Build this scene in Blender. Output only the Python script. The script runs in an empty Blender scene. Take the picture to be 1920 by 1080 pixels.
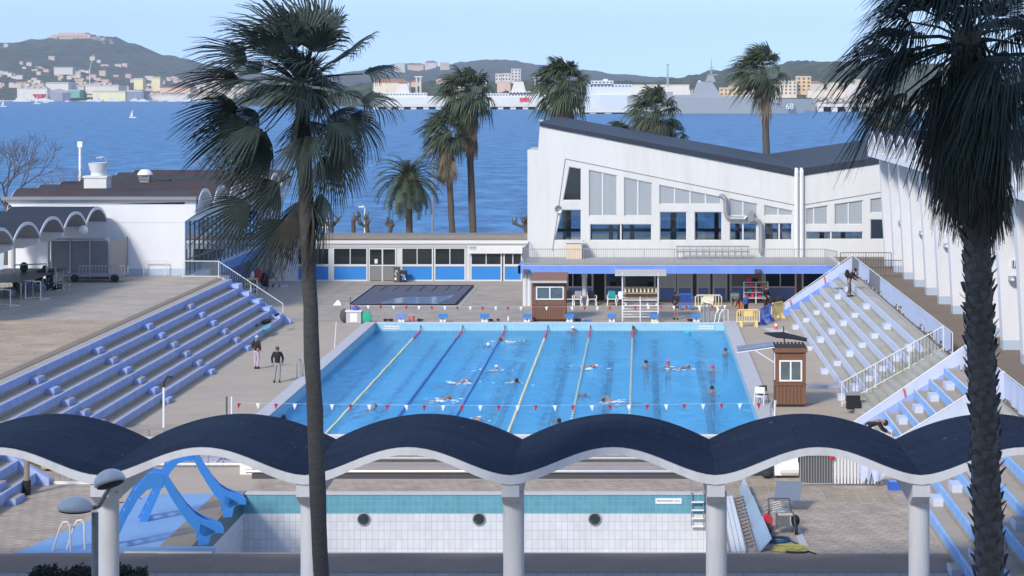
import bpy, bmesh, math, random
from mathutils import Vector, Matrix, noise
from mathutils.geometry import tessellate_polygon
R = math.radians
scn = bpy.context.scene
COL = scn.collection
rng = random.Random(7)

# ---------------------------------------------------------------- camera, sky, sun, exposure
cam_d = bpy.data.cameras.new("camera"); cam = bpy.data.objects.new("camera", cam_d); COL.objects.link(cam)
cam.location = (0, 0, 14); cam.rotation_euler = (R(90), 0, 0)
cam_d.lens = 77.0; cam_d.sensor_width = 36.0
cam_d.shift_x = -0.125; cam_d.shift_y = -370 / 1920
cam_d.clip_start = 0.5; cam_d.clip_end = 40000
scn.camera = cam
SUN_EL, SUN_AZ = R(34), R(28)          # light travels towards +Y and +X, down
wd = bpy.data.worlds.new("World"); scn.world = wd; wd.use_nodes = True
nt = wd.node_tree; bg = nt.nodes["Background"]
sky = nt.nodes.new("ShaderNodeTexSky"); sky.sky_type = 'NISHITA'; sky.sun_disc = False
sky.sun_elevation = SUN_EL; sky.sun_rotation = R(180) + SUN_AZ
sky.altitude = 0; sky.air_density = 1.0; sky.dust_density = 0.3; sky.ozone_density = 3.5
tc = nt.nodes.new("ShaderNodeTexCoord"); va = nt.nodes.new("ShaderNodeVectorMath"); va.operation = 'ADD'; va.inputs[1].default_value = (0, 0, .21)
vn = nt.nodes.new("ShaderNodeVectorMath"); vn.operation = 'NORMALIZE'
nt.links.new(tc.outputs['Generated'], va.inputs[0]); nt.links.new(va.outputs[0], vn.inputs[0]); nt.links.new(vn.outputs[0], sky.inputs[0])
hs = nt.nodes.new("ShaderNodeHueSaturation"); hs.inputs['Saturation'].default_value = .86; nt.links.new(sky.outputs[0], hs.inputs['Color']); nt.links.new(hs.outputs[0], bg.inputs[0]); bg.inputs[1].default_value = 0.15
sd = bpy.data.lights.new("sun", 'SUN'); sun = bpy.data.objects.new("sun", sd); COL.objects.link(sun)
sd.energy = 1.8; sd.angle = R(10.0); sd.color = (1.0, 0.92, 0.80)
sv = Vector((math.sin(SUN_AZ) * math.cos(SUN_EL), math.cos(SUN_AZ) * math.cos(SUN_EL), -math.sin(SUN_EL)))
sun.rotation_euler = sv.to_track_quat('-Z', 'Y').to_euler(); sun.location = (-60, -60, 80)
scn.view_settings.view_transform = 'Standard'; scn.view_settings.look = 'None'
scn.view_settings.exposure = 1.0; scn.view_settings.gamma = 1
try:
    scn.cycles.use_denoising = True
    scn.cycles.max_bounces = 8; scn.cycles.transparent_max_bounces = 12
except Exception: pass

# ---------------------------------------------------------------- helpers
F = 4107.0; VX = 1200.0; VY = 170.0
def G(px, py, z=0.0):                    # pixel -> point on the level z
    Y = F * (14 - z) / (py - VY); return Vector(((px - VX) * Y / F, Y, z))
def W(px, py, Y):                        # pixel -> point at depth Y
    return Vector(((px - VX) * Y / F, Y, 14 - (py - VY) * Y / F))

ORG = {}
def tag(o, label=None, cat=None, group=None, kind=None):
    if label: o['label'] = label
    if cat: o['category'] = cat
    if group: o['group'] = group
    if kind: o['kind'] = kind
    return o
def thing(name, label, cat, loc, group=None, rz=0):
    o = bpy.data.objects.new(name, None); COL.objects.link(o); o.location = loc; o.rotation_euler.z = rz
    o.empty_display_size = .2
    ORG[o] = Vector(loc); return tag(o, label, cat, group)
def kids(o): return [c for c in bpy.data.objects if c.parent == o]
def copy_tree(o, parent=None):
    c = o.copy(); COL.objects.link(c)
    if parent: c.parent = parent
    for ch in kids(o): copy_tree(ch, c)
    return c
def clone(o, loc, rz=0, label=None):
    c = copy_tree(o); c.location = loc; c.rotation_euler.z = rz
    if label: c['label'] = label
    return c

class MB:
    def __init__(s): s.v = []; s.f = []; s.m = []; s.mats = []
    def mi(s, mat):
        if mat not in s.mats: s.mats.append(mat)
        return s.mats.index(mat)
    def poly(s, pts, mat):
        n = len(s.v); s.v += [Vector(p) for p in pts]; s.f.append(list(range(n, n + len(pts)))); s.m.append(s.mi(mat))
    def box(s, x0, y0, z0, x1, y1, z1, mat):
        if x0 > x1: x0, x1 = x1, x0
        if y0 > y1: y0, y1 = y1, y0
        if z0 > z1: z0, z1 = z1, z0
        n = len(s.v)
        s.v += [Vector(p) for p in ((x0,y0,z0),(x1,y0,z0),(x1,y1,z0),(x0,y1,z0),(x0,y0,z1),(x1,y0,z1),(x1,y1,z1),(x0,y1,z1))]
        i = s.mi(mat)
        for q in ((0,3,2,1),(4,5,6,7),(0,1,5,4),(1,2,6,5),(2,3,7,6),(3,0,4,7)):
            s.f.append([n + a for a in q]); s.m.append(i)
    def obox(s, c, size, rz, mat, rx=0, ry=0):
        b = MB(); a = [q / 2 for q in size]; b.box(-a[0], -a[1], -a[2], a[0], a[1], a[2], mat)
        M_ = Matrix.Translation(Vector(c)) @ Matrix.Rotation(rz, 4, 'Z') @ Matrix.Rotation(ry, 4, 'Y') @ Matrix.Rotation(rx, 4, 'X')
        s.add(b, M_)
    def add(s, b, M_=None):
        n = len(s.v); s.v += [(M_ @ p if M_ else p.copy()) for p in b.v]
        for f, m in zip(b.f, b.m): s.f.append([n + k for k in f]); s.m.append(s.mi(b.mats[m]))
    def prism(s, pts, vec, mat, side=None):
        vec = Vector(vec); n = len(s.v); k = len(pts)
        P = [Vector(p) for p in pts]
        nr = Vector((0,0,0))
        for i in range(k): nr += P[i].cross(P[(i+1) % k])
        if nr.dot(vec) > 0: P.reverse()
        s.v += P + [p + vec for p in P]; i = s.mi(mat); j = s.mi(side or mat)
        s.f.append(list(range(n, n + k))); s.m.append(i)
        s.f.append([n + k + q for q in reversed(range(k))]); s.m.append(i)
        for q in range(k):
            r = (q + 1) % k; s.f.append([n + q, n + k + q, n + k + r, n + r]); s.m.append(j)
    def tube(s, pts, r, n, mat, caps=True):
        pts = [Vector(p) for p in pts]; rs = r if isinstance(r, (list, tuple)) else [r] * len(pts)
        b0 = len(s.v); i = s.mi(mat); up = None
        for k, p in enumerate(pts):
            t = (pts[min(k+1, len(pts)-1)] - pts[max(k-1, 0)])
            t = t.normalized() if t.length > 1e-9 else Vector((0,0,1))
            if up is None: up = Vector((0,0,1)) if abs(t.z) < .9 else Vector((1,0,0))
            a = t.cross(up); a = a.normalized() if a.length > 1e-6 else t.orthogonal().normalized()
            c = a.cross(t); up = c
            for q in range(n):
                w = 2 * math.pi * q / n; s.v.append(p + (a * math.cos(w) + c * math.sin(w)) * rs[k])
        for k in range(len(pts) - 1):
            for q in range(n):
                r_ = (q + 1) % n
                s.f.append([b0+k*n+q, b0+k*n+r_, b0+(k+1)*n+r_, b0+(k+1)*n+q]); s.m.append(i)
        if caps:
            s.f.append([b0 + q for q in reversed(range(n))]); s.m.append(i)
            e = b0 + (len(pts)-1)*n; s.f.append([e + q for q in range(n)]); s.m.append(i)
    def lathe(s, c, prof, n, mat, axis=None):
        b = MB(); b0 = 0; i = b.mi(mat)
        for (r, z) in prof:
            for q in range(n):
                w = 2*math.pi*q/n; b.v.append(Vector((r*math.cos(w), r*math.sin(w), z)))
        for k in range(len(prof)-1):
            for q in range(n):
                r_ = (q+1) % n; b.f.append([k*n+q, k*n+r_, (k+1)*n+r_, (k+1)*n+q]); b.m.append(i)
        b.f.append(list(reversed(range(n)))); b.m.append(i)
        e = (len(prof)-1)*n; b.f.append([e+q for q in range(n)]); b.m.append(i)
        M_ = Matrix.Translation(Vector(c))
        if axis: M_ = M_ @ Vector((0,0,1)).rotation_difference(Vector(axis)).to_matrix().to_4x4()
        s.add(b, M_)
    def ell(s, c, rad, mat, n=12, m=8, M_=None):
        b = MB(); prof = []
        i = b.mi(mat)
        for k in range(m+1):
            a = -math.pi/2 + math.pi*k/m
            for q in range(n):
                w = 2*math.pi*q/n
                b.v.append(Vector((rad[0]*max(math.cos(a),.02)*math.cos(w), rad[1]*max(math.cos(a),.02)*math.sin(w), rad[2]*math.sin(a))))
        for k in range(m):
            for q in range(n):
                r_ = (q+1) % n; b.f.append([k*n+q, k*n+r_, (k+1)*n+r_, (k+1)*n+q]); b.m.append(i)
        T = Matrix.Translation(Vector(c)); s.add(b, T @ M_ if M_ else T)
    def holes(s, outer, holes_, mat, th=None, reveal=None):
        """flat polygon with holes, each point a 3D vector; th pushes a back side and closes the rims"""
        rings = [[Vector(p) for p in outer]] + [[Vector(p) for p in h] for h in holes_]
        tris = tessellate_polygon(rings); flat = [p for r_ in rings for p in r_]
        n = len(s.v); s.v += flat; i = s.mi(mat)
        for t in tris: s.f.append([n + a for a in t]); s.m.append(i)
        if th is not None:
            th = Vector(th); n2 = len(s.v); s.v += [p + th for p in flat]; j = s.mi(reveal or mat)
            for t in tris: s.f.append([n2 + a for a in reversed(t)]); s.m.append(i)
            o = 0
            for r_ in rings:
                k = len(r_)
                for q in range(k):
                    a, b = o+q, o+(q+1) % k; s.f.append([n+a, n+b, n2+b, n2+a]); s.m.append(j)
                o += k
    def build(s, name, parent=None, smooth=False, origin=None, recalc=True):
        if parent is not None:
            off = ORG[parent]
        elif origin is not None: off = Vector(origin)
        else:
            xs = [p.x for p in s.v]; ys = [p.y for p in s.v]; zs = [p.z for p in s.v]
            off = Vector(((min(xs)+max(xs))/2, (min(ys)+max(ys))/2, min(zs)))
        me = bpy.data.meshes.new(name); me.from_pydata([p - off for p in s.v], [], s.f)
        for m_ in s.mats: me.materials.append(m_)
        me.polygons.foreach_set('material_index', s.m)
        if recalc:
            bm = bmesh.new(); bm.from_mesh(me); bmesh.ops.recalc_face_normals(bm, faces=bm.faces); bm.to_mesh(me); bm.free()
        if smooth: me.polygons.foreach_set('use_smooth', [True]*len(me.polygons))
        me.update()
        o = bpy.data.objects.new(name, me); COL.objects.link(o)
        if parent is not None: o.parent = parent
        else: o.location = off
        ORG[o] = off
        return o
def struct(name, mb, **k): return tag(mb.build(name, **k), kind='structure')

# ---------------------------------------------------------------- materials
MATS = {}
def mat(name, col, rough=.65, var=.12, scale=2.0, bump=0.0, bscale=30.0, metal=0.0, spec=.4, stain=0.0, stcol=None, stscale=.25, coat=0, sub=None, stretch=None, speck=0, seams=None):
    m = bpy.data.materials.new(name); m.use_nodes = True; t = m.node_tree; N = t.nodes; L = t.links
    b = N["Principled BSDF"]; b.inputs['Roughness'].default_value = rough; b.inputs['Metallic'].default_value = metal
    b.inputs['Specular IOR Level'].default_value = spec
    if coat: b.inputs['Coat Weight'].default_value = coat
    geo = N.new('ShaderNodeNewGeometry'); src = geo.outputs['Position']
    if stretch:
        mp = N.new('ShaderNodeVectorMath'); mp.operation = 'MULTIPLY'; mp.inputs[1].default_value = stretch
        L.new(src, mp.inputs[0]); src = mp.outputs[0]
    n1 = N.new('ShaderNodeTexNoise'); n1.inputs['Scale'].default_value = scale; n1.inputs['Detail'].default_value = 6; n1.inputs['Roughness'].default_value = .65
    L.new(src, n1.inputs['Vector'])
    mx = N.new('ShaderNodeMix'); mx.data_type = 'RGBA'
    mx.inputs[6].default_value = tuple(c*(1-var*1.6) for c in col) + (1,); mx.inputs[7].default_value = tuple(min(1, c*(1+var*1.6)) for c in col) + (1,)
    L.new(n1.outputs['Fac'], mx.inputs[0]); out = mx.outputs[2]
    if stain:
        n2 = N.new('ShaderNodeTexNoise'); n2.inputs['Scale'].default_value = stscale; n2.inputs['Detail'].default_value = 8; n2.inputs['Roughness'].default_value = .7
        L.new(src, n2.inputs['Vector'])
        rp = N.new('ShaderNodeMapRange'); rp.inputs[1].default_value = .48; rp.inputs[2].default_value = .68; rp.inputs[4].default_value = stain
        L.new(n2.outputs['Fac'], rp.inputs[0])
        m2 = N.new('ShaderNodeMix'); m2.data_type = 'RGBA'; m2.inputs[7].default_value = tuple(stcol or [c*.55 for c in col]) + (1,)
        L.new(rp.outputs[0], m2.inputs[0]); L.new(out, m2.inputs[6]); out = m2.outputs[2]
    if speck:
        n4 = N.new('ShaderNodeTexNoise'); n4.inputs['Scale'].default_value = 5.5; n4.inputs['Detail'].default_value = 3; L.new(geo.outputs['Position'], n4.inputs['Vector'])
        r4 = N.new('ShaderNodeMapRange'); r4.inputs[1].default_value = .70; r4.inputs[2].default_value = .73; r4.inputs[4].default_value = speck; L.new(n4.outputs['Fac'], r4.inputs[0])
        m4 = N.new('ShaderNodeMix'); m4.data_type = 'RGBA'; m4.inputs[7].default_value = (.34,.36,.38,1); L.new(r4.outputs[0], m4.inputs[0]); L.new(out, m4.inputs[6]); out = m4.outputs[2]
    if seams:
        br = N.new('ShaderNodeTexBrick'); br.offset = .37; br.inputs['Scale'].default_value = 1; br.inputs['Brick Width'].default_value = seams[0]; br.inputs['Row Height'].default_value = seams[1]; br.inputs['Mortar Size'].default_value = .018; br.inputs['Mortar Smooth'].default_value = .6
        br.inputs['Color1'].default_value = (1,1,1,1); br.inputs['Color2'].default_value = (.88,.89,.91,1); br.inputs['Mortar'].default_value = (.70,.70,.70,1); L.new(geo.outputs['Position'], br.inputs['Vector'])
        m5 = N.new('ShaderNodeMix'); m5.data_type = 'RGBA'; m5.blend_type = 'MULTIPLY'; m5.inputs[0].default_value = 1; L.new(out, m5.inputs[6]); L.new(br.outputs['Color'], m5.inputs[7]); out = m5.outputs[2]
    L.new(out, b.inputs['Base Color'])
    if bump:
        n3 = N.new('ShaderNodeTexNoise'); n3.inputs['Scale'].default_value = bscale; n3.inputs['Detail'].default_value = 4
        L.new(src, n3.inputs['Vector'])
        bp = N.new('ShaderNodeBump'); bp.inputs['Strength'].default_value = bump; bp.inputs['Distance'].default_value = .05
        L.new(n3.outputs['Fac'], bp.inputs['Height']); L.new(bp.outputs[0], b.inputs['Normal'])
    MATS[name] = m; return m
def brickmat(name, c1, c2, mortar, bw, bh, ms=.02, off=.5, wall=False, rough=.7, var=.25, nscale=.6, bias=0.0, rot=0):
    """paving (world X,Y) or wall tiles (X+Y, Z)"""
    m = bpy.data.materials.new(name); m.use_nodes = True; t = m.node_tree; N = t.nodes; L = t.links
    b = N["Principled BSDF"]; b.inputs['Roughness'].default_value = rough; b.inputs['Specular IOR Level'].default_value = .3
    geo = N.new('ShaderNodeNewGeometry'); src = geo.outputs['Position']
    if wall:
        sp = N.new('ShaderNodeSeparateXYZ'); L.new(src, sp.inputs[0])
        ad = N.new('ShaderNodeMath'); ad.operation = 'ADD'; L.new(sp.outputs[0], ad.inputs[0]); L.new(sp.outputs[1], ad.inputs[1])
        cb = N.new('ShaderNodeCombineXYZ'); L.new(ad.outputs[0], cb.inputs[0]); L.new(sp.outputs[2], cb.inputs[1]); src = cb.outputs[0]
    elif rot:
        vr = N.new('ShaderNodeVectorRotate'); vr.rotation_type = 'Z_AXIS'; vr.inputs['Angle'].default_value = rot; L.new(src, vr.inputs['Vector']); src = vr.outputs[0]
    br = N.new('ShaderNodeTexBrick'); br.offset = off; br.inputs['Scale'].default_value = 1; br.inputs['Brick Width'].default_value = bw
    br.inputs['Row Height'].default_value = bh; br.inputs['Mortar Size'].default_value = ms; br.inputs['Bias'].default_value = bias
    br.inputs['Color1'].default_value = c1 + (1,); br.inputs['Color2'].default_value = c2 + (1,); br.inputs['Mortar'].default_value = mortar + (1,)
    L.new(src, br.inputs['Vector'])
    n1 = N.new('ShaderNodeTexNoise'); n1.inputs['Scale'].default_value = nscale; n1.inputs['Detail'].default_value = 8; n1.inputs['Roughness'].default_value = .7
    L.new(geo.outputs['Position'], n1.inputs['Vector'])
    mr = N.new('ShaderNodeMapRange'); mr.inputs[1].default_value = .3; mr.inputs[2].default_value = .7; mr.inputs[3].default_value = 1-var; mr.inputs[4].default_value = 1+var
    L.new(n1.outputs['Fac'], mr.inputs[0])
    vm = N.new('ShaderNodeVectorMath'); vm.operation = 'SCALE'; L.new(br.outputs['Color'], vm.inputs[0]); L.new(mr.outputs[0], vm.inputs['Scale'])
    L.new(vm.outputs[0], b.inputs['Base Color'])
    bp = N.new('ShaderNodeBump'); bp.inputs['Strength'].default_value = .3; bp.inputs['Distance'].default_value = .02; bp.invert = True
    L.new(br.outputs['Fac'], bp.inputs['Height']); L.new(bp.outputs[0], b.inputs['Normal'])
    MATS[name] = m; return m
def glassmat(name, tint=(.55,.65,.7), base_fac=.12):
    m = bpy.data.materials.new(name); m.use_nodes = True; t = m.node_tree; N = t.nodes; L = t.links
    N.remove(N["Principled BSDF"]); out = N["Material Output"]
    tr = N.new('ShaderNodeBsdfTransparent'); tr.inputs[0].default_value = tint + (1,)
    gl = N.new('ShaderNodeBsdfGlossy'); gl.inputs['Roughness'].default_value = .02; gl.inputs[0].default_value = (.9,.95,1,1)
    lw = N.new('ShaderNodeFresnel'); lw.inputs[0].default_value = 1.5
    ad = N.new('ShaderNodeMath'); ad.operation = 'ADD'; ad.inputs[1].default_value = base_fac; ad.use_clamp = True; L.new(lw.outputs[0], ad.inputs[0])
    mx = N.new('ShaderNodeMixShader'); L.new(ad.outputs[0], mx.inputs[0]); L.new(tr.outputs[0], mx.inputs[1]); L.new(gl.outputs[0], mx.inputs[2])
    L.new(mx.outputs[0], out.inputs[0]); MATS[name] = m; return m
white = mat('white_render', (.62,.62,.60), .7, .05, .8, .15, 12, stain=.45, stcol=(.50,.49,.45), stscale=.55, stretch=(1.8,1.8,.22))
whitepaint = mat('white_paint', (.70,.70,.70), .45, .03)
whitewall2 = mat('white_cool_wall', (.70,.71,.74), .7, .04, .6, .1, 10, stain=.3, stcol=(.53,.55,.58), stscale=.5, stretch=(1.6,1.6,.2))
greywhite = mat('grey_white_concrete', (.60,.61,.63), .7, .06, 1.2, .1, 15, stain=.2, stcol=(.42,.43,.45))
bitumen = mat('bitumen_roof', (.020,.031,.056), .95, .25, .9, .3, 25, stain=.35, stcol=(.027,.042,.075), stscale=.9, spec=.06, speck=.3, stretch=(.25,1.6,1), seams=(1.0,2.6))
bitumen2 = mat('grey_roof_felt', (.040,.048,.066), .8, .15, .5, .2, 12, stain=.3, stcol=(.04,.042,.05), spec=.12)
redroof = mat('red_brown_roof', (.062,.060,.068), .9, .3, .7, .3, 10, stain=.9, stcol=(.105,.050,.048), stscale=.13, spec=.1)
deckm = mat('deck_concrete', (.44,.37,.295), .8, .10, .8, .2, 20, stain=.35, stcol=(.31,.27,.235), stscale=.22)
blue_riser = mat('blue_step_paint', (.30,.385,.68), .6, .14, 2.6, .2, 15, stain=.75, stcol=(.40,.48,.78), stscale=1.3, speck=.35)
blue_pale = mat('pale_blue_step_paint', (.36,.46,.76), .6, .1, 2.0, .1, 15)
white_riser = mat('white_blue_step_paint', (.56,.60,.72), .6, .08, 1.5, .1, 15, stain=.3, stcol=(.40,.46,.66), stscale=1.1, speck=.3)
sky_riser = mat('sky_blue_step_paint', (.24,.45,.80), .6, .12, 2.5, .1, 15, stain=.5, stcol=(.50,.60,.75), stscale=1.6)
tread = mat('worn_concrete_tread', (.40,.345,.285), .85, .16, 1.4, .2, 20, stain=.4, stcol=(.28,.235,.195), stscale=.7, stretch=(.5,1.6,1))
tread2 = mat('pale_concrete_tread', (.40,.385,.32), .85, .12, 1.2, .2, 20, stain=.5, stcol=(.50,.51,.50), stscale=.5, stretch=(1.5,.5,1))
panel_blue = mat('blue_door_panel', (.035,.22,.60), .4, .05, 1)
fascia_blue = mat('blue_fascia_paint', (.15,.27,.70), .6, .08, 1.2, stain=.3, stcol=(.25,.36,.72), stscale=.6)
lowblue = mat('dull_blue_panel', (.19,.28,.60), .5, .08, 1)
slide_blue = mat('slide_plastic', (.055,.24,.64), .28, .04, 1.5, spec=.5)
floor_blue = mat('blue_painted_floor', (.20,.36,.62), .6, .08, .8, stain=.5, stcol=(.22,.37,.62), stscale=.5)
greymetal = mat('galvanised_metal', (.42,.43,.44), .4, .08, 3, metal=.7)
darkmetal = mat('dark_railing_metal', (.10,.10,.11), .5, .1, 3, metal=.3)
railgrey = mat('grey_railing_paint', (.30,.30,.33), .5, .08, 3)
rubber = mat('black_rubber', (.02,.02,.022), .7, .1, 4)
dark = mat('dark_interior', (.03,.032,.036), .8, .2, 1)
greyint = mat('grey_interior', (.10,.105,.115), .8, .15, .6)
frost = mat('frosted_pane', (.34,.37,.39), .25, .08, .7, spec=.5, stretch=(3,3,.4))
frost2 = mat('lifted_frosted_pane', (.55,.60,.63), .3, .08, .7, spec=.5)  # frosted pane colour raised to offset the shade under the hall terrace
soffit = mat('shaded_soffit', (.30,.31,.34), .8, .06, 1)  # shade under the terrace canopy put into the colour, darker than its shell
darkglass = mat('dark_window_glass', (.018,.024,.028), .04, .3, .8, spec=.6)
facade_mirror = mat('facade_mirror_glass', (.50,.60,.68), .03, .05, 1, metal=.92)
clear = glassmat('clear_glass', (.36,.47,.52), .10)
facglass = glassmat('facade_glass', (.30,.40,.46), .10)
wood = mat('stained_timber', (.185,.092,.055), .55, .2, 2.5, .2, 12, stretch=(9,9,.6))
woodroof = mat('timber_roof_boards', (.25,.125,.085), .6, .2, 2.5, .2, 12, stretch=(.6,9,9))
planks = mat('weathered_planks', (.34,.26,.17), .7, .25, 3, stretch=(.6,8,8))
yellow_pl = mat('cream_barrier_plastic', (.78,.60,.24), .5, .05)
cream_pl = mat('pale_cream_barrier_plastic', (.72,.66,.46), .5, .05)
blue_pl = mat('blue_barrier_plastic', (.04,.12,.50), .45, .05)
whitepl = mat('white_plastic', (.80,.80,.80), .35, .03)
black_cl = mat('black_cloth', (.017,.018,.022), .85, .2, 8)
grey_cl = mat('grey_cloth', (.18,.19,.21), .9, .15, 8)
navy_cl = mat('navy_cloth', (.02,.03,.07), .85, .2, 8)
tarpm = mat('white_plastic_sheeting', (.52,.58,.74), .45, .06, 1.2, .35, 5, stretch=(3,3,.5))
orange = mat('orange_strap', (.62,.10,.05), .5, .1)
redm = mat('red_plastic', (.55,.03,.05), .45, .1)
pinkm = mat('pink_cap_silicone', (.72,.04,.16), .4, .05)
greenm = mat('green_plastic', (.02,.38,.22), .45, .1)
tealm = mat('teal_towel', (.02,.30,.32), .9, .1)
skin = mat('skin', (.36,.20,.15), .55, .06, 10)
hairm = mat('dark_hair', (.022,.014,.010), .6, .2, 20)
hairb = mat('brown_hair', (.09,.045,.025), .6, .2, 20)
asph = mat('dark_walkway', (.25,.19,.15), .85, .12, 1.0, .25, 30, stain=.4, stcol=(.19,.15,.125), stscale=.6)
paving_far = brickmat('deck_paving', (.40,.35,.295), (.36,.315,.27), (.30,.265,.23), 1.0, .5, .015, var=.22)
paving_ter = brickmat('terrace_paving', (.45,.385,.315), (.41,.35,.29), (.33,.29,.245), 1.2, .45, .02, var=.2)
paving_brn = brickmat('brown_terrace_paving', (.45,.345,.245), (.40,.31,.22), (.33,.26,.19), .9, .45, .03, var=.25)
paving_near = brickmat('worn_slab_paving', (.45,.365,.285), (.40,.325,.26), (.29,.24,.195), .55, .3, .025, var=.28, nscale=1.1, rot=.5)
stonetile = brickmat('ochre_slab_paving', (.38,.30,.20), (.34,.27,.19), (.40,.36,.30), .5, .5, .02, off=0, var=.25)
tile_teal = brickmat('teal_pool_tile', (.13,.33,.41), (.11,.30,.38), (.17,.36,.43), .21, .21, .012, off=0, wall=True, rough=.3, var=.12)
tile_white = brickmat('white_pool_tile', (.62,.63,.66), (.57,.585,.61), (.42,.44,.48), .205, .31, .009, off=0, wall=True, rough=.3, var=.10)
tile_lt = brickmat('pale_blue_pool_tile', (.30,.55,.66), (.27,.52,.64), (.36,.58,.68), .25, .25, .02, off=0, wall=True, rough=.3, var=.1)
sheet_dark = mat('dark_pool_cover', (.095,.105,.15), .75, .15, .5, .3, 3, stain=.4, stcol=(.13,.14,.19), stscale=.3)
hedgem = mat('dark_hedge_leaves', (.022,.034,.026), .6, .5, 4)
# ---------------------------------------------------------------- sea, land, hills
def water_mat(name, base, bscale, bstr, rough, spec, stretch, c2, pscale):
    m = bpy.data.materials.new(name); m.use_nodes = True; t = m.node_tree; N = t.nodes; L = t.links
    b = N["Principled BSDF"]; b.inputs['Roughness'].default_value = rough; b.inputs['Specular IOR Level'].default_value = spec
    geo = N.new('ShaderNodeNewGeometry')
    mp = N.new('ShaderNodeVectorMath'); mp.operation = 'MULTIPLY'; mp.inputs[1].default_value = stretch; L.new(geo.outputs['Position'], mp.inputs[0])
    n = N.new('ShaderNodeTexNoise'); n.inputs['Scale'].default_value = bscale; n.inputs['Detail'].default_value = 9; n.inputs['Roughness'].default_value = .68; L.new(mp.outputs[0], n.inputs['Vector'])
    bp = N.new('ShaderNodeBump'); bp.inputs['Strength'].default_value = bstr; bp.inputs['Distance'].default_value = 1.0; L.new(n.outputs['Fac'], bp.inputs['Height']); L.new(bp.outputs[0], b.inputs['Normal'])
    n2 = N.new('ShaderNodeTexNoise'); n2.inputs['Scale'].default_value = pscale; n2.inputs['Detail'].default_value = 12; n2.inputs['Roughness'].default_value = .75; L.new(mp.outputs[0], n2.inputs['Vector'])
    rp = N.new('ShaderNodeMapRange'); rp.inputs[1].default_value = .38; rp.inputs[2].default_value = .63; L.new(n2.outputs['Fac'], rp.inputs[0])
    mx = N.new('ShaderNodeMix'); mx.data_type = 'RGBA'; mx.inputs[6].default_value = base + (1,); mx.inputs[7].default_value = c2 + (1,)
    L.new(rp.outputs[0], mx.inputs[0]); L.new(mx.outputs[2], b.inputs['Base Color'])
    return m
seam = water_mat('sea_water', (.006,.065,.20), .5, .6, .4, .22, (.7,.42,1), (.08,.29,.56), .23)
b = MB(); b.poly([(-9000, 213, -4), (9000, 213, -4), (9000, 9750, -4), (-9000, 9750, -4)], seam); struct('sea', b, recalc=False)
# land the baths stand on: one sheet with the pools cut out
PX0, PX1, PY0, PY1 = -15.9, 5.05, 82.7, 131.6          # racing basin
LX0, LX1, LY0, LY1 = -13.75, 2.3, 66.4, 75.9           # learners' basin (empty)
b = MB()
b.holes([(-260,-90,0),(260,-90,0),(260,214,0),(-260,214,0)],
        [[(PX0,PY0,0),(PX1,PY0,0),(PX1,PY1,0),(PX0,PY1,0)], [(LX0,LY0,0),(LX1,LY0,0),(LX1,LY1,0),(LX0,LY1,0)]], deckm)
b.poly([(-260,214,0),(260,214,0),(260,214,-6),(-260,214,-6)], greywhite)
struct('pool_deck', b)
def sheet(name, x0, y0, x1, y1, z, m, kind=True):
    b = MB(); b.poly([(x0,y0,z),(x1,y0,z),(x1,y1,z),(x0,y1,z)], m); o = b.build(name, recalc=False); return tag(o, kind='structure')
sheet('paved_deck', -21.3, 132.6, 9.2, 160.9, .004, paving_far)
sheet('paved_deck', -60, 62, -18.2, 92, .004, paving_near)
sheet('paved_deck', -13.7, 76.35, 3.0, 78.7, .004, paving_near)
sheet('paved_deck', 3.0, 66.2, 9.2, 79.5, .004, paving_near)
sheet('walkway', -30, 63.6, 20, 66.2, .008, asph)
sheet('walkway_tiles', -30, 58.0, 20, 63.56, .006, brickmat('pale_tile_walk', (.30,.29,.29), (.28,.27,.27), (.2,.2,.2), .5, .5, .02, off=0))
sheet('ochre_slabs', 3.3, 76.0, 6.0, 78.6, .008, stonetile)
sheet('ochre_slabs', 6.4, 74.5, 8.7, 76.4, .008, stonetile)
b = MB(); b.poly([(-18.9,66.25,.01),(-14.6,66.25,.01),(-14.6,76.0,.01),(-17.0,76.0,.01)], floor_blue); struct('blue_floor', b, recalc=False)

# fine hills: each a heightfield whose crest runs at its own distance
hillm = {}
def hill_mat(name, c1, c2, rockc, sc, rock=.0):
    m = bpy.data.materials.new(name); m.use_nodes = True; t = m.node_tree; N = t.nodes; L = t.links
    b = N["Principled BSDF"]; b.inputs['Roughness'].default_value = .95; b.inputs['Specular IOR Level'].default_value = .1
    geo = N.new('ShaderNodeNewGeometry')
    n = N.new('ShaderNodeTexNoise'); n.inputs['Scale'].default_value = sc; n.inputs['Detail'].default_value = 10; n.inputs['Roughness'].default_value = .7; L.new(geo.outputs['Position'], n.inputs['Vector'])
    rp = N.new('ShaderNodeMapRange'); rp.inputs[1].default_value = .35; rp.inputs[2].default_value = .65; L.new(n.outputs['Fac'], rp.inputs[0])
    mx = N.new('ShaderNodeMix'); mx.data_type = 'RGBA'; mx.inputs[6].default_value = c1 + (1,); mx.inputs[7].default_value = c2 + (1,); L.new(rp.outputs[0], mx.inputs[0]); out = mx.outputs[2]
    if rock:
        n2 = N.new('ShaderNodeTexNoise'); n2.inputs['Scale'].default_value = sc*.45; n2.inputs['Detail'].default_value = 9; n2.inputs['Roughness'].default_value = .7; L.new(geo.outputs['Position'], n2.inputs['Vector'])
        r2 = N.new('ShaderNodeMapRange'); r2.inputs[1].default_value = 1-rock; r2.inputs[2].default_value = 1-rock+.05; L.new(n2.outputs['Fac'], r2.inputs[0])
        m2 = N.new('ShaderNodeMix'); m2.data_type = 'RGBA'; m2.inputs[7].default_value = rockc + (1,); L.new(r2.outputs[0], m2.inputs[0]); L.new(out, m2.inputs[6]); out = m2.outputs[2]
    L.new(out, b.inputs['Base Color']); return m
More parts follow.
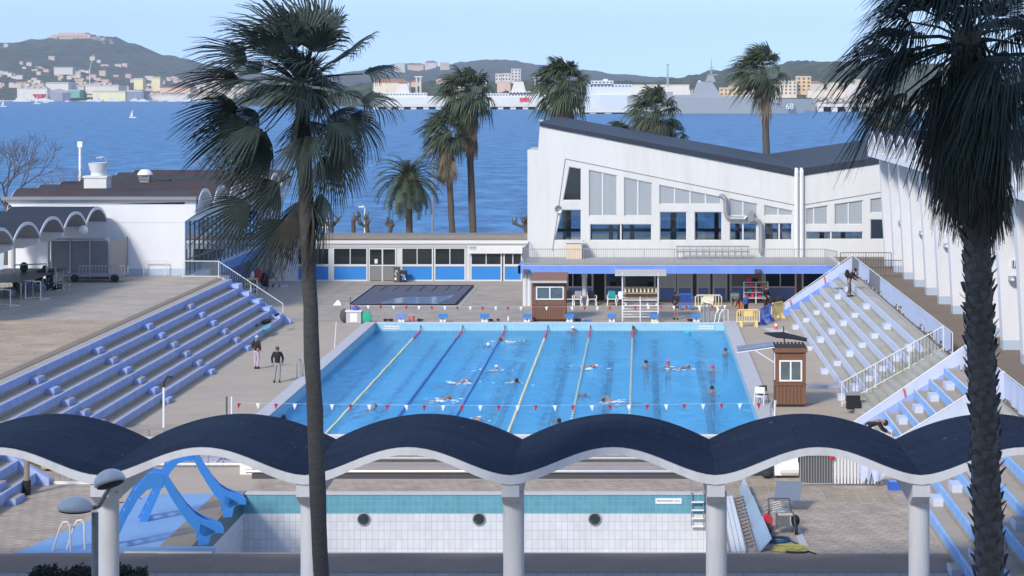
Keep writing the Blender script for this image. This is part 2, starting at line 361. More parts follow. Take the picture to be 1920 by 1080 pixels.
def interp(pts, x):
    if x <= pts[0][0]: return pts[0][1]
    for (a, c), (d, e) in zip(pts, pts[1:]):
        if x <= d:
            t = (x-a)/(d-a); t = t*t*(3-2*t)*.5 + t*.5; return c + (e-c)*t
    return pts[-1][1]
def hill(name, crest, Yc, Yf, zf, m, amp, nsc, pw=1.25, nx=260, ny=46, mid=None):
    """crest: (px,py) of the skyline at depth Yc; the front foot lies at depth Yf, height zf"""
    prof = [((px-VX)*Yc/F, 14-(py-VY)*Yc/F) for px, py in crest]
    x0, x1 = prof[0][0], prof[-1][0]
    def h(x, y):
        s = (y-Yf)/(Yc-Yf); xs = x*Yc/max(y, 1)    # the crest seen over this point
        hz = interp(prof, xs if False else x * (1 + .0*(s)))
        if s <= 1: f = max(s, 0)**pw
        else: f = 1-(s-1)*1.6
        n_ = noise.fractal(Vector((x*nsc, y*nsc, 3.1)), .8, 2.1, 5) * amp * min(1, .25+max(s,0)*1.2)
        n_ += noise.noise(Vector((x*nsc*9, y*nsc*5, 7.7)))*amp*.42*min(1, max(s,0)*3)
        return zf + (hz-zf)*f + n_*(1 if s < 1.02 else .5)
    b = MB(); i = b.mi(m)
    rows = ny+1+8
    for j in range(rows):
        s = j/ny if j <= ny else 1+(j-ny)*.06
        y = Yf+(Yc-Yf)*s
        for k in range(nx+1):
            x = x0+(x1-x0)*k/nx; b.v.append(Vector((x, y, h(x, y) if j else zf-6)))
    for j in range(rows-1):
        for k in range(nx):
            a = j*(nx+1)+k; b.f.append([a, a+1, a+nx+2, a+nx+1]); b.m.append(i)
    o = b.build(name, recalc=False, smooth=True); tag(o, kind='structure'); return h
mh_l = hill_mat('wooded_hill', (.010,.018,.009), (.155,.155,.095), (.36,.32,.27), .03, .36)
mh_c = hill_mat('far_wooded_hills', (.018,.026,.014), (.12,.125,.08), (.3,.27,.23), .02)
mh_r = hill_mat('near_wooded_hill', (.016,.028,.010), (.13,.14,.07), (.3,.28,.2), .05)
h_left = hill('fort_hill', [(-330,150),(-200,135),(-90,112),(0,98),(50,82),(100,73),(150,70),(200,70),(250,83),(300,101),(340,109),(400,122),(450,132),(520,141),(600,151),(700,160),(760,168),(1000,174)], 7400, 3720, -2.5, mh_l, 11, .006, 1.0)
h_cen = hill('distant_hills', [(560,168),(640,140),(700,131),(740,122),(790,119),(830,124),(870,116),(910,111),(960,114),(1000,120),(1060,127),(1100,132),(1150,138),(1220,144),(1300,148),(1380,150),(1500,160)], 9200, 5200, 0, mh_c, 9, .005, 1.1)
h_rgt = hill('pine_hill', [(1180,166),(1250,152),(1330,137),(1400,128),(1450,121),(1500,117),(1560,115),(1610,114),(1680,116),(1760,122),(1850,128),(1980,132),(2150,150)], 4300, 2500, -1, mh_r, 7, .014, .8)
# low wooded ground behind the naval quay
h_mid = hill('wooded_shore', [(600,166),(700,158),(760,156),(830,152),(900,150),(960,154),(1040,158),(1100,156),(1180,156),(1260,155),(1330,158),(1420,166)], 3300, 2500, -1.5, mh_r, 6, .02, .7, nx=200, ny=26)
b = MB(); b.poly([(-262,2130,-1.2),(560,2130,-1.2),(900,3400,-1.2),(-460,3400,-1.2)], mat('quay_ground', (.42,.38,.32), .9, .2, .02)); struct('dock_ground', b, recalc=False)
b = MB(); b.box(-2600, 3700, -6, -560, 4100, -2.4, MATS['quay_ground']); struct('far_shore_ground', b)
# ---------------------------------------------------------------- far shore: town, docks, ships
hc = [mat('house_cream', (.68,.59,.46), .9, .1, .05), mat('house_pink', (.66,.47,.38), .9, .1, .05), mat('house_white', (.66,.62,.57), .9, .06, .05), mat('house_ochre', (.66,.50,.32), .9, .1, .05)]
tilem = mat('clay_roof', (.36,.17,.11), .9, .2, .1)
flatm = mat('pale_flat_roof', (.55,.52,.48), .9, .1, .05)
winm = mat('far_window', (.10,.11,.13), .5, .1, .05)
def far_building(name, label, cat, x, y, z, w, d, h, wall, roof='hip', wins=0, group=None):
    r = thing(name, label, cat, (x, y, z), group)
    b = MB(); b.box(x-w/2, y-d/2, z-3, x+w/2, y+d/2, z+h, wall); b.build('wall', r)
    b = MB()
    if roof == 'hip':
        o = .4
        e = [(x-w/2-o,y-d/2-o,z+h),(x+w/2+o,y-d/2-o,z+h),(x+w/2+o,y+d/2+o,z+h),(x-w/2-o,y+d/2+o,z+h)]; rh = min(w,d)*.22
        p, q = (x-w*.28,y,z+h+rh), (x+w*.28,y,z+h+rh)
        for f in ((e[0],e[1],q,p),(e[1],e[2],q),(e[2],e[3],p,q),(e[3],e[0],p),(e[3],e[2],e[1],e[0])): b.poly(f, tilem)
    else:
        b.box(x-w/2-.3, y-d/2-.3, z+h, x+w/2+.3, y+d/2+.3, z+h+.9, flatm)
    b.build('roof', r)
    if wins:
        nc = max(2, int(w/4.0)); nr = max(1, int(h/3.4))
        for i in range(nc):
            for j in range(nr):
                cx = x-w/2+(i+.5)*w/nc; cz = z+(j+.55)*h/nr
                b = MB(); b.box(cx-w/nc*.24, y-d/2-.12, cz-h/nr*.27, cx+w/nc*.24, y-d/2-.02, cz+h/nr*.25, winm); b.build('window', r)
    return r
protos = []
for k in range(4):
    for rf in ('hip', 'flat'):
        protos.append((k, rf))
built = {}
names = {0: 'cream', 1: 'pink', 2: 'white', 3: 'ochre'}
def town(n, xr, yr, hf, where, grp, big=1.0, skip=None):
    k = 0; t = 0
    while k < n and t < n*30:
        t += 1
        y = rng.uniform(*yr); px = rng.uniform(*xr); x = (px-VX)*y/F; z = hf(x, y)
        if skip and skip(px, y, z): continue
        c = rng.choices((0,1,2,3), (4,3,4,2))[0]; rf = rng.choices(('hip','flat'), (3,2))[0]
        key = (c, rf, where)
        sc = rng.uniform(.8,1.5)*big
        if key not in built:
            hh = 8 if rf == 'hip' else 12
            lab = 'small %s house with %s roof %s' % (names[c], 'clay hip' if rf == 'hip' else 'flat', where)
            built[key] = far_building('house', lab, 'house', x, y, z, 15, 12, hh, hc[c], rf, 0, grp + ', %s, %s roof' % (names[c], rf))
            built[key].scale = (sc, sc, sc)
        else:
            o = clone(built[key], (x, y, z), rng.uniform(-.3,.3)); s2 = rng.uniform(.75,1.4)*big; o.scale = (s2*rng.uniform(.8,1.6), s2, s2*rng.uniform(.8,1.2))
        k += 1
clump = lambda px, y, z: noise.noise(Vector((px*.018, y*.0021, 1.7))) < -.08
town(200, (-20,460), (4300,5900), h_left, 'on the slope under the fort hill', 'houses under the fort hill', .64, clump)
town(120, (60,470), (3950,5000), h_left, 'in the harbour quarter behind the shipyard', 'houses of the harbour quarter', .85)
town(26, (0,330), (5300,6500), h_left, 'scattered high on the fort hill', 'houses high on the fort hill', .8)
town(14, (705,960), (2700,3200), h_mid, 'among the trees behind the naval quay', 'houses behind the naval quay', .8)
town(14, (1270,1640), (2520,2800), lambda x, y: h_rgt(x, y), 'below the pine hill', 'houses below the pine hill', .9)
town(6, (740,840), (7600,8600), h_cen, 'on the far hill ridge', 'houses on the far hills', 2.2)
# fort on the hill top
zf = h_left((140-VX)*7300/F, 7300)
x0 = (100-VX)*7300/F; x1 = (172-VX)*7300/F; zt = 14-(61-VY)*7300/F
fm = mat('fort_stone', (.62,.46,.35), .9, .1, .03)
fr = thing('fort', 'long pink stone fort crowning the wooded hill across the bay', 'fort', ((x0+x1)/2, 7300, zt-26))
b = MB(); b.box(x0, 7280, zt-34, x1, 7360, zt-6, fm); b.box(x0+18, 7290, zt-6, x1-18, 7350, zt, fm); b.build('rampart', fr)
b = MB()
for k in range(9): b.box(x0+8+k*13, 7279, zt-16, x0+11+k*13, 7279.9, zt-12, winm)
b.build('embrasures', fr)
b = MB(); b.box(x0-12, 7270, zt-38, x0+20, 7300, zt-14, fm); b.build('bastion', fr)
xm = (158-VX)*7300/F
b = MB(); b.tube([(xm, 7300, zt), (xm, 7300, zt+9)], .9, 6, hc[2]); b.build('mast', fr)
b = MB()
rk = random.Random(4)
for k in range(26):
    px = rk.uniform(176, 212); y = 7150+rk.uniform(0, 90); x = (px-VX)*y/F; z = 14-(rk.uniform(70, 84)-VY)*y/F
    b.ell((x, y, z), (rk.uniform(5,10), 8, rk.uniform(4,9)), mat('pale_cliff', (.42,.36,.29), .95, .25, .05) if 'pale_cliff' not in MATS else MATS['pale_cliff'], 7, 5)
tag(b.build('cliff'), kind='structure')
# shipyard: hulls and sheds along the far shore
S = 3690.0
def P(px, py, y=S): v = W(px, py, y); return v.x, v.z
def shed(name, label, cat, pxa, pxb, pt, pb, y, d, m, roofm=None, gable=False):
    xa, zt = P(pxa, pt, y); xb, zb = P(pxb, pb, y)
    r = thing(name, label, cat, ((xa+xb)/2, y+d/2, zb)); b = MB(); b.box(xa, y, zb-2, xb, y+d, zt, m); b.build('wall', r)
    b = MB()
    if gable:
        n = 5
        for k in range(n):
            u0, u1 = xa+(xb-xa)*k/n, xa+(xb-xa)*(k+1)/n; b.prism([(u0,y-1,zt),(u1,y-1,zt),((u0+u1)/2,y-1,zt+3.5)], (0,d+2,0), roofm or flatm)
    else: b.box(xa-1, y-1, zt, xb+1, y+d+1, zt+1.6, roofm or flatm)
    b.build('roof', r); return r
yel = mat('yellow_shed', (.80,.72,.42), .7, .03, .02); gry = mat('grey_shed', (.22,.26,.34), .7, .05, .02); grn = mat('green_shed', (.16,.40,.34), .7, .05, .02)
shed('warehouse', 'large pale yellow warehouse on the far waterfront', 'warehouse', 174, 235, 172, 189, S, 60, yel)
shed('warehouse', 'grey warehouse joined to the yellow one on the far waterfront', 'warehouse', 236, 267, 172, 188, S+2, 60, gry)
shed('warehouse', 'green fronted shed behind the grey hull', 'warehouse', 126, 149, 170, 181, S+60, 50, grn)
shed('warehouse', 'long white shipyard hall behind the red bow', 'warehouse', 32, 88, 166, 186, S+70, 60, hc[2], gable=True)
shed('warehouse', 'tall white shipyard hall behind the grey hull', 'warehouse', 88, 128, 156, 176, S+90, 60, hc[2])
shed('warehouse', 'white shed with a row of dark openings above the yellow warehouse', 'warehouse', 160, 222, 161, 174, S+90, 60, hc[2])
shed('warehouse', 'white hall beside the tall shipyard crane', 'warehouse', 128, 157, 162, 176, S+120, 60, hc[2])
shed('warehouse', 'low white shed farther along the far waterfront', 'warehouse', 268, 352, 178, 188, S+30, 50, hc[2])
shed('warehouse', 'long pink roofed hall behind the low white shed', 'warehouse', 300, 356, 164, 172, S+140, 60, hc[1], tilem)
shed('apartment_tower', 'square cream tower block nearer the left palm crown', 'tower block', 397, 419, 137, 160, 4300, 25, hc[0])
shed('apartment_tower', 'cream tower block half behind the palm crown', 'tower block', 432, 446, 137, 160, 4310, 25, hc[0])
shed('apartment_tower', 'yellow tower block standing among the harbour houses', 'tower block', 251, 268, 148, 166, 4000, 25, yel)
shed('apartment_tower', 'second yellow tower block among the harbour houses', 'tower block', 284, 300, 146, 168, 4020, 25, yel)
shed('apartment_tower', 'long white block high on the slope by the crane', 'tower block', 101, 136, 127, 138, 4700, 25, hc[2])
def hull(name, label, cat, pxa, pxb, ptop, ptopb, pb, y, beam, m, rake_a=.1, rake_b=.1, extras=None, strip=None):
    """ship hull between two screen-measured ends, with raked bow and stern and a tapering plan"""
    xa, zt = P(pxa, ptop, y); xb, zt2 = P(pxb, ptopb, y); _, zb = P(pxa, pb, y); zb = -4.6
    L_ = xb-xa; r = thing(name, label, cat, ((xa+xb)/2, y+beam/2, zb))
    b = MB(); st = 24; i = b.mi(m)
    for k in range(st+1):
        t = k/st; zz = zt+(zt2-zt)*t
        w = beam*.5*min(1, (.25+t*4) if t < .2 else 1, (.06+(1-t)*3.2) )
        xx = xa+L_*t; xl = xa+L_*rake_a+(L_*(1-rake_a-rake_b))*t
        c = y+beam/2
        for (px_, py_, pz_) in ((xx, c-w, zz), (xl, c-w*.85, zb), (xl, c+w*.85, zb), (xx, c+w, zz)): b.v.append(Vector((px_, py_, pz_)))
    for k in range(st):
        for q in range(4):
            a = k*4+q; e = k*4+(q+1)%4; b.f.append([a, e, e+4, a+4]); b.m.append(i)
    b.f.append([0,1,2,3]); b.m.append(i); b.f.append([st*4+q for q in (3,2,1,0)]); b.m.append(i)
    b.build('hull', r); return r, xa, xb, zt, zt2
navy = mat('naval_grey', (.31,.33,.35), .6, .05, .03, stain=.15, stcol=(.27,.28,.30), stscale=.05)
navyd = mat('naval_dark_grey', (.12,.13,.14), .6, .05, .03)
palehull = mat('pale_grey_hull', (.62,.64,.66), .6, .05, .03)
redh = mat('red_hull', (.62,.05,.07), .5, .05, .02); greyh = mat('mauve_grey_hull', (.33,.32,.38), .6, .05, .02)
hull('ship', 'red hulled ship lying bow on at the far shipyard', 'ship', 84, 58, 176.5, 176.5, 188, S-25, 16, redh, .02, .42)
r, xa, xb, zt, _ = hull('ship', 'mauve grey hull beside the red ship at the far shipyard', 'ship', 84, 130, 172, 174, 189, S-18, 22, greyh, .16, .06)
b = MB(); b.prism([(xa+5,S-12,zt),(xb-4,S-12,zt-1),(xb-14,S-12,zt+3),((xa+xb)/2,S-12,zt+5),(xa+12,S-12,zt+2.5)], (0,10,0), greyh); b.build('deckhouse', r)
rk = random.Random(31)
pb_ = None
for k in range(34):
    px = rk.uniform(-10, 470); y = rk.uniform(3560, 3690); g = G(px, VY+18*F/y, -4); s = rk.uniform(.8,1.9)
    if pb_ is None:
        b = MB(); b.prism([(g.x-5,g.y,g.z-.2),(g.x+4.5,g.y,g.z-.2),(g.x+6.5,g.y,g.z+1.6),(g.x-5.2,g.y,g.z+1.4)], (0,3,0), palehull); b.box(g.x-3,g.y+.5,g.z+1.4,g.x+2,g.y+2.5,g.z+3.2,hc[2]); b.tube([(g.x,g.y+1.5,g.z+3),(g.x,g.y+1.5,g.z+11)],.15,4,palehull)
        pb_ = tag(b.build('motorboat', origin=g), 'small pale boat moored along the far shipyard waterfront', 'boat', 'boats moored along the far waterfront'); pb_.scale = (s,s,s)
    else: o = pb_.copy(); COL.objects.link(o); o.location = g; o.scale = (s*rk.choice((-1,1)) if False else s, s, s*rk.uniform(.7,1.2))
# naval quay, long and white with dark fender bays
Q = 2112.0
def quay(name, label, pxa, pxb, pt, pb, y):
    xa, zt = P(pxa, pt, y); xb, _ = P(pxb, pb, y); r = thing(name, label, 'quay', ((xa+xb)/2, y, -4))
    b = MB(); b.box(xa, y, zt-2.4, xb, y+22, zt, hc[2]); b.build('deck', r)
    b = MB(); n = int((xb-xa)/12); m2 = hc[2]
    for k in range(n):
        u = xa+k*12; b.box(u, y+1, -5, u+5.2, y+20, zt-2.3, m2)
    b.build('piers', r)
    b = MB(); b.box(xa, y+10, -5, xb, y+20.5, zt-2.4, dark); b.build('back_wall', r)
quay('quay', 'long white naval quay with dark bays behind the palms', 700, 1165, 195.5, 204, Q)
quay('quay', 'white pier under the grey warships near the roof corner', 1076, 1175, 205, 213, 1700)
quay('quay', 'white rubble edged quay beyond the frigate bow', 1533, 1690, 195, 207, 1880)
rbm = mat('rock_armour', (.58,.52,.45), .95, .15, .1)
b = MB(); rk = random.Random(3)
for k in range(120):
    px = rk.uniform(1525, 1690); y = rk.uniform(1890, 1935); v = W(px, rk.uniform(182, 196), y); b.ell(v, (rk.uniform(1.5,3), 2, rk.uniform(1,2)), rbm, 6, 4)
tag(b.build('rubble_bank', recalc=False), 'pale rubble bank along the quay beyond the frigate bow', 'rocks', kind='stuff')
b = MB(); xa = W(1530, 190, 1900).x; b.box(xa, 1898, -5, xa+320, 2140, 3.0, MATS['quay_ground']); struct('naval_yard_ground', b)
def antenna(b, x, y, z0, h, r=.25): b.tube([(x,y,z0),(x,y,z0+h)], [r, r*.5], 5, navyd)
def naval(label, pxa, pxb, ptop, pbridge, y, funnel, decks, m):
    r, xa, xb, zt, _ = hull('ship', label, 'ship', pxa, pxb, ptop, ptop-1, 203, y, 16, m, .04, .05)
    b = MB()
    for (a, c, t0, t1) in decks:
        u0, z1 = P(a, t1, y+3); u1, z0 = P(c, t0, y+3); b.box(u0, y+3, z0-1, u1, y+13, z1, m)
    b.build('superstructure', r)
    b = MB()
    for (a, c, t0, t1) in decks:
        u0, z1 = P(a, t1, y+3); u1, _ = P(c, t0, y+3); n = max(3, int((u1-u0)/3))
        for k in range(n): b.box(u0+(k+.2)*(u1-u0)/n, y+2.8, z1-2.2, u0+(k+.7)*(u1-u0)/n, y+2.95, z1-1.0, winm)
    b.build('portholes', r)
    a, c, t0, t1 = funnel; u0, z1 = P(a, t1, y+6); u1, z0 = P(c, t0, y+6)
    b = MB(); b.prism([(u0,y+6,z0),(u1,y+6,z0),(u1-(u1-u0)*.18,y+6,z1),(u0+(u1-u0)*.22,y+6,z1)], (0,5,0), hc[2]); b.box(u0+(u1-u0)*.22, y+6.2, z1, u1-(u1-u0)*.2, y+10.8, z1+1, navyd); b.build('funnel', r)
    b = MB()
    for k in range(4): antenna(b, xa+(xb-xa)*(.2+.2*k), y+8, zt, 9)
    b.build('antennas', r); return r
naval('pale grey naval supply ship with a white funnel behind the quay', 690, 862, 183, 178, Q+60, (742,768,174,157), [(708,800,184,174),(800,850,184,180)], palehull)
naval('pale grey naval ship with a long row of dark windows and a white funnel', 905, 1108, 182, 178, Q+62, (958,986,173,153), [(908,1010,184,175),(955,1000,175,171),(1020,1100,184,178)], palehull)
r = naval('blocky grey warship behind the tall palm', 1095, 1240, 178, 170, Q-180, (1128,1142,157,148), [(1100,1185,180,158),(1108,1150,158,151)], palehull)
# frigate with number
Yf = 1719.0
fr, xa, xb, zt, zt2 = hull('frigate', 'grey frigate with number 68 on its bow moored before the quay', 'warship', 1176, 1531, 180, 186, 213, Yf, 17, navy, .0, .075)
b = MB()
def wp(px, py): v = W(px, py, Yf+2); return (v.x, Yf+2, v.z)
b.prism([wp(1190,194), wp(1462,194), wp(1452,182), wp(1366,179.5), wp(1352,179), wp(1335,153), wp(1308,153), wp(1299,178), wp(1262,178), wp(1262,172), wp(1200,172), wp(1190,182)], (0,13,0), navy)
b.build('superstructure', fr)
b = MB(); b.prism([wp(1322,154), wp(1342,154), wp(1337,140), wp(1328,140)], (0,5,0), navy); b.box(W(1326,140,Yf).x, Yf+2, W(0,141,Yf).z, W(1346,140,Yf).x, Yf+8, W(0,139,Yf).z, navy)
v = W(1334,108,Yf); b.tube([(v.x,Yf+4,W(0,140,Yf).z),(v.x,Yf+4,v.z)], [.7,.15], 6, navy)
for zz in (133,127): b.box(W(1328,0,Yf).x, Yf+3.6, W(0,zz,Yf).z, W(1341,0,Yf).x, Yf+4.2, W(0,zz-1,Yf).z, navy)
b.build('mast', fr)
b = MB(); v = W(1312,157,Yf); b.ell((v.x, Yf+5, v.z+1), (1.7,1.7,1.7), hc[2]); b.build('radome', fr)
b = MB(); b.box(W(1402,0,Yf).x, Yf+1.7, W(0,193,Yf).z, W(1421,0,Yf).x, Yf+1.95, W(0,184,Yf).z, navyd); b.build('boat_bay', fr)
b = MB(); v = W(1449,181,Yf); b.ell((v.x, Yf+8, v.z+.6), (2.4,2,1.6), navyd, 8, 6); b.tube([(v.x+1,Yf+8,v.z+1),(v.x+6,Yf+8,v.z+1.8)], .25, 6, navyd); b.build('gun', fr)
b = MB()
for px in (1296,1300): v = W(px,178,Yf); b.box(v.x-.4, Yf+4, v.z-1, v.x+.4, Yf+6, v.z+6, navyd)
b.build('exhausts', fr)
def text_obj(name, body, size, mat_, loc, rot, parent=None, align='CENTER', depth=.003, sx=1.0, spacing=1.0):
    cu = bpy.data.curves.new(name, 'FONT'); cu.body = body; cu.size = size; cu.align_x = align; cu.align_y = 'CENTER'; cu.extrude = depth; cu.space_character = spacing
    to = bpy.data.objects.new(name+'_tmp', cu); COL.objects.link(to)
    dg = bpy.context.evaluated_depsgraph_get(); me = bpy.data.meshes.new_from_object(to.evaluated_get(dg))
    bpy.data.objects.remove(to); me.name = name; me.materials.clear(); me.materials.append(mat_)
    M_ = Matrix.Translation(Vector(loc)) @ Matrix.Rotation(rot[2],4,'Z') @ Matrix.Rotation(rot[0],4,'X') @ Matrix.Diagonal((sx,1,1,1))
    off = ORG[parent] if parent else Vector((0,0,0))
    me.transform(Matrix.Translation(-off) @ M_)
    o = bpy.data.objects.new(name, me); COL.objects.link(o)
    if parent: o.parent = parent
    ORG[o] = off; return o
v = W(1481, 200, Yf)
text_obj('hull_number', '68', 6.6, whitepaint, (v.x, Yf+2.1, v.z), (R(80),0,R(13)), fr, depth=.3)
# other dock-side buildings and cranes
om = mat('orange_block', (.70,.47,.26), .8, .05, .03)
r = far_building('office_block', 'orange cream office block with rows of windows below the pine hill', 'office block', W(1506,0,2300).x, 2300, W(0,172,2300).z, 15, 18, 15.5, om, 'flat', 1)
r = far_building('office_block', 'cream office wing with window bands left of the orange block', 'office block', W(1473,0,2290).x, 2290, W(0,178,2290).z, 22, 16, 14, hc[0], 'flat', 1)
far_building('office_block', 'low pale orange building behind the frigate mast', 'office block', W(1372,0,2290).x, 2290, W(0,180,2290).z, 26, 16, 8, om, 'flat', 1)
far_building('office_block', 'cream building behind the bare trunked palm', 'office block', W(1400,0,2320).x, 2320, W(0,180,2320).z, 20, 16, 9.5, hc[0], 'flat', 1)
far_building('warehouse', 'long low cream store beyond the frigate bow', 'warehouse', W(1548,0,2250).x, 2250, W(0,178,2250).z, 38, 20, 4.5, hc[0], 'flat', 0)
far_building('warehouse', 'long white dock shed behind the second palm', 'warehouse', W(1230,0,2330).x, 2330, W(0,176,2330).z, 70, 30, 9, hc[2], 'flat', 0)
far_building('warehouse', 'pale dock building with a pink roof behind the supply ship', 'warehouse', W(735,0,2420).x, 2420, W(0,172,2420).z, 40, 20, 10, hc[0], 'hip', 0)
far_building('apartment_tower', 'tall white tower block on the wooded shore', 'tower block', W(968,0,3000).x, 3000, W(0,152,3000).z, 13, 14, 16, hc[2], 'flat', 1)
far_building('apartment_tower', 'mid height white block beside the tall tower block', 'tower block', W(950,0,3010).x, 3010, W(0,152,3010).z, 12, 14, 10, hc[2], 'flat', 1)
far_building('apartment_tower', 'small white block beside the mid height one on the wooded shore', 'tower block', W(935,0,3020).x, 3020, W(0,152,3020).z, 8, 14, 9.5, hc[2], 'flat', 1)
def crane(label, px, pt, pb, y, m, twin=False, jib=None):
    v = W(px, pb, y); zt = W(px, pt, y).z; r = thing('crane', label, 'crane', (v.x, y, v.z-2)); b = MB()
    for dx in ((0, 4) if twin else (0,)):
        for s in (-.7, .7): b.tube([(v.x+dx+s, y, v.z-2), (v.x+dx+s*.4, y, zt)], .45, 5, m)
        for k in range(8): zz = v.z+(zt-v.z)*k/8; b.tube([(v.x+dx-.7,y,zz),(v.x+dx+.7,y,zz+(zt-v.z)/8)], .3, 4, m)
    b.build('mast', r)
    b = MB()
    if jib: b.tube([(v.x,y,zt-2),(v.x+jib[0],y,zt+jib[1])], .5, 5, m)
    else: b.box(v.x-2, y-1, zt, v.x+(6 if twin else 2), y+1, zt+1.2, m)
    b.build('jib', r)
cm = mat('crane_paint', (.34,.42,.38), .6, .05); cw = hc[2]
crane('slim grey green crane mast on the dock behind the third palm', 1252, 122, 160, 2200, cm)
crane('pair of pale crane towers behind the supply ship', 781, 145, 178, 2230, cw, True)
crane('pair of pale crane towers behind the long windowed ship', 1003, 146, 176, 2240, cw, True)
crane('tall white shipyard crane in front of the fort hill', 168, 128, 166, 3900, cw, jib=(7, 26))
v = W(987, 191, Q+20)
r = thing('truck', 'red lorry parked on the naval quay', 'lorry', (v.x, Q+8, v.z)); b = MB(); b.box(v.x-6, Q+8, v.z, v.x+3.5, Q+11, v.z+4, redh); b.build('body', r)
b = MB(); b.box(v.x+3.7, Q+8, v.z, v.x+6, Q+11, v.z+3, hc[2]); b.build('cab', r)
b = MB()
for dx in (-4, 0, 5): b.tube([(v.x+dx,Q+7.8,v.z-.2),(v.x+dx,Q+8.1,v.z-.2)], .6, 8, navyd)
b.build('wheels', r)
for lab, px, py, s in (('small white sailboat alone in the middle of the bay', 248, 221, 1.0), ('tiny white sailboat at the edge of the bay by the far shore', 6, 200, 1.5), ('tiny white sailboat before the red hull', 69, 195, 2.0), ('tiny white sailboat before the mauve grey hull', 85, 193, 1.8)):
    g = G(px, py, -4); r = thing('sailboat', lab, 'sailboat', g); b = MB()
    b.prism([(g.x-2.2*s,g.y,g.z-.2),(g.x+2.0*s,g.y,g.z-.2),(g.x+2.7*s,g.y,g.z+.6*s),(g.x-2.3*s,g.y,g.z+.6*s)], (0,1.2*s,0), whitepaint); b.build('hull', r)
    b = MB(); b.prism([(g.x-.1,g.y+.5*s,g.z+1*s),(g.x+.1,g.y+.5*s,g.z+5.4*s),(g.x-1.7*s,g.y+.6*s,g.z+1*s)], (.02,.06,0), whitepaint); b.build('sail', r)
    b = MB(); b.tube([(g.x,g.y+.5*s,g.z+.5*s),(g.x+.1,g.y+.5*s,g.z+5.8*s)], .07*s, 5, whitepaint); b.build('mast', r)
# ---------------------------------------------------------------- apartment block the photo is taken from: unseen, sized so its shade lies over the near canopy
r = thing('apartment_block', 'tall cream apartment block behind the viewpoint whose shade falls on the near canopy', 'apartment block', (-25, -10, 0))
b = MB(); b.box(-58, -16, 0, 45, -1.5, 42.5, hc[0]); b.build('wall', r)
b = MB(); b.box(-58.3, -16.3, 42.5, 45.3, -1.2, 42.9, greywhite); b.build('roof', r)

# ---------------------------------------------------------------- racing basin
WZ = -.42
b = MB()
D_ = -2.1
b.box(PX0-.3, PY0, D_, PX0, PY1, -.012, tile_lt); b.box(PX1, PY0, D_, PX1+.3, PY1, -.012, tile_lt)
b.box(PX0-.3, PY1, D_, PX1+.3, PY1+.3, -.012, tile_lt); b.box(PX0-.3, PY0-.3, D_, PX1+.3, PY0, -.012, tile_lt)
poolfloor = mat('pool_floor', (.19,.66,1.0), .5, .06, .4, stain=.3, stcol=(.16,.60,.97), stscale=.15)
b.box(PX0-.3, PY0-.3, D_-.3, PX1+.3, PY1+.3, D_, poolfloor); struct('racing_basin', b)
lane_line = mat('lane_line_tile', (.012,.05,.13), .5, .15, 3); lane_line2 = mat('pale_lane_line_tile', (.05,.14,.40), .5, .15, 3)
ropes = [-13.17, -10.65, -8.11, -5.54, -2.98, -.44]; lanes = [-14.4, -11.9, -9.38, -6.82, -4.26, -1.70, .85, 3.4]
for k, x in enumerate(lanes):
    b = MB(); w = .14 if k < 3 else .18; m = lane_line2 if k < 3 else lane_line
    b.poly([(x-w,PY0+2,D_+.006),(x+w,PY0+2,D_+.006),(x+w,PY1-2,D_+.006),(x-w,PY1-2,D_+.006)], m)
    b.poly([(x-.5,PY1-2.0,D_+.006),(x+.5,PY1-2.0,D_+.006),(x+.5,PY1-1.7,D_+.006),(x-.5,PY1-1.7,D_+.006)], m); struct('lane_marking', b, recalc=False)
m = bpy.data.materials.new('pool_water'); m.use_nodes = True; t = m.node_tree; N = t.nodes; L = t.links; N.remove(N["Principled BSDF"])
geo = N.new('ShaderNodeNewGeometry')
mp = N.new('ShaderNodeVectorMath'); mp.operation = 'MULTIPLY'; mp.inputs[1].default_value = (.9,.55,1); L.new(geo.outputs['Position'], mp.inputs[0])
n1 = N.new('ShaderNodeTexNoise'); n1.inputs['Scale'].default_value = 1.7; n1.inputs['Detail'].default_value = 5; n1.inputs['Roughness'].default_value = .6; n1.inputs['Distortion'].default_value = .6; L.new(mp.outputs[0], n1.inputs['Vector'])
# rougher water where the swimmers are (right half)
sx = N.new('ShaderNodeSeparateXYZ'); L.new(geo.outputs['Position'], sx.inputs[0])
rr = N.new('ShaderNodeMapRange'); rr.inputs[1].default_value = -12; rr.inputs[2].default_value = -5; rr.inputs[3].default_value = .30; rr.inputs[4].default_value = .85; L.new(sx.outputs[0], rr.inputs[0])
bp = N.new('ShaderNodeBump'); bp.inputs['Distance'].default_value = .34; L.new(rr.outputs[0], bp.inputs['Strength']); L.new(n1.outputs['Fac'], bp.inputs['Height'])
rf = N.new('ShaderNodeBsdfRefraction'); rf.inputs['IOR'].default_value = 1.13; rf.inputs['Roughness'].default_value = .0; rf.inputs[0].default_value = (.80,.95,1,1); L.new(bp.outputs[0], rf.inputs['Normal'])
tr = N.new('ShaderNodeBsdfTransparent'); tr.inputs[0].default_value = (.80,.95,1,1)
m1 = N.new('ShaderNodeMixShader'); m1.inputs[0].default_value = .6; L.new(tr.outputs[0], m1.inputs[1]); L.new(rf.outputs[0], m1.inputs[2])
gl = N.new('ShaderNodeBsdfGlossy'); gl.inputs['Roughness'].default_value = .03; L.new(bp.outputs[0], gl.inputs['Normal'])
fr_ = N.new('ShaderNodeFresnel'); fr_.inputs[0].default_value = 1.33; L.new(bp.outputs[0], fr_.inputs['Normal'])
fm_ = N.new('ShaderNodeMath'); fm_.operation = 'MULTIPLY'; fm_.inputs[1].default_value = .36; L.new(fr_.outputs[0], fm_.inputs[0])
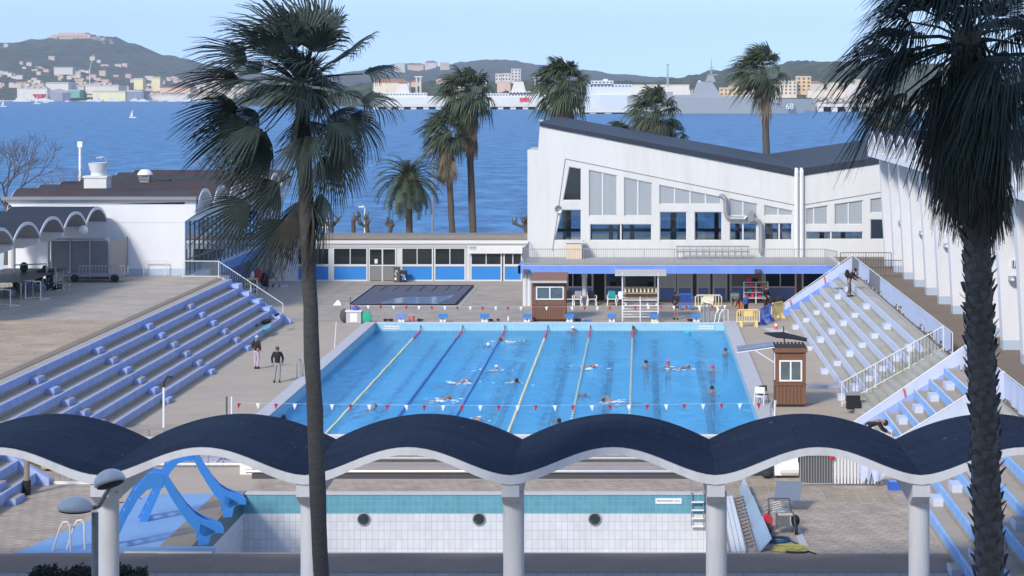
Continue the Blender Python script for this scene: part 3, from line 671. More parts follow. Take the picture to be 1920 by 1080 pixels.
df = N.new('ShaderNodeBsdfDiffuse'); dn = N.new('ShaderNodeMapRange'); dn.inputs[1].default_value = .36; dn.inputs[2].default_value = .62; L.new(n1.outputs['Fac'], dn.inputs[0]); dm = N.new('ShaderNodeMix'); dm.data_type = 'RGBA'; dm.inputs[6].default_value = (.02,.29,.84,1); dm.inputs[7].default_value = (.15,.66,1,1); L.new(dn.outputs[0], dm.inputs[0]); L.new(dm.outputs[2], df.inputs[0]); md = N.new('ShaderNodeMixShader'); md.inputs[0].default_value = .22; L.new(m1.outputs[0], md.inputs[1]); L.new(df.outputs[0], md.inputs[2])
m2 = N.new('ShaderNodeMixShader'); L.new(fm_.outputs[0], m2.inputs[0]); L.new(md.outputs[0], m2.inputs[1]); L.new(gl.outputs[0], m2.inputs[2])
L.new(m2.outputs[0], N['Material Output'].inputs[0])
b = MB(); b.poly([(PX0,PY0,WZ),(PX1,PY0,WZ),(PX1,PY1,WZ),(PX0,PY1,WZ)], m); struct('pool_water', b, recalc=False)
cop = mat('pool_coping', (.50,.49,.52), .7, .06, 1.5, .1, 20, stain=.3, stcol=(.42,.40,.42))
b = MB()
b.box(PX0-.62, PY0-.6, 0, PX0+.03, PY1+.05, .10, cop); b.box(PX1-.03, PY0-.6, 0, PX1+.75, PY1+.6, .10, cop)
b.box(PX0-.62, PY1+.05, 0, PX1-.03, PY1+.45, .06, mat('far_coping', (.56,.60,.62), .6, .06, 1.5)); b.box(PX0+.03, PY0-.6, 0, PX1-.03, PY0+.02, .06, cop)
struct('pool_coping', b)
b = MB(); b.box(PX0+.6, PY0+.1, 0, PX1, PY0+.11, .001, cop)
# lane ropes
ryel = mat('pale_yellow_float', (.80,.74,.42), .5, .05, 4); rblu = mat('blue_float', (.03,.13,.42), .5, .05, 4)
rwhi = mat('white_float', (.78,.80,.74), .5, .05, 4); rgrn = mat('dark_green_float', (.03,.16,.12), .5, .05, 4); rred = mat('red_float', (.58,.06,.14), .5, .05, 4)
lbl = ['pale yellow lane rope nearest the blue stands', 'plain blue lane rope beside the outer yellow rope', 'plain blue lane rope beside the middle yellow rope', 'pale yellow lane rope in the middle of the basin', 'green and white lane rope beside the middle yellow rope', 'green and white lane rope nearest the open swimming area']
for k, x in enumerate(ropes):
    r = thing('lane_rope', lbl[k], 'lane rope', (x, 107, WZ), 'floating lane ropes of the racing basin')
    mats_ = [ryel, rblu, rblu, ryel, None, None][k]
    def rope(y0, y1, ma, mb, pitch, rad):
        b = MB(); y = y0; q = 0
        while y < y1-.01:
            z = WZ+.03+.012*math.sin(y*1.3); ye = min(y+pitch, y1)
            b.tube([(x,y,z),(x,y+.03,z),(x,ye-.03,z),(x,ye,z)], [rad*.6,rad,rad,rad*.6], 7, ma if q%2==0 or mb is None else mb, False); y = ye; q += 1
        return b
    rope(PY0+4.5, PY1-4.6, mats_ or rwhi, None if mats_ else rgrn, .5 if mats_ else .36, .062).build('floats', r)
    rope(PY1-4.6, PY1-.5, rred, None, .4, .075).build('end_floats', r); rope(PY0+.4, PY0+4.5, rred if not mats_ else mats_, None, .4, .075).build('end_floats', r)
    b = MB(); b.tube([(x,PY1-.5,WZ+.05),(x,PY1-.02,-.1)], .03, 5, darkmetal); b.build('cable', r)
# starting blocks
nums = '12345678'
for k, x in enumerate(lanes):
    y = PY1+.62
    r = thing('starting_block', 'white starting block with blue top at the far pool end, number %s' % nums[k], 'starting block', (x, y, .004), 'starting blocks along the far pool end')
    b = MB(); b.box(x-.18, y-.12, 0, x+.18, y+.22, .32, whitepl); b.build('base', r)
    b = MB(); b.prism([(x-.27,y-.32,.33),(x-.27,y+.36,.43),(x-.27,y+.36,.49),(x-.27,y-.32,.39)], (.54,0,0), panel_blue if k else fascia_blue); b.build('platform', r)
    text_obj('number', nums[k], .26, black_cl, (x, y-.125, .17), (R(90),0,0), r, depth=.004)
# depth signs on the far wall, painted signs
def sign(label, x0, x1, z0, z1, y, body, size):
    r = thing('depth_sign', label, 'sign', ((x0+x1)/2, y, z0)); b = MB(); b.box(x0, y-.02, z0, x1, y, z1, whitepl); b.build('board', r)
    text_obj('lettering', body, size, navy_cl, ((x0+x1)/2, y-.023, (z0+z1)/2), (R(90),0,0), r, depth=.002)
yw = PY1-.001
sign('white depth sign on the far pool wall below the first starting block', W(719,0,yw).x, W(749,0,yw).x, -.31, -.13, yw, 'PROFONDEUR 2,00 m', .10)
sign('white depth sign on the far pool wall near the ladder corner', W(1309,0,yw).x, W(1338,0,yw).x, -.31, -.13, yw, 'PROFONDEUR 2,00 m', .10)

# ---------------------------------------------------------------- learners' basin
b = MB(); z0 = -2.9
for (a, c, zt, zb, m) in ((0,0,-.012,-.66,tile_teal), (0,0,-.66,z0,tile_white)):
    b.box(LX0-.25, LY1, zb, LX1+.25, LY1+.25, zt, m); b.box(LX0-.25, LY0, zb, LX0, LY1, zt, m); b.box(LX1, LY0, zb, LX1+.25, LY1, zt, m); b.box(LX0-.25, LY0-.25, zb, LX1+.25, LY0, zt, m)
b.box(LX0, LY0, z0-.2, LX1, LY1, z0+.01, tile_white); struct('learners_basin', b)
b = MB(); b.box(LX0-.95, LY0-.05, 0, LX0+.04, LY1+.4, .07, mat('brown_coping', (.27,.23,.19), .8, .15, 2)); b.box(LX0+.04, LY1-.03, 0, LX1+.4, LY1+.4, .05, mat('pale_edge_coping', (.52,.52,.52), .7, .08, 2)); b.box(LX1-.03, LY0, 0, LX1+.4, LY1-.03, .05, MATS['pale_edge_coping']); struct('basin_coping', b)
b = MB(); b.box(LX0-.15, LY0, -.66, LX0+.005, LY1, -.02, mat('dark_teal_trim', (.03,.10,.14), .4, .1, 2)); struct('basin_trim', b)
for px in (682, 898, 1115):
    v = W(px, 973, LY1)
    r = thing('pool_light', 'round dark underwater light port in the white basin wall, %s' % {682:'nearest the slides', 898:'middle of three', 1115:'nearest the metal ladder'}[px], 'pool light', (v.x, LY1, v.z), 'round light ports in the empty basin wall')
    b = MB(); b.lathe((v.x, LY1, v.z), [(.23,0),(.23,.05),(.19,.055)], 20, greymetal, (0,-1,0)); b.build('bezel', r)
    b = MB(); b.lathe((v.x, LY1-.045, v.z), [(.195,0),(.18,.03),(.10,.05),(.02,.056)], 20, mat('dark_lens', (.03,.045,.045), .15, .3, 8) if 'dark_lens' not in MATS else MATS['dark_lens'], (0,-1,0)); b.build('lens', r)
sign('white depth sign with dark lettering on the teal wall of the empty basin', W(1229,0,LY1).x, W(1278,0,LY1).x, W(0,944.5,LY1).z, W(0,934,LY1).z, LY1-.001, 'PROFONDEUR 1,10 m', .085)
# ladder in the learners' basin
r = thing('pool_ladder', 'metal ladder hanging in the empty basin beside a canopy column', 'ladder', (1.95, LY1-.2, -1.2)); b = MB()
for x in (1.78, 2.2): b.tube([(x,LY1+.4,.05),(x,LY1+.35,.75),(x,LY1+.05,.8),(x,LY1-.12,.6),(x,LY1-.12,-1.1)], .022, 7, greymetal)
b.build('rails', r)
for k in range(4): b = MB(); b.box(1.78, LY1-.2, -.25-.28*k, 2.2, LY1-.06, -.21-.28*k, whitepl); b.build('rung', r)

# ---------------------------------------------------------------- terraces and stands
TZ = 2.7
b = MB(); b.box(-60, 60, 0, -25.12, 134.0, TZ, greywhite); b.box(-60, 134.0, 0, -38.6, 175, TZ, greywhite); struct('west_terrace', b)
b = MB(); b.poly([(-60,108,TZ+.004),(-25.5,108,TZ+.004),(-25.5,133.98,TZ+.004),(-60,133.98,TZ+.004)], paving_ter); b.poly([(-60,60,TZ+.004),(-25.5,60,TZ+.004),(-25.5,108,TZ+.004),(-60,108,TZ+.004)], paving_brn)
b.poly([(-25.5,60,TZ+.006),(-25.1,60,TZ+.006),(-25.1,133.98,TZ+.006),(-25.5,133.98,TZ+.006)], mat('terrace_edge', (.24,.19,.14), .8, .2, 2)); struct('terrace_paving', b, recalc=False)
b = MB(); b.box(13.15, 50, 0, 60, 152, TZ-.004, greywhite); b.poly([(13.15,50,TZ),(60,50,TZ),(60,152,TZ),(13.15,152,TZ)], mat('brown_screed', (.21,.165,.125), .85, .12, .6, stain=.3, stcol=(.17,.135,.105))); struct('east_terrace', b, recalc=False)
RISE, RUN = .45, .617
def stand(name, label, side, xf, y0, y1, mrise, mtread, mlip, aisles, bm_block, group):
    """six concrete steps climbing away from the basin; side=-1 climbs to -X, +1 to +X"""
    r = thing(name, label, 'stand', (xf+side*1.85, (y0+y1)/2, 0), group)
    for k in range(6):
        xa = xf+side*RUN*k; z0 = RISE*k; b = MB()
        b.box(xa, y0, z0+.13, xa+side*.10, y1, z0+RISE, mrise); b.box(xa+side*.012, y0+.01, 0 if k == 0 else z0-.1, xa+side*.10, y1-.01, z0+.13, mtread)
        b.box(xa+side*.10, y0, z0+.1, xa+side*(RUN+ (0 if k < 5 else -.02)), y1, z0+RISE-.03, mtread)
        b.box(xa+side*.02, y0+.01, z0+RISE-.02, xa+side*.098, y1-.01, z0+RISE+.004, mlip)
        b.build('tier', r)
    for (ya, w) in aisles:
        for k in range(6):
            xa = xf+side*RUN*k; z0 = RISE*k; b = MB()
            j = rng.uniform(-.02,.02)
            b.box(xa-side*.34, ya-w/2+j, z0-.035 if k else 0, xa-side*.003, ya+w/2+j, z0+RISE*.48, bm_block if mrise is sky_riser else mrise)
            b.box(xa-side*.31, ya-w/2+j+.04, z0+RISE*.48, xa-side*.01, ya+w/2+j-.04, z0+RISE*.48+.006, mtread if rng.random() < .5 else bm_block)
            b.build('step_block', r)
    return r
stand('stand', 'long blue painted concrete stand of six steps beside the racing basin', -1, -21.4, 80.5, 131.4, blue_riser, tread, blue_pale, [(118.2,.95),(108.2,.95),(98.3,.95),(88.4,.95)], blue_pale, 'stands around the basins')
stand('stand', 'short blue concrete stand with a steel post near the slides', -1, -21.4, 56, 77.6, blue_riser, tread, blue_pale, [(74.4,1.1),(64,1.1)], blue_pale, 'stands around the basins')
stand('stand', 'freshly washed white stand with a man working on it', 1, 9.3, 96.6, 136.2, white_riser, tread2, white_riser, [(128.8,.9),(118.5,.9),(108.5,.9),(99.4,.9)], white_riser, 'stands around the basins')
stand('stand', 'narrow pale blue stand between two sheeted stair railings', 1, 9.3, 80.3, 89.3, sky_riser, tread, white_riser, [(86.6,.95)], white_riser, 'stands around the basins')
stand('stand', 'half washed sky blue stand behind the thick palm trunk', 1, 9.3, 52, 76.6, sky_riser, tread, sky_riser, [(72,.95),(63.5,.95)], white_riser, 'stands around the basins')
# sloped cheek walls at stand ends and stairs
def cheek(name, label, side, xf, y0, y1, m, extra=.12, steps=None):
    b = MB(); x1 = xf+side*3.7
    b.prism([(xf-side*.45,y0,0),(xf-side*.45,y0,.25),(x1,y0,TZ+extra),(x1,y0,0)], (0,y1-y0,0), m)
    return tag(b.build(name), label, 'cheek wall', 'sloping cheek walls at the stand ends')
cheek('cheek_wall', 'sloping pale blue cheek wall with bright edge at the far end of the long blue stand', -1, -21.4, 131.42, 131.75, blue_pale)
cheek('cheek_wall', 'sloping blue cheek wall beside the steel post stand', -1, -21.4, 77.62, 77.95, blue_pale)
cheek('cheek_wall', 'sloping blue cheek wall at the far end of the washed white stand', 1, 9.3, 136.22, 136.6, fascia_blue)
cheek('cheek_wall', 'sloping blue cheek wall under the strapped sheeting rail', 1, 9.3, 89.32, 89.7, blue_riser)
cheek('cheek_wall', 'sloping cheek wall under the sheeting below the narrow stand', 1, 9.3, 79.85, 80.28, white_riser)
# small corner steps at the far end of the blue stand
b = MB()
for k in range(6):
    xa = -21.4-RUN*k; b.box(xa, 130.2, RISE*k+.45, xa-RUN, 131.40, RISE*k+.66, blue_pale) if k < 5 else None
tag(b.build('stair_flight'), 'pale blue half steps up the far end of the long blue stand', 'steps')
# boundary stair between the two sheeted rails (concrete flight)
b = MB()
for k in range(12):
    xa = 9.3+.31*k; b.box(xa, 89.72, 0, xa+.31+(.0 if k < 11 else .0), 96.58, .225*(k+1), tread2)
tag(b.build('stair_flight'), 'concrete stair flight between the barred rail and the strapped sheeting rail', 'steps')
b = MB()
for k in range(12):
    xa = 9.3+.31*k; b.box(xa, 76.62, 0, xa+.31, 79.83, .225*(k+1), tread2)
tag(b.build('stair_flight'), 'concrete stair flight behind the tarped gate near the column', 'steps')

# ---------------------------------------------------------------- railings
def railing(label, pts, h=1.0, bar=.13, mr=railgrey, mb=railgrey, post=2.0, group=None, r=.025, low=.10):
    P_ = [Vector(p) for p in pts]
    root = thing('railing', label, 'railing', P_[0], group)
    top = MB(); bot = MB(); bars = MB(); up = Vector((0,0,1)); posts = []
    for a, c in zip(P_, P_[1:]):
        d = c-a; n = max(1, round(d.length/bar))
        for k in range(n):
            p = a+d*(k/n); bars.tube([p+up*low, p+up*h], r*.42, 4, mb, False)
        np_ = max(1, round(d.length/post))
        for k in range(np_+1): posts.append(a+d*(k/np_))
    top.tube([p+up*h for p in P_], r, 6, mr); bot.tube([p+up*low for p in P_], r*.8, 6, mr)
    top.build('top_rail', root); bot.build('bottom_rail', root); bars.build('balusters', root)
    seen = []
    for p in posts:
        if any((p-q).length < .2 for q in seen): continue
        seen.append(p); b = MB(); b.tube([p, p+up*h], r*1.1, 6, mr); b.build('post', root)
    return root
XT = -25.2
railing('white topped grey railing from the white building down beside the blue stand', [(-27.6,132.2,TZ),(-25.4,132.0,TZ),(-21.5,131.9,.15)], 1.02, .17, whitepaint, railgrey)
railing('grey railing along the edge of the hall terrace', [(-7.55,150,TZ-.03),(-7.55,142.15,TZ-.03),(12.0,142.15,TZ-.03),(12.6,140.2,TZ-.03)], 1.05, .14, railgrey, railgrey)
railing('dark railing in front of the first white piers', [(12.7,138.6,TZ),(15.9,138.6,TZ)], 1.05, .16, darkmetal, darkmetal)
railing('dark railing across the terrace beside the white piers', [(13.4,133.2,TZ),(15.9,132.2,TZ)], 1.05, .16, darkmetal, darkmetal)
railing('dark barred stair railing across the bottom of the washed white stand', [(8.9,96.5,.1),(13.2,95.3,TZ)], 1.05, .17, whitepaint, darkmetal)
# ---------------------------------------------------------------- vaulted roof helper
def vault_z(t, rise, p=.86): return rise*(.5-.5*math.cos(2*math.pi*t))**p
def arch_z(t, rise): return rise*(1-abs(2*t-1)**2.3)
def vaults(u0, n, mod, zv, rise, seg=18, fn=None):
    fn = fn or vault_z
    """profile (u, z) over n barrel vaults"""
    return [(u0+mod*(k+q/seg), zv+fn(q/seg, rise)) for k in range(n) for q in range(seg)]+[(u0+mod*n, zv)]
def vault_roof(root, prof, along, w0, w1, th_c, th_v, mtop, mrim, rise, zv, lip=.0, prof_b=None):
    """along='x': profile runs in X and the roof spans Y w0..w1; along='y': the other way round"""
    V = (lambda u, w, z: (u, w, z)) if along == 'x' else (lambda u, w, z: (w, u, z))
    th = lambda z: th_v+(th_c-th_v)*((z-zv)/rise)
    top = MB(); ins = .05; pb = prof_b or prof
    for (a, za), (c, zc), (_, zd), (_, ze) in zip(prof, prof[1:], pb, pb[1:]): top.poly([V(a,w0+ins,za+.012),V(c,w0+ins,zc+.012),V(c,w1-ins,ze+.012),V(a,w1-ins,zd+.012)], mtop)
    top.build('roofing', root, smooth=True)
    b = MB()
    for (a, za), (c, zc), (_, zd), (_, ze) in zip(prof, prof[1:], pb, pb[1:]):
        ta, tc, td, te = th(za), th(zc), th(zd), th(ze)
        for f in ([V(a,w0,za),V(c,w0,zc),V(c,w1,ze),V(a,w1,zd)], [V(a,w0,za-ta),V(c,w0,zc-tc),V(c,w1,ze-te),V(a,w1,zd-td)], [V(a,w0,za),V(c,w0,zc),V(c,w0,zc-tc),V(a,w0,za-ta)], [V(a,w1,zd),V(c,w1,ze),V(c,w1,ze-te),V(a,w1,zd-td)]): b.poly(f, mrim)
    for (a, za) in (prof[0], prof[-1]): b.poly([V(a,w0,za),V(a,w1,za),V(a,w1,za-th(za)),V(a,w0,za-th(za))], mrim)
    b.build('shell', root)

# ---------------------------------------------------------------- near canopy
YF, YB = 54.5, 60.2; MODX = 5.12; cx0 = -13.47-MODX*2
cols = [cx0+MODX*k for k in range(0, 8)]
rt = thing('canopy', 'long canopy of shallow dark vaults with a pale rim on columns before the pools', 'canopy', (-3.2, YF, 0))
prof = vaults(cols[0], 7, MODX, 4.42, .70, 22)
cmat = mat('canopy_concrete', (.62,.63,.66), .7, .05, 1.2, .1, 15, stain=.5, stcol=(.44,.44,.44), stscale=.8, stretch=(2,2,.4))
vault_roof(rt, prof, 'x', YF, YB, .18, .23, bitumen, cmat, .70, 4.42, prof_b=vaults(cols[0], 7, MODX, 4.42, .70, 22, lambda t, r_: r_*(1-abs(2*t-1)**1.95)))
for x in cols: b = MB(); b.box(x-.55, YB-.02, 4.40, x+.55, YB+.16, 4.47, cmat); b.build('gutter_lip', rt)
for x in cols:
    b = MB(); b.prism([(x-.22,YF+.04,4.19),(x-.22,YB-.05,4.19),(x-.22,YB-.5,3.72),(x-.22,YF+.62,3.6),(x-.22,YF+.05,3.88)], (.44,0,0), cmat)
    b.lathe((x+.04, YF+.84, 0), [(.265,-.5),(.265,3.86)], 24, cmat); b.build('column', rt, smooth=False)
# ---------------------------------------------------------------- terrace canopy on the west side
XE, XW = -32.6, -37.7
rt = thing('canopy', 'grey roofed canopy of five small vaults on the brown terrace', 'canopy', (-35, 119, TZ))
prof = vaults(104.0, 6, 5.0, 6.22, .80, 16, arch_z)
vault_roof(rt, prof, 'y', XE, XW, .16, .22, bitumen2, cmat, .78, 6.25) if False else None
def vault_roof_y(root):
    th = lambda z: .22-.05*((z-6.25)/.78)
    top = MB(); b = MB(); x0, x1 = XW, XE
    for (a, za), (c, zc) in zip(prof, prof[1:]):
        top.poly([(x0+.05,a,za+.012),(x1-.05,a,za+.012),(x1-.05,c,zc+.012),(x0+.05,c,zc+.012)], bitumen2)
        ta, tc = th(za), th(zc)
        for f in ([(x0,a,za),(x1,a,za),(x1,c,zc),(x0,c,zc)], [(x1,a,za),(x1,c,zc),(x1,c,zc-tc),(x1,a,za-ta)], [(x0,a,za),(x0,c,zc),(x0,c,zc-tc),(x0,a,za-ta)]): b.poly(f, cmat)
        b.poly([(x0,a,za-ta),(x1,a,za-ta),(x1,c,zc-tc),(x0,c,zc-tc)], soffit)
    top.build('roofing', root, smooth=True); b.build('shell', root)
vault_roof_y(rt)
for k in range(7):
    y = 104+5*k
    if k == 6: continue
    b = MB(); b.prism([(XW+.3,y-.2,5.95),(XE-.05,y-.2,5.95),(XE-.05,y-.2,5.75),(XE-.9,y-.2,5.45),(XW+.3,y-.2,5.45)], (0,.4,0), dark if False else greywhite); b.lathe((XW+.7, y, TZ), [(.22,0),(.22,2.8)], 14, greywhite); b.build('column', rt)

# ---------------------------------------------------------------- white building behind the blue stand (vaulted restaurant)
rt = thing('vaulted_building', 'white building with red brown vaulted roof and glass side behind the blue stand', 'building', (-33, 150, 0))
BX0, BX1, BY0, BY1 = -38.4, -27.85, 134.0, 171.0
b = MB(); b.box(BX0, BY0, 0, BX1, BY0+.3, 7.05, whitewall2); b.box(BX0, BY0+.3, 0, BX0+.3, BY1, 6.1, whitewall2); b.box(BX0, BY1-.3, 0, BX1, BY1, 6.1, whitewall2)
b.prism([(BX0-.0,BY0-.02,6.9),(BX1+.6,BY0-.02,7.2),(BX1+.6,BY0-.02,7.32),(BX0-.5,BY0-.02,7.32)], (0,.3,0), whitewall2)
b.build('wall', rt)
b = MB(); b.box(-26.9-.95, BY0-.03, TZ, BX0, BY0-.005, TZ+.42, mat('pale_blue_plinth', (.42,.50,.62), .7, .08, 1)); b.build('plinth', rt)
b = MB(); b.box(BX0, BY0-.012, 5.92, BX1, BY0-.003, 5.97, greywhite); b.build('string_course', rt)
b = MB(); b.box(BX0-.6, BY0-.35, 7.32, BX1+.75, BY0+.5, 7.5, mat('gutter_grey', (.22,.225,.24), .6, .1, 1)); b.build('gutter', rt)
prof2 = [(u, z) for u, z in vaults(BY0+.2, 7, 5.25, 6.75, 1.15, 16, arch_z)]
top = MB(); sh = MB(); x0, x1 = BX0-.4, BX1+.7
for (a, za), (c, zc) in zip(prof2, prof2[1:]):
    top.poly([(x0+.04,a,za+.012),(x1-.04,a,za+.012),(x1-.04,c,zc+.012),(x0+.04,c,zc+.012)], redroof)
    for f in ([(x0,a,za),(x1,a,za),(x1,c,zc),(x0,c,zc)], [(x0,a,za-.2),(x1,a,za-.2),(x1,c,zc-.2),(x0,c,zc-.2)], [(x1,a,za),(x1,c,zc),(x1,c,zc-.2),(x1,a,za-.2)], [(x0,a,za),(x0,c,zc),(x0,c,zc-.2),(x0,a,za-.2)]): sh.poly(f, whitewall2)
top.build('roofing', rt, smooth=True); sh.build('roof_shell', rt)
b = MB()
for (a, za), (c, zc) in zip(prof2, prof2[1:]): b.poly([(BX1+.15,a,6.2),(BX1+.15,c,6.2),(BX1+.15,c,zc-.2),(BX1+.15,a,za-.2)], greywhite)
b.box(BX1-.2, BY0+.3, 6.02, BX1+.5, BY1, 6.22, whitewall2); b.build('tympanum', rt)
b = MB(); b.prism([(BX1,BY0-.01,6.0),(BX1+.66,BY0-.01,6.45),(BX1+.66,BY0-.01,7.3),(BX1,BY0-.01,7.3)], (0,.28,0), whitewall2); b.build('eave_bracket', rt)
# glass side
ny = 26
fm2 = mat('facade_frame', (.16,.18,.20), .5, .1, 2)
for k in range(ny):
    y0 = BY0+.35+(BY1-BY0-.7)*k/ny; y1 = BY0+.35+(BY1-BY0-.7)*(k+1)/ny
    f = MB(); f.box(BX1-.1, y0-.03, TZ-.1, BX1+.02, y0+.03, 6.02, fm2); f.box(BX1-.08, y0+.03, 3.55, BX1, y1-.03, 3.63, fm2); w_ = f.build('window', rt)
    p = MB(); p.box(BX1-.05, y0+.03, TZ-.1, BX1-.03, y1-.03, 3.55, facade_mirror); p.box(BX1-.05, y0+.03, 3.63, BX1-.03, y1-.03, 6.0, facade_mirror); p.build('pane', w_)
b = MB(); b.box(BX1-1.6, BY0+.4, TZ-.5, BX1+.5, BY1-4, TZ-.02, greywhite); b.build('floor_slab', rt)
b = MB(); b.box(BX1+.505, BY0+9, TZ-.56, BX1+.58, BY1-8.5, TZ+.02, panel_blue); b.build('blue_fascia', rt)
b = MB(); b.box(BX1-1.4, BY0+.5, 0, BX1-1.2, BY1-4, 2.2, lowblue); b.build('lower_wall', rt)
# roof things
v = W(181, 366, 137)
r = thing('chimney', 'square white chimney with a grey bucket cowl on the vaulted roof', 'chimney', (v.x, 137.4, 7.4)); x = v.x
b = MB(); b.box(x-.72, 136.7, 6.9, x+.68, 138.0, 8.55, white); b.box(x-.78, 136.64, 8.55, x+.74, 138.06, 8.68, white); b.build('stack', r)
b = MB(); b.lathe((x, 137.35, 8.68), [(.45,0),(.42,.15),(.5,.35),(.6,.75),(.62,.8),(.56,.8),(.3,.5)], 20, greywhite); b.build('cowl', r, smooth=False)
v = W(272, 346, 147)
r = thing('roof_vent', 'white mushroom topped vent on the vaulted roof', 'roof vent', (v.x, 147, 7.2)); x = v.x
b = MB(); b.box(x-.3, 146.7, 7.0, x+.3, 147.3, 8.3, mat('rusty_vent', (.38,.29,.22), .7, .2, 3)); b.box(x-.36,146.64,8.0,x+.36,147.36,8.35,fm2); b.build('duct', r)
b = MB(); b.lathe((x, 147, 8.35), [(.52,0),(.5,.1),(.36,.28),(.25,.36),(.02,.38)], 18, whitepaint); b.build('cap', r)
v = W(305, 340, 150)
r = thing('roof_hatch', 'small open roof hatch beside the mushroom vent', 'roof hatch', (v.x, 150, 7.2)); b = MB(); b.box(v.x-.5,149.6,7.2,v.x+.5,150.4,7.9,bitumen2); b.build('lid', r)
b = MB(); b.box(v.x-.55,149.5,7.2,v.x+.5,149.58,7.35,whitepaint); b.build('curb', r)

# ---------------------------------------------------------------- low pavilion with blue panels at the far side
YL = 161.0
rt = thing('low_pavilion', 'long low white pavilion with windows above bright blue panels', 'building', (-17, 163, 0))
xl, xr = -28.0, -7.9
b = MB(); b.box(xl, YL+.2, 0, xr, YL+2.6, 3.0, greyint); b.box(xl, YL+.06, 0, W(557,0,YL).x, YL+.2, 2.75, whitewall2); b.build('wall', rt)
b = MB(); b.box(xl, YL-.25, 3.12, xr+.1, YL+2.7, 3.38, mat('concrete_roof_edge', (.25,.225,.20), .8, .18, .8)); b.build('roof', rt)
b = MB(); b.box(xl, YL-.1, 2.76, xr, YL+.3, 3.12, whitepaint); b.box(xl, YL-.02, 2.44, xr, YL+.3, 2.76, mat('mid_grey_trim', (.45,.45,.46), .6, .05, 1)); b.build('fascia', rt)  # plain grey band between the white fascia and the window heads
bays = [(558,617,1),(625,688,1),(753,811,1),(815,872,1),(883,940,1),(945,978,1)]
def X_(px, Y): return (px-VX)*Y/F
fw = mat('aluminium_white', (.66,.67,.68), .4, .04, 2, metal=.1)
for (pa, pb, n) in bays:
    x0, x1 = X_(pa,YL), X_(pb,YL); top_z = 2.38 if pa < 880 else 2.0
    f = MB()
    f.box(x0-.05,YL,0,x0+.05,YL+.12,2.44,fw); f.box(x1-.05,YL,0,x1+.05,YL+.12,2.44,fw); f.box(x0+.05,YL,top_z,x1-.05,YL+.12,2.44,fw); f.box(x0+.05,YL,1.08,x1-.05,YL+.12,1.24,fw); f.box(x0+.05,YL,0,x1-.05,YL+.12,.10,fw)
    xm = (x0+x1)/2; f.box(xm-.03,YL+.01,1.24,xm+.03,YL+.11,top_z,fw); w_ = f.build('window', rt)
    for (a, c) in ((x0+.05,xm-.03),(xm+.03,x1-.05)): p = MB(); p.box(a,YL+.05,1.24,c,YL+.07,top_z,darkglass); p.build('pane', w_)
    p = MB(); p.box(x0+.05,YL+.04,.10,x1-.05,YL+.09,1.08,panel_blue); p.build('blue_panel', rt)
x0, x1 = X_(692,YL), X_(742,YL)
f = MB()
for xx in (x0,(x0+x1)/2,x1): f.box(xx-.05,YL-.01,0,xx+.05,YL+.12,2.44,fw)
f.box(x0,YL-.005,1.1,x1,YL+.11,1.2,fw); f.box(x0,YL-.005,2.34,x1,YL+.11,2.44,fw); w_ = f.build('door', rt)
for (a, c) in ((x0+.05,(x0+x1)/2-.05),((x0+x1)/2+.05,x1-.05)):
    p = MB(); p.box(a,YL+.04,1.2,c,YL+.06,2.34,darkglass); p.build('pane', w_)
    p = MB(); p.box(a,YL+.04,.04,c,YL+.06,1.1,mat('grey_door_panel',(.20,.21,.21),.5,.05,1) if 'grey_door_panel' not in MATS else MATS['grey_door_panel']); p.build('kick_panel', w_)
p = MB(); xx = X_(705,YL); p.box(xx-.11,YL+.02,1.3,xx+.11,YL+.035,1.62,whitepaint); p.build('notice', w_)
for (pa, pb) in ((744,752),(618,624),(874,881)):
    b = MB(); b.box(X_(pa,YL),YL+.01,0,X_(pb,YL),YL+.15,2.44,greywhite); b.build('pier', rt)
# blank banner with small grey panels
r = thing('banner', 'long white banner with faint grey print over the last two blue bays', 'banner', (X_(930,YL-.3), YL-.3, 2.05)); x0, x1 = X_(878,YL), X_(980,YL)
b = MB(); b.box(x0,YL-.32,2.06,x1,YL-.28,2.62,whitepaint); b.build('board', r)
b = MB(); gp = mat('faint_print', (.66,.67,.70), .6, .03, 3); gp2 = mat('grey_print', (.36,.36,.40), .6, .1, 9)
b.box(x0+.1,YL-.33,2.4,x0+.62,YL-.322,2.58,gp2); b.box(x0+.1,YL-.33,2.3,x0+.62,YL-.322,2.34,gp2)
for k in range(5): b.box(x0+.85+.62*k,YL-.33,2.2+.05*(k%2),x0+1.3+.62*k,YL-.322,2.5,gp)
b.build('print', r)
# bins beside the door
for (px, lab, cols_) in ((744.5,'tall vending cabinet with coloured stickers by the pavilion door',(whitepl,redm)),(757,'dark blue recycling bin with stickers by the pavilion door',(lowblue,black_cl))):
    v = X_(px,YL-.7); hgt = 1.05 if px < 750 else .82
    r = thing('bin', lab, 'bin', (v, YL-.7, 0)); b = MB(); b.box(v-.22,YL-1,0,v+.22,YL-.5,hgt,darkmetal if px<750 else navy_cl); b.box(v-.25,YL-1.03,hgt,v+.25,YL-.47,hgt+.06,darkmetal); b.build('body', r)
    b = MB(); rk = random.Random(int(px))
    for k in range(9):
        a = rk.uniform(-.2,.12); z = rk.uniform(.08,hgt-.2); b.box(v+a,YL-1.012-.001*k,z,v+a+rk.uniform(.06,.14),YL-1.002,z+rk.uniform(.08,.2),rk.choice([whitepl,redm,panel_blue,greymetal]))
    b.build('stickers', r)

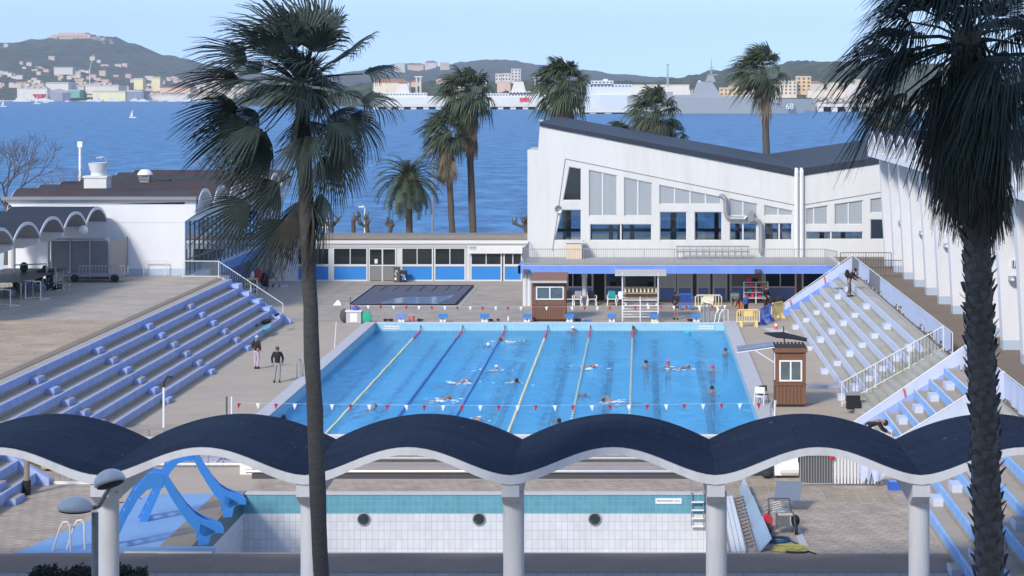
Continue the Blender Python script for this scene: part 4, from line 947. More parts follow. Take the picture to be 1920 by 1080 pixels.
# ---------------------------------------------------------------- hall with butterfly roof
YH = 149.0
rt = thing('pool_hall', 'white indoor pool hall with butterfly roof and sloping bands of windows', 'building', (4, 160, 0))
def H(px, py): v = W(px, py, YH); return Vector((v.x, YH, v.z))
base = TZ-.02
xL = X_(989,YH); xR = 18.6; YHB = 182.0
slope = (H(1672,303).z-H(1493,331).z)/(H(1672,303).x-H(1493,331).x)
zR = H(1493,331).z+slope*(xR-H(1493,331).x)
outer = [Vector((xL,YH,base)), Vector((xR,YH,base)), Vector((xR,YH,zR)), H(1493,331), H(1012,237), H(1009,281), H(989,281)]
upper = [[(1067,312),(1090,316),(1090,376),(1055,376)], [(1104,318),(1157,329),(1157,405),(1104,405)], [(1170,332),(1223,343),(1223,405),(1170,405)], [(1236,346),(1352,369),(1352,383),(1236,383)], [(1367,372),(1420,382),(1420,405),(1367,405)], [(1433,384),(1486,395),(1486,404),(1433,404)], [(1511,391),(1552,384.5),(1552,421),(1511,421)], [(1565,382.5),(1618,375),(1618,421),(1565,421)], [(1632,373),(1685,365),(1685,399),(1632,399)]]
um = [[], [1130], [1196], [1265,1294,1323], [1393], [1459], [1526], [1591], [1657]]
lower = [[(1053,393),(1090,393),(1090,451),(1039,451)], [(1106,420),(1222,420),(1222,451),(1106,451)], [(1237,397),(1288,397),(1288,451),(1237,451)], [(1302,397),(1354,397),(1354,451),(1302,451)], [(1368,418),(1419,418),(1419,451),(1368,451)], [(1433,418),(1485,418),(1485,450),(1433,450)], [(1511,434),(1618,434),(1618,449),(1511,449)], [(1632,411),(1685,411),(1685,449),(1632,449)]]
lm = [[], [1164], [], [], [1393], [1461], [1558], []]
# outline of the window field, whose recess is not built
field = [H(1059,298), H(1493,385), H(1690,355)]
hol = [[H(*q) for q in w] for w in upper+lower]
b = MB(); b.holes(outer, hol, white, (0,.35,0)); 
b.box(xL,YH+.35,base-2.7,xL+.3,YHB,7.0,white); b.box(xR-.3,YH+.35,0,xR,YHB,zR-.5,white); b.build('wall', rt)
fr = MB(); rec = mat('window_band_white', (.76,.76,.76), .5, .03, 1)
def bar(p, q, w, y, m=fw, d=.06, mb=None):
    p = Vector(p); q = Vector(q); dd = (q-p).normalized(); n = Vector((-dd.z,0,dd.x))*w/2
    (mb or fr).prism([p-n+Vector((0,y-YH,0)), q-n+Vector((0,y-YH,0)), q+n+Vector((0,y-YH,0)), p+n+Vector((0,y-YH,0))], (0,d,0), m)
dl = mat('painted_shadow_line', (.20,.20,.21), .7, .1, 2)  # shadow line of the recess edge drawn as dark bars on the wall
b = MB()
for (p, q) in (((1036,470),(1060,298)), ((1060,298),(1492,385)), ((1502,385),(1690,354))):
    bar(H(*p), H(*q), .05, YH-.02, dl, .03, b)
b.build('recess_shadow_line', rt)
for lst, mul, pm in ((upper, um, frost), (lower, lm, clear)):
    for w, ms in zip(lst, mul):
        P_ = [H(*q) for q in w]; fr = MB()
        for i in range(4): bar(P_[i], P_[(i+1)%4], .09, YH+.06, fw, .10)
        x_, top0, top1 = w[0][0], w[0], w[1]
        for mx_ in ms:
            tt = (mx_-w[0][0])/(w[1][0]-w[0][0]); zt_ = w[0][1]+(w[1][1]-w[0][1])*tt; bar(H(mx_, zt_), H(mx_, w[2][1]), .10, YH+.07, fw, .08)
        wo = fr.build('window', rt)
        m_ = pm if not (lst is upper and w is upper[0]) else clear
        b = MB(); b.poly([p+Vector((0,.12,0)) for p in P_], m_); b.build('pane', wo, recalc=False)
# roof: two planes meeting in a valley, thick dark edge
vz = H(1493,331); lz = H(1012,237); rf_ = MB()
YR0, YR1 = YH-.12, YHB+2
for (p, q) in ((lz, vz), (vz, Vector((xR+.4,YH,zR+slope*.4)))):
    rf_.prism([(p.x,YR0,p.z+.03),(q.x,YR0,q.z+.03),(q.x,YR0,q.z+.50),(p.x,YR0,p.z+.28)] if p is lz else [(p.x,YR0,p.z+.03),(q.x,YR0,q.z+.03),(q.x,YR0,q.z+.42),(p.x,YR0,p.z+.50)], (0,YR1-YR0,0), bitumen2, mat('roof_edge_dark', (.03,.036,.05), .6, .15, 1) if 'roof_edge_dark' not in MATS else MATS['roof_edge_dark'])
rf_.build('roof', rt)
b = MB()
for (px, py) in ((1015,226),(1079,230),(1062,243),(1262,266),(1567,286),(1413,311),(1459,321),(1524,322),(1622,304)):
    y = YH+1 if py > 300 or px == 1062 else (YHB-2 if px != 1262 else 170)
    v = W(px, py+6, y); b.tube([(v.x,y,v.z-.5),(v.x,y,v.z+.25)], .07, 6, whitepaint); b.box(v.x-.16,y-.16,v.z+.25,v.x+.16,y+.16,v.z+.32,whitepaint)
b.build('roof_vents', rt)
b = MB(); b.box(xL-.02, YH+.3, 9.6, xL+.75, YH+8, 9.95, greywhite); b.build('side_ledge', rt)
# rear glazing seen through the hall
b = MB(); nb = 15
for k in range(nb+1): x = xL+(xR-xL)*k/nb; b.box(x-.18,YHB-.3,0,x+.18,YHB,7,greyint)
b.box(xL,YHB-.31,0,xR,YHB,.5,greyint); b.box(xL,YHB-.32,4.3,xR,YHB,7.6,greyint); b.box(xL,YHB-.31,2.3,xR,YHB,2.55,greyint); b.box(xL+.3,YH+.4,-.0,xR-.3,YHB-.35,.02,greyint)
b.build('rear_wall', rt)
for px in (1497.5-4, 1497.5+5.5):
    v = X_(px,YH-.12); b = MB(); b.tube([(v,YH+.25,8.62),(v,YH-.05,8.62),(v,YH-.16,8.45),(v,YH-.16,base)], .145, 10, whitepaint); b.build('downpipe', rt)
# steel duct snaking over the windows
def DP(px, py): v = W(px, py, YH-.25); return Vector((v.x, YH-.25, v.z))
b = MB(); b.tube([DP(1352,367)+Vector((0,.3,0)),DP(1354,367),DP(1359,371),DP(1360.5,380),DP(1361,398),DP(1363,406),DP(1369,409.5),DP(1395,410),DP(1402,405),DP(1404,397),DP(1407,397),DP(1409,404),DP(1414,411),DP(1422,414),DP(1426,420),DP(1427,432),DP(1427,474)], .15, 10, greymetal)
tag(b.build('duct'), 'bent steel air duct running down across the hall windows', 'duct')
b = MB(); v = DP(1407.5,409); b.box(v.x-.18,v.y-.25,v.z-.2,v.x+.2,v.y+.2,v.z+.42,greymetal)
tag(b.build('fan_housing'), 'small steel fan box on the bent air duct', 'fan box')
# loudspeaker on the frame of the slanted window, concrete box, bench
v = W(1047,392,YH-.3); b = MB(); b.lathe((v.x,YH-.02,v.z), [(.06,0),(.1,.15),(.24,.34),(.26,.36),(.2,.34),(.05,.2)], 16, greymetal, (0,-1,0)); tag(b.build('loudspeaker'), 'round grey horn loudspeaker beside the slanted window', 'loudspeaker')
v = X_(1076,YH-1.0); r = thing('flue_box', 'cream concrete box with a flat cap on the hall terrace', 'flue', (v,YH-1,TZ)); b = MB(); b.box(v-.5,YH-1.6,TZ-.02,v+.55,YH-.5,TZ+1.05,mat('cream_box',(.66,.54,.40),.8,.06,2)); b.build('body', r); b = MB(); b.box(v-.6,YH-1.7,TZ+1.05,v+.65,YH-.4,TZ+1.2,white); b.build('cap', r)
# terrace slab over the ground floor rooms
b = MB(); b.box(-7.72, 142.0, 2.2, 13.15, YH, TZ-.02, greywhite); b.box(-7.72,142.02,TZ-.02,12.9,YH-.01,TZ-.016, mat('terrace_floor', (.36,.35,.33), .8, .15, .8)); tag(b.build('terrace_slab', recalc=True), 'concrete terrace slab in front of the hall carried over the recessed rooms', 'terrace')
b = MB(); b.box(-7.9, 141.9, 2.14, 13.1, 141.99, 2.66, fascia_blue); b.box(-7.9,141.9,2.14,-7.74,149,2.66,fascia_blue); tag(b.build('terrace_fascia'), 'long pale blue fascia along the hall terrace edge', 'fascia')
YG = 146.4
rt = thing('ground_floor', 'recessed white and dull blue ground floor rooms below the hall terrace', 'building', (2, 147, 0))
b = MB(); b.box(-7.5, YG+.12, 0, 13.1, YG+2.4, 2.19, greyint); b.box(-7.6, YG-.3, 0, -7.4, YH, 2.19, greywhite); b.build('wall', rt)
def gbay(pa, pb, zt=2.05, sill=.92, mull=(), pm=darkglass, lowm=lowblue, frame=.06):
    x0, x1 = X_(pa,YG), X_(pb,YG); f = MB(); f.box(x0-frame,YG,0,x0+frame,YG+.12,2.19,fw); f.box(x1-frame,YG,0,x1+frame,YG+.12,2.19,fw); f.box(x0+frame,YG,zt,x1-frame,YG+.12,2.19,fw); f.box(x0+frame,YG,sill-.1,x1-frame,YG+.12,sill,fw)
    for m_ in mull: f.box(X_(m_,YG)-.035,YG+.005,sill,X_(m_,YG)+.035,YG+.115,zt,fw)
    wo = f.build('window', rt); p = MB(); p.box(x0+frame,YG+.05,sill,x1-frame,YG+.07,zt,pm); p.build('pane', wo)
    p = MB(); p.box(x0+frame,YG+.04,.0,x1-frame,YG+.09,sill-.1,lowm); p.build('panel', rt)
gbay(1003,1060,mull=(1033,),lowm=greywhite)
gbay(1064,1111,mull=(1074,))
gbay(1135,1167)
gbay(1171,1228,zt=2.1,sill=.9)
gbay(1236,1266,pm=frost2,mull=(1247,)); gbay(1271,1297,pm=frost2); gbay(1308,1330,pm=frost2); gbay(1338,1362,pm=frost2)
gbay(1370,1430,zt=2.1,sill=.92,pm=mat('grey_blind',(.25,.26,.27),.7,.05,1)); gbay(1434,1492,mull=(1463,)); gbay(1505,1545,pm=darkglass)
b = MB(); b.box(X_(1112,YG),YG+.02,0,X_(1134,YG),YG+.1,2.19,dark); b.build('doorway', rt)
for px in (984.5, 993): 
    b = MB(); x = X_(px,142.4); b.lathe((x, 142.5, 0), [(.16,0),(.16,2.2)], 14, greywhite); tag(b.build('column'), 'slender concrete column under the terrace corner' if px < 990 else 'second slender concrete column beside the wooden cabin', 'column')
b = MB(); x = X_(1096,143.6); b.lathe((x,143.6,0),[(.17,0),(.17,1.75),(.2,1.78),(.2,2.2)],14,greywhite); tag(b.build('column'), 'grey concrete column between the white plastic chairs', 'column')
# terrace lamps under the fascia
for px in (987, 1220, 1421):
    x = X_(px,141.8); b = MB(); b.box(x-.2,141.62,2.2,x+.2,141.88,2.42,darkmetal); tag(b.build('floodlight'), {987:'dark floodlight at the corner of the blue fascia', 1220:'dark floodlight on the blue fascia above the wooden tower', 1421:'dark floodlight on the blue fascia above the float shelf'}[px], 'floodlight')
b = MB(); b.box(X_(1268,YH-1),YH-1.6,TZ+.42,X_(1405,YH-1),YH-1.0,TZ+.5,greymetal)
for px in range(1270,1405,12): b.box(X_(px,YH-1)-.03,YH-1.5,TZ,X_(px,YH-1)+.03,YH-1.1,TZ+.42,greymetal); b.box(X_(px,YH-1)-.03,YH-1.05,TZ+.5,X_(px,YH-1)+.03,YH-1.0,TZ+.8,greymetal)
b.box(X_(1268,YH-1),YH-1.04,TZ+.72,X_(1405,YH-1),YH-1.0,TZ+.82,greymetal); tag(b.build('bench'), 'long grey metal bench on the hall terrace', 'bench')

# ---------------------------------------------------------------- east building with white fins
rt = thing('finned_building', 'white building with tall tapering fins along the brown terrace', 'building', (22, 115, TZ))
XF = 15.85; fy = [141.2,136.2,131.2,126.1,121.0,115.9,110.8,105.7,100.6,95.5,90.4,85.3,80.2,75.1]
for k, y in enumerate(fy):
    b = MB(); b.prism([(XF,y,TZ),(XF-.40,y,10.3),(XF+2.0,y,10.3),(XF+2.0,y,TZ)], (0,.75,0), whitewall2); b.build('fin', rt)
    b = MB(); b.box(XF-.02,y-.025,TZ,XF+1.1,y+.7,TZ+.42,MATS['pale_blue_plinth']); b.build('plinth', rt)
    b = MB(); b.tube([(XF+.9,y-.1,10.2),(XF+.9,y-.1,6.9)], .05, 6, greymetal); b.build('drainpipe', rt)
b = MB(); b.box(XF+1.75, 70, TZ, XF+2.0, 142, 10.3, whitewall2); b.box(XF+1.2,70,5.9,XF+1.74,142,6.05,whitewall2); b.build('wall', rt)
for k, y in enumerate(fy[:-1]):
    f = MB(); f.box(XF+1.68, y-4.2, 6.3, XF+1.74, y-.1, 9.6, fw); wo = f.build('window', rt); p = MB(); p.box(XF+1.64,y-4.0,6.5,XF+1.675,y-.3,9.4,darkglass); p.build('pane', wo)
prof3 = vaults(75.1+.375, 13, 5.085, 10.3, 1.15, 12, arch_z)
top = MB(); sh = MB(); x0, x1 = XF-1.15, XF+16
for (a, za), (c, zc) in zip(prof3, prof3[1:]):
    top.poly([(x0+.04,a,za+.012),(x1,a,za+.012),(x1,c,zc+.012),(x0+.04,c,zc+.012)], bitumen2)
    for f in ([(x0,a,za),(x1,a,za),(x1,c,zc),(x0,c,zc)], [(x0,a,za),(x0,c,zc),(x0,c,zc-.22),(x0,a,za-.22)], [(x0,a,za-.22),(x1,a,za-.22),(x1,c,zc-.22),(x0,c,zc-.22)], [(x0+.5,a,10.0),(x0+.5,c,10.0),(x0+.5,c,zc-.2),(x0+.5,a,za-.2)]): sh.poly(f, whitewall2)
sh.box(x0+.1,75,9.75,x0+1.6,142.3,10.1,whitewall2)
top.build('roofing', rt, smooth=True); sh.build('roof_shell', rt)
for k, y in enumerate(fy[1:11]):
    b = MB(); x = XF+.35; b.box(x-.02,y-.16,6.35+.0*k,x+.62,y-.01,6.62,greywhite)
    for q in range(5): b.box(x+.02+.12*q,y-.175,6.38,x+.07+.12*q,y-.155,6.6,darkmetal)
    b.build('vent_grille', rt)
    if k % 2 == 0:
        b = MB(); b.ell((XF+.4, y-.18, 5.75), (.24,.2,.2), greymetal, 12, 8); b.box(XF+.2,y-.2,5.86,XF+.6,y,5.93,greymetal); o = b.build('wall_lamp')
        tag(o, 'round grey wall lamp on a white fin of the terrace', 'wall lamp', 'wall lamps on the white fins')
# ---------------------------------------------------------------- slides
def slide(label, gl, gx, ztop, scale=1.0):
    """side-on play slide: ladder foot at gl, chute exit lip over gx; both points on the deck"""
    gl, gx = Vector(gl), Vector(gx); r = thing('water_slide', label, 'slide', (gl+gx)/2, 'blue water slides beside the empty basin')
    d = (gx-gl); L_ = d.length; u = d.normalized(); n = Vector((-u.y,u.x,0))
    def at(s, z, o=0): return gl+u*(s*L_)+n*o+Vector((0,0,z))
    w = .36
    # chute centre line (s, z)
    path = [(.36,ztop-.02),(.44,ztop),(.50,ztop-.06),(.56,ztop-.30),(.63,ztop-.72),(.70,ztop-1.10),(.77,ztop-1.38),(.84,ztop-1.55),(.92,ztop-1.63),(1.0,ztop-1.66)]
    ch = MB(); m = slide_blue
    fl = [(at(s,z,-w+.05),at(s,z,w-.05)) for s, z in path]; hh = .24
    for (a, c), (e, g) in zip(fl, fl[1:]): ch.poly([a,e,g,c], m); ch.poly([p-Vector((0,0,.05)) for p in (a,c,g,e)], m)
    for sg in (-1, 1):
        up = [(s, z+(.20 if s < .9 else .20*(1-(s-.9)*8))) for s, z in path]; dn = [(s, z-(.32 if .5 < s < .85 else .14)) for s, z in path]
        for k in range(len(path)-1):
            o0, o1 = sg*(w-.04), sg*(w+.03)
            A = [at(*up[k],o1), at(*up[k+1],o1), at(*dn[k+1],o1), at(*dn[k],o1)]; B = [at(*up[k],o0), at(*up[k+1],o0), at(*dn[k+1],o0), at(*dn[k],o0)]
            ch.poly(A, m); ch.poly(B[::-1], m); ch.poly([A[0],B[0],B[1],A[1]], m); ch.poly([A[3],A[2],B[2],B[3]], m)
    ch.build('chute', r, smooth=False, recalc=False)
    lg = MB()   # ladder side frames: curved arch of sheet plastic down to the deck
    for sg in (-1, 1):
        o0, o1 = sg*(w-.03), sg*(w+.045)
        q = [(0,0),(.16,ztop*.50),(.27,ztop*.86),(.36,ztop+.13),(.46,ztop+.16),(.50,ztop+.05),(.50,ztop-.30),(.44,ztop-.26),(.36,ztop-.34),(.29,ztop*.72),(.20,ztop*.46),(.075,0)]
        lg.prism([at(s,z,o0) for s, z in q], n*(o1-o0), m)
    lg.build('ladder_frame', r)
    for k in range(6):
        t = (k+.6)/6.4; s = .30*t+.03; z = ztop*.93*t; b = MB(); b.obox(at(s, z, 0), (.16,2*w-.06,.035), math.atan2(u.y,u.x), lowblue); b.build('step', r)
    for sg in (-1, 1): ft = MB(); ft.prism([at(.78,0,sg*w-.03),at(.80,ztop-1.46,sg*w-.03),at(.93,ztop-1.72,sg*w-.03),at(.885,ztop-1.86,sg*w-.03),at(.865,0,sg*w-.03)], n*.06, m); ft.build('foot', r)
    for sg in (-1, 1):
        hr = MB(); hr.tube([at(.02,.75,sg*(w+.08)),at(-.02,.85,sg*(w+.08)),at(.12,1.45,sg*(w+.08)),at(.17,1.45,sg*(w+.05))], .022, 6, darkmetal); hr.build('handrail', r)
    return r
slide('bright blue water slide with its ladder nearer the white grab rails', (-16.45,66.95,.01), (-12.95,68.0,.01), 2.12)
slide('bright blue water slide standing behind the first one', (-16.35,71.4,.01), (-13.05,72.35,.01), 2.18)
# white grab rails, left of the slides
r = thing('grab_rails', 'pair of white bent grab rails on the blue floor', 'handrail', (-17.6,66.5,0))
for (dx, dy) in ((0,0),(.36,.28)):
    b = MB(); x, y = -17.85+dx, 66.55+dy; b.tube([(x,y,.0),(x+.22,y,.70),(x+.32,y,.88),(x+.45,y,.90),(x+.53,y,.78),(x+.55,y,0)], .033, 8, whitepaint); b.build('rail', r)
b = MB(); b.box(-15.9,66.3,.0,-12.9,66.5,.16,floor_blue); b.box(-15.6,66.27,0,-12.95,66.3,.05,whitepaint); tag(b.build('low_board'), 'low blue board lying along the near edge of the blue floor', 'board')
# street lamp with two heads in front of the canopy
YP = 41.0; v = W(178, 960, YP)
r = thing('street_lamp', 'grey street lamp with two domed heads before the canopy', 'street lamp', (v.x, YP, 0)); b = MB()
lampm = mat('lamp_grey', (.22,.235,.25), .5, .08, 4); lampw = mat('lamp_dome', (.52,.56,.60), .3, .1, 5)
b.tube([(v.x,YP,0),(v.x,YP,W(0,961,YP).z)], .065, 12, lampm); b.build('pole', r)
def lamphead(c, axis, label, s=1.0):
    c = Vector(c); b = MB(); a = Vector(axis).normalized()
    b.ell((0,0,0), (.33*s,.27*s,.22*s), lampw, 20, 12)
    for k in range(len(b.v)):
        if b.v[k].z < 0: b.v[k].z *= .35
    M_ = Matrix.Translation(c) @ Vector((1,0,0)).rotation_difference(a).to_matrix().to_4x4()
    h = MB(); h.add(b, M_); h.build('lamp_head', r, smooth=True)
    b = MB(); b.ell((0,0,-.045*s), (.30*s,.235*s,.05*s), dark, 18, 8); g = MB(); g.add(b, M_); g.build('lens', r, smooth=True)
v1 = W(141, 953, YP-.2); v2 = W(206, 904, YP-.9); vj = W(178, 958, YP)
lamphead((v1.x, YP-.2, v1.z), (1,0.1,-.02), ''); lamphead((v2.x, YP-.9, v2.z), (.25,-.9,.30), '', 1.08)
b = MB(); b.tube([(v1.x+.25,YP-.15,v1.z-.01),(vj.x-.02,YP,v1.z-.03),(vj.x+.1,YP-.1,v1.z+.02),(v2.x-.05,YP-.6,v2.z-.1)], .04, 8, lampm); b.build('arm', r)
# ---------------------------------------------------------------- rolled pool covers between the basins
steel = mat('bright_steel', (.62,.64,.66), .25, .08, 3, metal=.8)
slat = mat('cover_slats', (.50,.50,.50), .5, .08, 3)
r = thing('cover_roller', 'long low roller of pale slatted pool cover between the two basins', 'pool cover', (-5,80.6,0))
b = MB()
for k in range(26):
    a = 2*math.pi*k/26; rr_ = .52 if k % 2 else .49
    b.tube([(-14.0,80.9+rr_*math.cos(a),.74+rr_*math.sin(a)),(3.2,80.9+rr_*math.cos(a),.74+rr_*math.sin(a))], .068, 5, slat)
b.build('slatted_cover', r)
for x in (-14.6,3.3): b = MB(); b.box(x,79.9,0,x+.5,81.7,1.25,whitepl); b.build('bracket', r)
r = thing('cover_bench', 'low dark bench housing with a bright steel tube before the rolled cover', 'bench', (-5,79.4,0))
b = MB(); b.box(-14.0,79.0,.0,3.0,79.9,.18,mat('bench_dark',(.07,.07,.085),.7,.1,2)); b.box(-14.0,79.15,.18,3.0,79.9,.42,mat('bench_beige',(.34,.30,.29),.8,.08,1)); b.build('body', r)
b = MB(); b.tube([(-14.2,79.0,.27),(3.1,79.0,.27)], .07, 8, steel); b.build('tube', r)
for x0 in (4.0,):
    r = thing('roller_motor', 'white motor drum of the pool cover beside the tarped gate', 'motor', (6.0,79.0,0)); v0 = X_(1457,79.2); v1 = X_(1497,79.2)
    b = MB(); b.tube([(v0+.1,79.2,.33),(v1,79.2,.33)], .26, 14, whitepl); b.box(v0-.1,79.0,.12,v0+.15,79.4,.55,whitepl); b.build('drum', r); b = MB(); b.box(v0+.25,79.1,.5,v1-.02,79.6,1.5,whitepl); b.build('cabinet', r)
    b = MB(); b.ell((v0-.35,79.1,.16),(.22,.2,.16),dark,10,7); b.build('coupling', r)
b = MB(); b.box(3.4,79.6,.0,6.6,79.75,.9,bitumen2); tag(b.build('screen'), 'dark low screen between the roller and the white motor drum', 'screen')
b = MB(); rr_ = .45
for k in range(11): b.tube([(-21.0+.55*k,81.4,0),(-21.0+.55*k,81.4,1.45)], .03, 5, greymetal)
b.box(-21.2,81.35,1.4,-14.8,81.45,1.47,greymetal); b.box(-21.2,81.36,.1,-14.8,81.44,.16,whitepl); tag(b.build('barrier_fence'), 'low grey bar fence between the blue stand and the rolled cover', 'fence')
b = MB()
for k in range(2): b.box(-20.9+1.5*k,77.9,.0,-19.55+1.5*k,77.98,.10,whitepl)
for k in range(14): b.tube([(-20.9+.21*k,78.0,0),(-20.9+.21*k,78.0,.95)], .02, 5, railgrey)
b.tube([(-21,78.0,.95),(-17.9,78.0,.95)], .025, 6, railgrey); tag(b.build('gate'), 'low barred gate with white foot boards beside the blue stand end', 'gate')
b = MB(); x, y = -21.25, 75.9; b.lathe((x,y,0),[(.14,0),(.14,.5)],12,rubber); b.lathe((x,y,.5),[(.10,0),(.10,1.3),(.115,1.3),(.115,1.42)],12,mat('brown_post',(.28,.23,.19),.6,.1,3)); tag(b.build('post'), 'brown steel post with a black foot beside the near blue stand', 'post')
# ---------------------------------------------------------------- backstroke flags
fred = mat('flag_red', (.42,.02,.05), .8, .1, 6); fwhi = mat('flag_white', (.78,.78,.80), .8, .05, 6)
def flags(name, label, y, x0, x1, z, n0, pitch, grp):
    r = thing(name, label, 'flag line', ((x0+x1)/2, y, z)); b = MB()
    N_ = 30; pts = [(x0+(x1-x0)*k/N_, y, z-.10*math.sin(math.pi*k/N_)) for k in range(N_+1)]; b.tube(pts, .004, 4, whitepl, False); b.build('string', r)
    k = 0; x = n0
    while x < x1-.1:
        t = (x-x0)/(x1-x0); zz = z-.10*math.sin(math.pi*t); m_ = fred if k % 2 == 0 else fwhi
        b = MB(); sk = rng.uniform(-.04,.04); b.prism([(x-.088,y,zz),(x+.088,y,zz),(x+sk,y+.01,zz-.25)], (0,.012,0), m_); b.build('flag', r); k += 1; x += pitch
    return r
flags('flag_line', 'line of red and white backstroke flags near the canopy end of the basin', 87.7, -16.2, 5.3, 1.50, -16.05, .743, 0)
flags('flag_line', 'line of dark and white backstroke flags before the far starting blocks', 127.7, -16.9, 5.6, 1.50, -16.6, .743, 0)
for (x, lab, m_, h) in ((-16.35, 'white flag pole on the coping at the near end of the basin', whitepl, 1.75), (-16.55, 'dark flag pole beside the white one on the coping', darkmetal, 1.75)):
    b = MB(); b.tube([(x,87.7,.1),(x,87.7,h)], .035, 7, m_); tag(b.build('flag_pole'), lab, 'pole')
b = MB(); b.tube([(5.4,87.7,.1),(5.4,87.7,1.6)], .035, 7, whitepl); tag(b.build('flag_pole'), 'white flag pole at the near right corner of the basin', 'pole')
b = MB(); g = G(627,655); b.tube([(g.x,g.y,0),(g.x+.1,g.y,1.5)], .022, 6, whitepl); tag(b.build('flag_pole'), 'thin white leaning pole standing between the palm trunk and the basin', 'pole')
b = MB(); g = G(654,606); b.tube([(g.x+.1,g.y,0),(g.x+.1,g.y,1.6)], .03, 6, darkmetal); tag(b.build('flag_pole'), 'dark thin pole beside the grey chest at the far basin corner', 'pole')
# outdoor shower post
g = G(307,806); r = thing('shower', 'white shower post with a dark curved head in front of the blue stand', 'shower', g); b = MB(); b.tube([g, g+Vector((0,0,1.75))], .05, 8, whitepl); b.build('post', r); b = MB(); b.tube([g+Vector((0,0,1.7)),g+Vector((.02,0,2.0)),g+Vector((.16,0,2.2)),g+Vector((.3,0,2.16))], .04, 6, rubber); b.box(g.x+.22,g.y-.06,2.12,g.x+.36,g.y+.06,2.22,rubber); b.build('head', r)
# grab rail at the basin
def handrails(label, c, w, d, h, m=greymetal, rz=0):
    r = thing('handrail', label, 'handrail', c)
    for s in (0, 1):
        x = c[0]+s*w; b = MB(); b.tube([(x,c[1],0),(x,c[1],h*.8),(x+.05,c[1]+d*.15,h),(x+.05,c[1]+d*.7,h),(x+.05,c[1]+d,h*.75),(x+.05,c[1]+d,0)], .03, 7, m); b.build('rail', r)
handrails('steel entry handrails on the left coping, half behind the palm trunk', (-16.75,106.9,0), .3, .9, .85)
handrails('steel entry handrails on the right coping near the canopy', (5.5,92.2,0), .2, .8, .9)
# ---------------------------------------------------------------- small covered splash pool
r = thing('splash_pool', 'small shallow pool under a dark sagging cover before the low pavilion', 'pool', (-15.6,149,0))
A_ = [Vector((-18.9,142.6,.03)), Vector((-12.0,142.6,.03)), Vector((-11.9,156.2,.03)), Vector((-18.9,156.2,.03))]
b = MB(); b.box(-19.2,142.3,.0,-11.6,156.5,.025,mat('pool_rim',(.40,.39,.38),.7,.08,1)); b.build('rim', r)
b = MB(); nx, ny_ = 20, 24; i = b.mi(sheet_dark)
for j in range(ny_+1):
    for k in range(nx+1):
        s, t = k/nx, j/ny_; p = A_[0].lerp(A_[1], s).lerp(A_[3].lerp(A_[2], s), t); e = min(s,1-s,t,1-t)
        b.v.append(p+Vector((0,0,.02+.05*max(0,1-e*9)+.02*noise.noise(Vector((s*9,t*9,2))))))
for j in range(ny_):
    for k in range(nx): a = j*(nx+1)+k; b.f.append([a,a+1,a+nx+2,a+nx+1]); b.m.append(i)
b.build('cover', r, smooth=True, recalc=False)
puddle = mat('standing_water', (.07,.19,.36), .18, .1, .6, spec=.6)
b = MB(); b.poly([(-17.1,143.2,.068),(-13.3,143.0,.068),(-12.7,146.6,.068),(-12.6,149.4,.068),(-14.1,148.1,.068),(-16.0,147.8,.068),(-16.6,146.4,.068)], puddle); b.build('puddle', r, recalc=False)
b = MB()
for k in range(7): x = -18.0+.9*k; b.tube([(x,155.9,.1),(x-.1,152.6,.075)], .018, 4, black_cl, False)
b.tube([(A_[1].x,A_[1].y,.12),(A_[2].x,A_[2].y,.12)], .06, 6, rubber); b.tube([(A_[3].x,A_[3].y,.12),(A_[2].x,A_[2].y,.12)], .035, 6, rubber); b.tube([(A_[0].x,A_[0].y,.12),(A_[3].x,A_[3].y,.12)], .035, 6, rubber)
b.build('straps', r)
# ---------------------------------------------------------------- timber cabins
def cabin(label, x0, x1, y0, y1, h, win, roof_over, pitched):
    r = thing('cabin', label, 'cabin', ((x0+x1)/2, y0, 0), 'wooden lifeguard cabins'); wx0, wx1, wz0, wz1 = win
    b = MB(); b.box(x0,y0,.12,x1,y1,h-.25,wood); b.box(x0,y0-.035,1.05,wx0-.0,y0-.002,h-.3,wood); b.box(wx1,y0-.035,1.05,x1,y0-.002,h-.3,wood); b.box(x0-.03,y0-.04,.96,x1+.03,y0-.002,1.04,wood); b.box(x0+.05,y0+.05,0,x1-.05,y1-.05,.12,dark)
    for k in range(int((x1-x0)/.16)): b.box(x0+.16*k-.008,y0-.012,.14,x0+.16*k+.008,y0-.001,.95,dark)
    b.build('wall', r)
    f = MB(); t = .07; f.box(wx0,y0-.05,wz0,wx0+t,y0-.003,wz1,whitepl); f.box(wx1-t,y0-.05,wz0,wx1,y0-.003,wz1,whitepl); f.box(wx0+t,y0-.05,wz0,wx1-t,y0-.003,wz0+t,whitepl); f.box(wx0+t,y0-.05,wz1-t,wx1-t,y0-.003,wz1,whitepl); xm = (wx0+wx1)/2; f.box(xm-.035,y0-.045,wz0+t,xm+.035,y0-.003,wz1-t,whitepl); w_ = f.build('window', r)
    p = MB(); p.box(wx0+t,y0-.02,wz0+t,xm-.035,y0-.004,wz1-t,MATS['cabin_glass']); p.box(xm+.035,y0-.02,wz0+t,wx1-t,y0-.004,wz1-t,MATS['cabin_glass']); p.build('pane', w_)
    b = MB()
    if pitched:
        b.prism([(x0-.06,y0-.35,h-.32),(x0-.06,y1+.2,h+.02),(x0-.06,y1+.2,h+.10),(x0-.06,y0-.35,h-.24)], (x1-x0+.12,0,0), woodroof); b.box(x0-.08,y0-.37,h-.36,x1+.08,y0-.34,h-.22,mat('roof_edge_pale',(.5,.45,.4),.6,.1,2))
    else:
        b.box(x0-.07,y0-.12,h-.25,x1+.07,y1+.1,h-.06,wood)
        for k in range(9): u = x0-.05+(x1-x0+.1)*k/9; b.tube([(u+.07,y0-.1,h-.03),(u+.07,y1+.08,h-.01)], .06, 6, bitumen2)
    b.build('roof', r); return r
